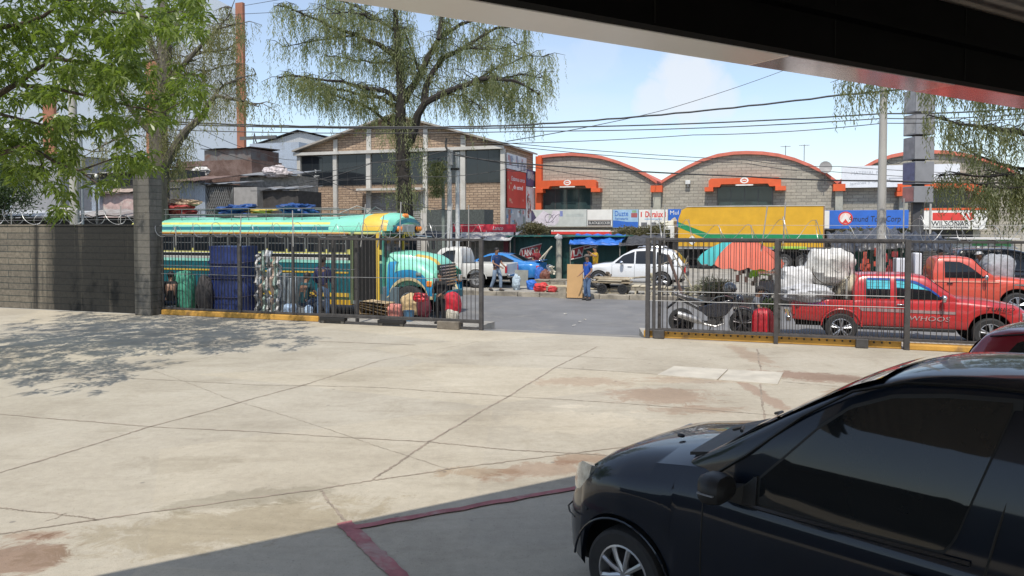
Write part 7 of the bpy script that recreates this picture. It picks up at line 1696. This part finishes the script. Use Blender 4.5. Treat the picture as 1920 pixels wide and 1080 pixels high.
# load of the red pickup
zd = ROAD + .62
wsk = sackmat('white', (.62, .60, .56), .22)
umid_ = umid
def psack(lab, px, pyc, w, hh, mat, dv, jit=.10, q=.9, seed=1, zb=None):
    u, zc = ST(px, pyc, vP + dv); Yd = W(u, vP + dv)[1]; rw, rh = w * Yd / F / 2, hh * Yd / F / 2
    return lump('sack', lab, 'sack', u, vP + dv, zc - rh, (rw, min(.62, rw * .9), rh), mat, jit, q, seed, 0, 'sacks loaded on the red pickup', 28, 18)
psack('huge round white sack riding highest on the red pickup', 1556, 501, 86, 68, wsk, .85, .14, .85, 31)
psack('white sack hanging over the tailgate of the red pickup', 1492, 533, 70, 62, sackmat('white2', (.58, .57, .56), .3), .8, .15, .8, 12)
psack('long grey white sack lying along the bed side rail of the red pickup', 1512, 549, 86, 30, sackmat('white3', (.50, .50, .51), .35), .45, .2, .75, 17)
psack('tan sack wedged against the cab of the red pickup', 1607, 540, 74, 50, sackmat('pickup_tan', (.42, .37, .27), .3), .8, .2, .75, 23)
u, z = ST(1636, 545, vP + .6); o = MB().box((0, 0, 0), (.05, .8, .62), rz=R(25)).build('printed_board', M('board_print', (.20, .26, .13), .6, var=.7, scale=5), loc=W(u, vP + .6, z), rz=-AL, smooth=False, bevel=.01); tag(o, 'printed green and cream board standing against the red pickup cab', 'board')
# white goods on the orange pickup
for px0, px1, y0, lab in ((1678, 1704, 484, 'plain white box like an appliance on the orange pickup bed'), (1713, 1726, 474, 'tall white panel beside the cab on the orange pickup bed')):
    (u0, z1), (u1, _) = ST(px0, y0, vO + .8), ST(px1, y0, vO + .8)
    o = MB().bx(u0, u1, -.25, .35, .60, z1).build('appliance', M('white_enamel', (.64, .65, .68), .3, var=.05), loc=W(0, vO + .8, 0), rz=-AL, smooth=False, bevel=.03); tag(o, lab, 'appliance')
sack('grey white sack heap being loaded behind the orange pickup bonnet', 1868, 520, 56, 54, -.02 + .75, sackmat('greyload', (.30, .31, .33), .3), v=28.4, grp='goods on the far pavement'); MB_ = None
o = sthing('hand_cart', 'low cart under the grey sack heap behind the orange pickup', 'cart', ST(1868, 520, 28.9)[0], 28.9, -.02); MB().bx(-.6, .6, -.4, .4, .6, .7).build('platform', dkw, o, smooth=False)
for s in (-.45, .45): MB().bx(s - .04, s + .04, -.3, .3, 0, .597).build('leg', iron2, o, smooth=False)
# parasols
def parasol(lab, px, pyt, rimpx, pyr, v, cols, tilt, nseg=8, sag=.16):
    u, zt = ST(px, pyt, v); Yd = W(u, v)[1]; r = rimpx * Yd / F; zr = ST(px, pyr, v)[1]; hh = (zt - zr) * .95
    t = sthing('parasol', lab, 'parasol', u, v, -.02)
    Q = Matrix.Translation((0, 0, zt)) @ Matrix.Rotation(tilt[0], 4, 'Y') @ Matrix.Rotation(tilt[1], 4, 'X')
    for s_ in range(nseg):
        b = MB(); vs = []; n, m = 8, 8
        for i in range(n + 1):
            f = i / n
            for j in range(m + 1):
                g = j / m; a = 2 * math.pi * (s_ + g) / nseg + .2
                rr = r * f * (1 - .07 * math.sin(math.pi * g) * f); z = -hh * (f ** 2.0) - sag * f ** 2 * (math.sin(math.pi * g) * .5)
                if i == n: z -= .10 * (1 + .4 * math.sin(g * 12 + s_))
                vs.append(Q @ Vector((rr * math.cos(a), rr * math.sin(a), z + .02 * math.sin(7 * f + s_ * 2) * f)))
        b.add(vs, [(i * (m + 1) + j, (i + 1) * (m + 1) + j, (i + 1) * (m + 1) + j + 1, i * (m + 1) + j + 1) for i in range(n) for j in range(m)])
        b.build('canopy_panel', cols[s_ % len(cols)], t)
    MB().cyl((0, 0, 0), (0, 0, zt + .06), .025, n=8).build('pole', M('parasol_pole', (.4, .4, .38), .5), t)
    return t
crl = leafmat('coral_cloth', (.66, .13, .075), (.70, .16, .10), (.72, .18, .12), .25, .7); trq = leafmat('turquoise_cloth', (.06, .46, .50), (.08, .50, .52), (.10, .55, .55), .25, .7); crm = leafmat('cream_cloth', (.62, .45, .26), (.62, .45, .26), (.66, .5, .3), .25, .7)
parasol('wide coral parasol with turquoise and cream panels in front of the yellow truck', 1391, 447, 80, 488, 27.6, [crl, crm, crl, trq, trq, crl, crl, crl], (R(3), R(4)))
parasol('small lime green parasol below the coral one', 1420, 500, 19, 511, 28.6, [leafmat('lime_cloth', (.25, .55, .05), (.27, .58, .06), (.3, .6, .08), .25, .7)], (R(-12), 0), 6, .05)
o = sthing('food_cart', 'white topped vending cart right of the small green parasol', 'cart', ST(1456, 530, 27.9)[0], 27.9, -.02)
zc = ST(1456, 509, 27.9)[1]
MB().bx(-.62, .62, -.4, .4, zc - .06, zc).build('roof', sgw, o, smooth=False, bevel=.01)
for x in (-.58, .58):
    for y in (-.36, .36): MB().bx(x - .02, x + .02, y - .02, y + .02, .7, zc - .062).build('post', M('cart_post', (.4, .42, .42), .5), o, smooth=False)
MB().bx(-.6, .6, -.38, .38, .25, .72).build('body', M('cart_body', (.10, .11, .12), .5), o, smooth=False, bevel=.02)
for x in (-.4, .4): wheel(o, x, -.36, .22, .08, -1, 8)
rope = M('rope_dark', (.07, .06, .05), .8)
for lab, px, py, w_, hh_ in (('dark rope tied round the huge white sack on the red pickup', 1556, 501, 84, 64),):
    u, zc = ST(px, py, vP + .85); Yd = W(u, vP + .85)[1]; a_, c_ = w_ * Yd / F / 2 * 1.02, hh_ * Yd / F / 2 * 1.02
    o = MB().tube([(a_ * math.cos(q) * .75, -.45 + .1 * math.sin(q), c_ * math.sin(q) * .8 - .05) for q in np.linspace(2.9, 6.6, 20)], .012, 5).build('rope', rope, loc=W(u, vP + .85, zc), rz=-AL); tag(o, lab, 'rope')
# loaded hand cart before the SUV
uc = ST(1146, 555, 28.75)[0]; hc = sthing('hand_cart', 'two wheeled hand cart piled with boards right of the man in blue', 'cart', uc, 28.7, -.02)
MB().bx(-.75, .75, 0, .7, .42, .48).build('platform', M('cart_wood', (.30, .24, .16), .85, var=.4, scale=4), hc, smooth=False)
for x in (-.35, .45): wheel(hc, x, -.03, .20, .05, -1, 8, darkp, 'steel', .8); wheel(hc, x, .72, .20, .05, 1, 8, darkp, 'steel', .8)
for s_ in (.1, .6): MB().tube([(-.75, s_, .46), (-1.15, s_, .62)], .02, 6).build('handle', frame, hc)
rnd.seed(66)
for q in range(7):
    o = MB().box((0, 0, 0), (rnd.uniform(.9, 1.5), rnd.uniform(.1, .25), .035)).build('board', (M('cart_board', (.50, .44, .33), .85, var=.3), M('cart_board2', (.34, .28, .2), .85, var=.3))[q % 2], loc=W(uc + rnd.uniform(-.12, .12), 28.75 + .08 * q, .50 + .04 * (q % 4)), rz=-AL + R(rnd.uniform(-8, 8)), smooth=False); tag(o, 'loose board in the pile on the two wheeled hand cart', 'board', 'boards piled on the hand cart')
# timber benches, pallets and scrap on the far kerb
woodm = M('raw_timber', (.44, .36, .23), .85, var=.35, scale=4, bump=.3, stretch=(.4, 3, 3)); woodp = M('pale_timber', (.52, .46, .34), .85, var=.3, scale=4, bump=.3, stretch=(.4, 3, 3)); woodg = M('grey_timber', (.26, .23, .18), .9, var=.4, scale=4, bump=.4)
def bench(lab, px0, px1, pyt, v, mat, n=3, dep=.8, leg=True, z0=-.02):
    (u0, zt), (u1, _) = ST(px0, pyt, v), ST(px1, pyt, v); t = sthing('timber_bench', lab, 'bench', (u0 + u1) / 2, v, z0, 0, 'timber benches along the far kerb'); h = (u1 - u0) / 2
    for i in range(n):
        x0 = -h + 2 * h * i / n; MB().box(((x0 + x0 + 2 * h / n) / 2, dep / 2, zt - z0 - .02 + rnd.uniform(-.015, .015)), (2 * h / n - .03, dep, .05), rz=R(rnd.uniform(-2, 2))).build('top_board', mat, t, smooth=False, bevel=.008)
    MB().bx(-h + .05, h - .05, .02, .07, zt - z0 - .2, zt - z0 - .06).build('apron', woodg, t, smooth=False)
    for x in ([-h + .1, 0, h - .1] if leg else []):
        for y in (.05, dep - .08): MB().box((x, y, (zt - z0 - .06) / 2), (.06, .06, zt - z0 - .06), ry=R(rnd.uniform(-3, 3))).build('leg', mat, t, smooth=False)
    return t
bench('long row of pale slatted seats below the white SUV', 1168, 1215, 535, 28.9, woodp, 3, .6); bench('timber bench stacked with boards, right of the man in blue', 1120, 1168, 541, 28.9, woodm, 2, .6)
bench('pale plank bench partly behind the gate post', 1217, 1262, 538, 28.8, woodp, 3, .6); bench('rough plank table behind the red plastic bags', 1018, 1066, 536, 28.75, woodm, 2, .8); bench('low grey plank trestle right of the blue saloon', 1000, 1062, 524, 30.2, woodg, 2, .7)
u, z = ST(1078, 528, 28.5)
(u0, z1), (u1, z0) = ST(1064, 496, 28.2), ST(1093, 558, 28.2); o = MB().box((0, 0, 0), (u1 - u0, .07, z1 - z0 + .03), rx=R(-3)).build('cardboard_panel', M('cardboard', (.54, .33, .15), .85, var=.08), loc=W((u0 + u1) / 2, 28.15, (z1 + z0) / 2), rz=-AL, smooth=False, bevel=.01); tag(o, 'tall tan cardboard panel standing on the road edge beside the man in blue', 'panel')
MB().box((0, -.037, -(z1 - z0) * .17), (u1 - u0, .004, .012)).build('fold', M('fold_brown', (.3, .18, .08), .8), o, smooth=False)
o = MB().box((0, 0, .22), (.30, .05, .46), rx=R(-8), rz=R(12)).build('wood_offcut', woodg, loc=W(ST(1054, 555, 28.2)[0], 28.2, ROAD), rz=-AL, smooth=False); tag(o, 'short dark board leaning beside the cardboard panel', 'board')
for k_, (pa, pb, v, r, m, lab) in enumerate((((1252, 478), (1283, 565), 28.3, .06, rust, 'thick rusty beam leaning behind the right gate post'), ((1262, 475), (1300, 545), 28.5, .03, woodp, 'pale pole leaning across the rusty beam'), ((1232, 500), (1275, 482), 28.6, .025, woodg, 'grey bar lying across the leaning scrap'), ((1290, 480), (1262, 560), 28.4, .03, woodg, 'grey pole leaning to the left against the scrap'),
      ((1005, 495), (1035, 462), 33.5, .04, woodp, 'pale plank leaning against the first green stall'), ((1012, 500), (1028, 470), 33.3, .03, woodg, 'thin grey plank leaning beside the pale one'), ((1120, 526), (1215, 519), 29.5, .04, woodg, 'long grey beam lying across the benches under the SUV'), ((1075, 541), (1130, 543), 29.0, .035, woodm, 'plank end sticking out behind the man in blue'))):
    (ua, za), (ub, zb) = ST(*pa, v), ST(*pb, v + .2); p, q = Vector(W(ua, v, za)), Vector(W(ub, v + .2, zb))
    o = MB().tube([p, (p + q) / 2 + Vector((0, 0, .01)), q], r, 5).build('timber', m, smooth=False); tag(o, lab, 'timber', 'loose timber and scrap on the far pavement')
for k_, (px, py, w, hh, v, c, lab, z) in enumerate(((1016, 545, 26, 16, 28.9, (.55, .04, .04), 'bright red plastic bag on the kerb by the plank table', 0), (1036, 551, 16, 12, 28.75, (.50, .05, .05), 'small red bag under the plank table', 0), (996, 536, 16, 18, 29.6, (.03, .14, .50), 'royal blue bag left of the red plastic bag', 0),
      (1012, 512, 18, 36, 31, (.03, .12, .42), 'tall blue sack right of the blue saloon tail', 0), (1034, 516, 26, 20, 31, (.50, .46, .36), 'heap of cream cloth on the grey trestle', .55), (1030, 498, 30, 20, 32.5, (.25, .28, .33), 'grey and blue cloth heap behind the blue sack', .5), (1022, 520, 18, 24, 30.8, (.16, .06, .04), 'dark brown box bag behind the cream cloth', .2),
      (968, 538, 14, 28, 29.3, (.40, .48, .54), 'clear pack of water bottles on the far kerb', 0), (1140, 530, 26, 18, 29.4, (.20, .16, .12), 'brown heap on the timber bench', .5), (1128, 552, 22, 22, 28.8, (.34, .33, .28), 'pale rag heap behind the man in blue', 0), (1222, 525, 26, 22, 29.6, (.46, .42, .30), 'pale bundle on the benches behind the gate post', .4), (1310, 545, 60, 24, 28.9, (.40, .37, .26), 'low pale heap of scrap below the parasol', 0), (1290, 550, 40, 20, 28.8, (.30, .28, .2), 'heap of twisted scrap at the foot of the rusty beam', 0), (1345, 548, 50, 26, 29, (.10, .09, .08), 'dark bundle under the coral parasol', 0))):
    u = ST(px, py, v)[0]; Yd = W(u, v)[1]; rw, rh = w * Yd / F / 2, hh * Yd / F / 2
    if k_ in (4, 5, 8, 9, 10, 11, 12):      # heaps of mixed flat and long pieces
        b = MB(); rnd.seed(k_)
        for q in range(26):
            f = rnd.random(); s_ = (1 - f * .75)
            b.box((rnd.gauss(0, .36) * rw * s_, rnd.gauss(0, .22) * rw * s_, rh * (.12 + 1.5 * f)), (rnd.uniform(.1, .5) * rw, rnd.uniform(.08, .3) * rw + .03, rnd.uniform(.03, .35) * rh), rz=rnd.uniform(0, 3), rx=rnd.uniform(-.4, .4), ry=rnd.uniform(-.4, .4))
        o = b.build('scrap_heap', M('heap_%d' % k_, c, .8, var=.6, scale=5, bump=.4), loc=W(u, v, -.02 + z), rz=-AL, smooth=False, bevel=.008); tag(o, lab, 'heap', 'goods on the far pavement'); o['kind'] = 'stuff'; continue
    lump('bag' if k_ < 4 else 'bundle', lab, 'bag' if k_ < 4 else 'bundle', u, v, -.02 + z, (rw, rw * .7, rh), M('heap_%d' % k_, c, .6, var=.45, scale=9, bump=.8, bscale=10), .2, .85, k_ + 40, 0, 'goods on the far pavement')
(u0, z1), (u1, z0) = ST(965, 506, 29.8), ST(990, 536, 29.8); o = MB().box(((u0 + u1) / 2, 0, (z1 + z0) / 2), (u1 - u0, .05, z1 - z0), rx=R(-6)).build('grey_panel', M('panel_grey', (.25, .25, .22), .8), loc=W(0, 29.8, 0), rz=-AL, smooth=False); tag(o, 'plain grey panel leaning at the tail of the blue saloon', 'panel')
bush('scrap_branches', 'dry grey green branches piled behind the motorcycle helmet', W(ST(1330, 540, 28.6)[0], 28.6, 0), (.9, .5, .40), 500, leafmat('dry_branch', (.14, .16, .09), (.22, .22, .14), (.3, .28, .2), .2, .7), (.15, .4), .025, 'branches', nclump=14)
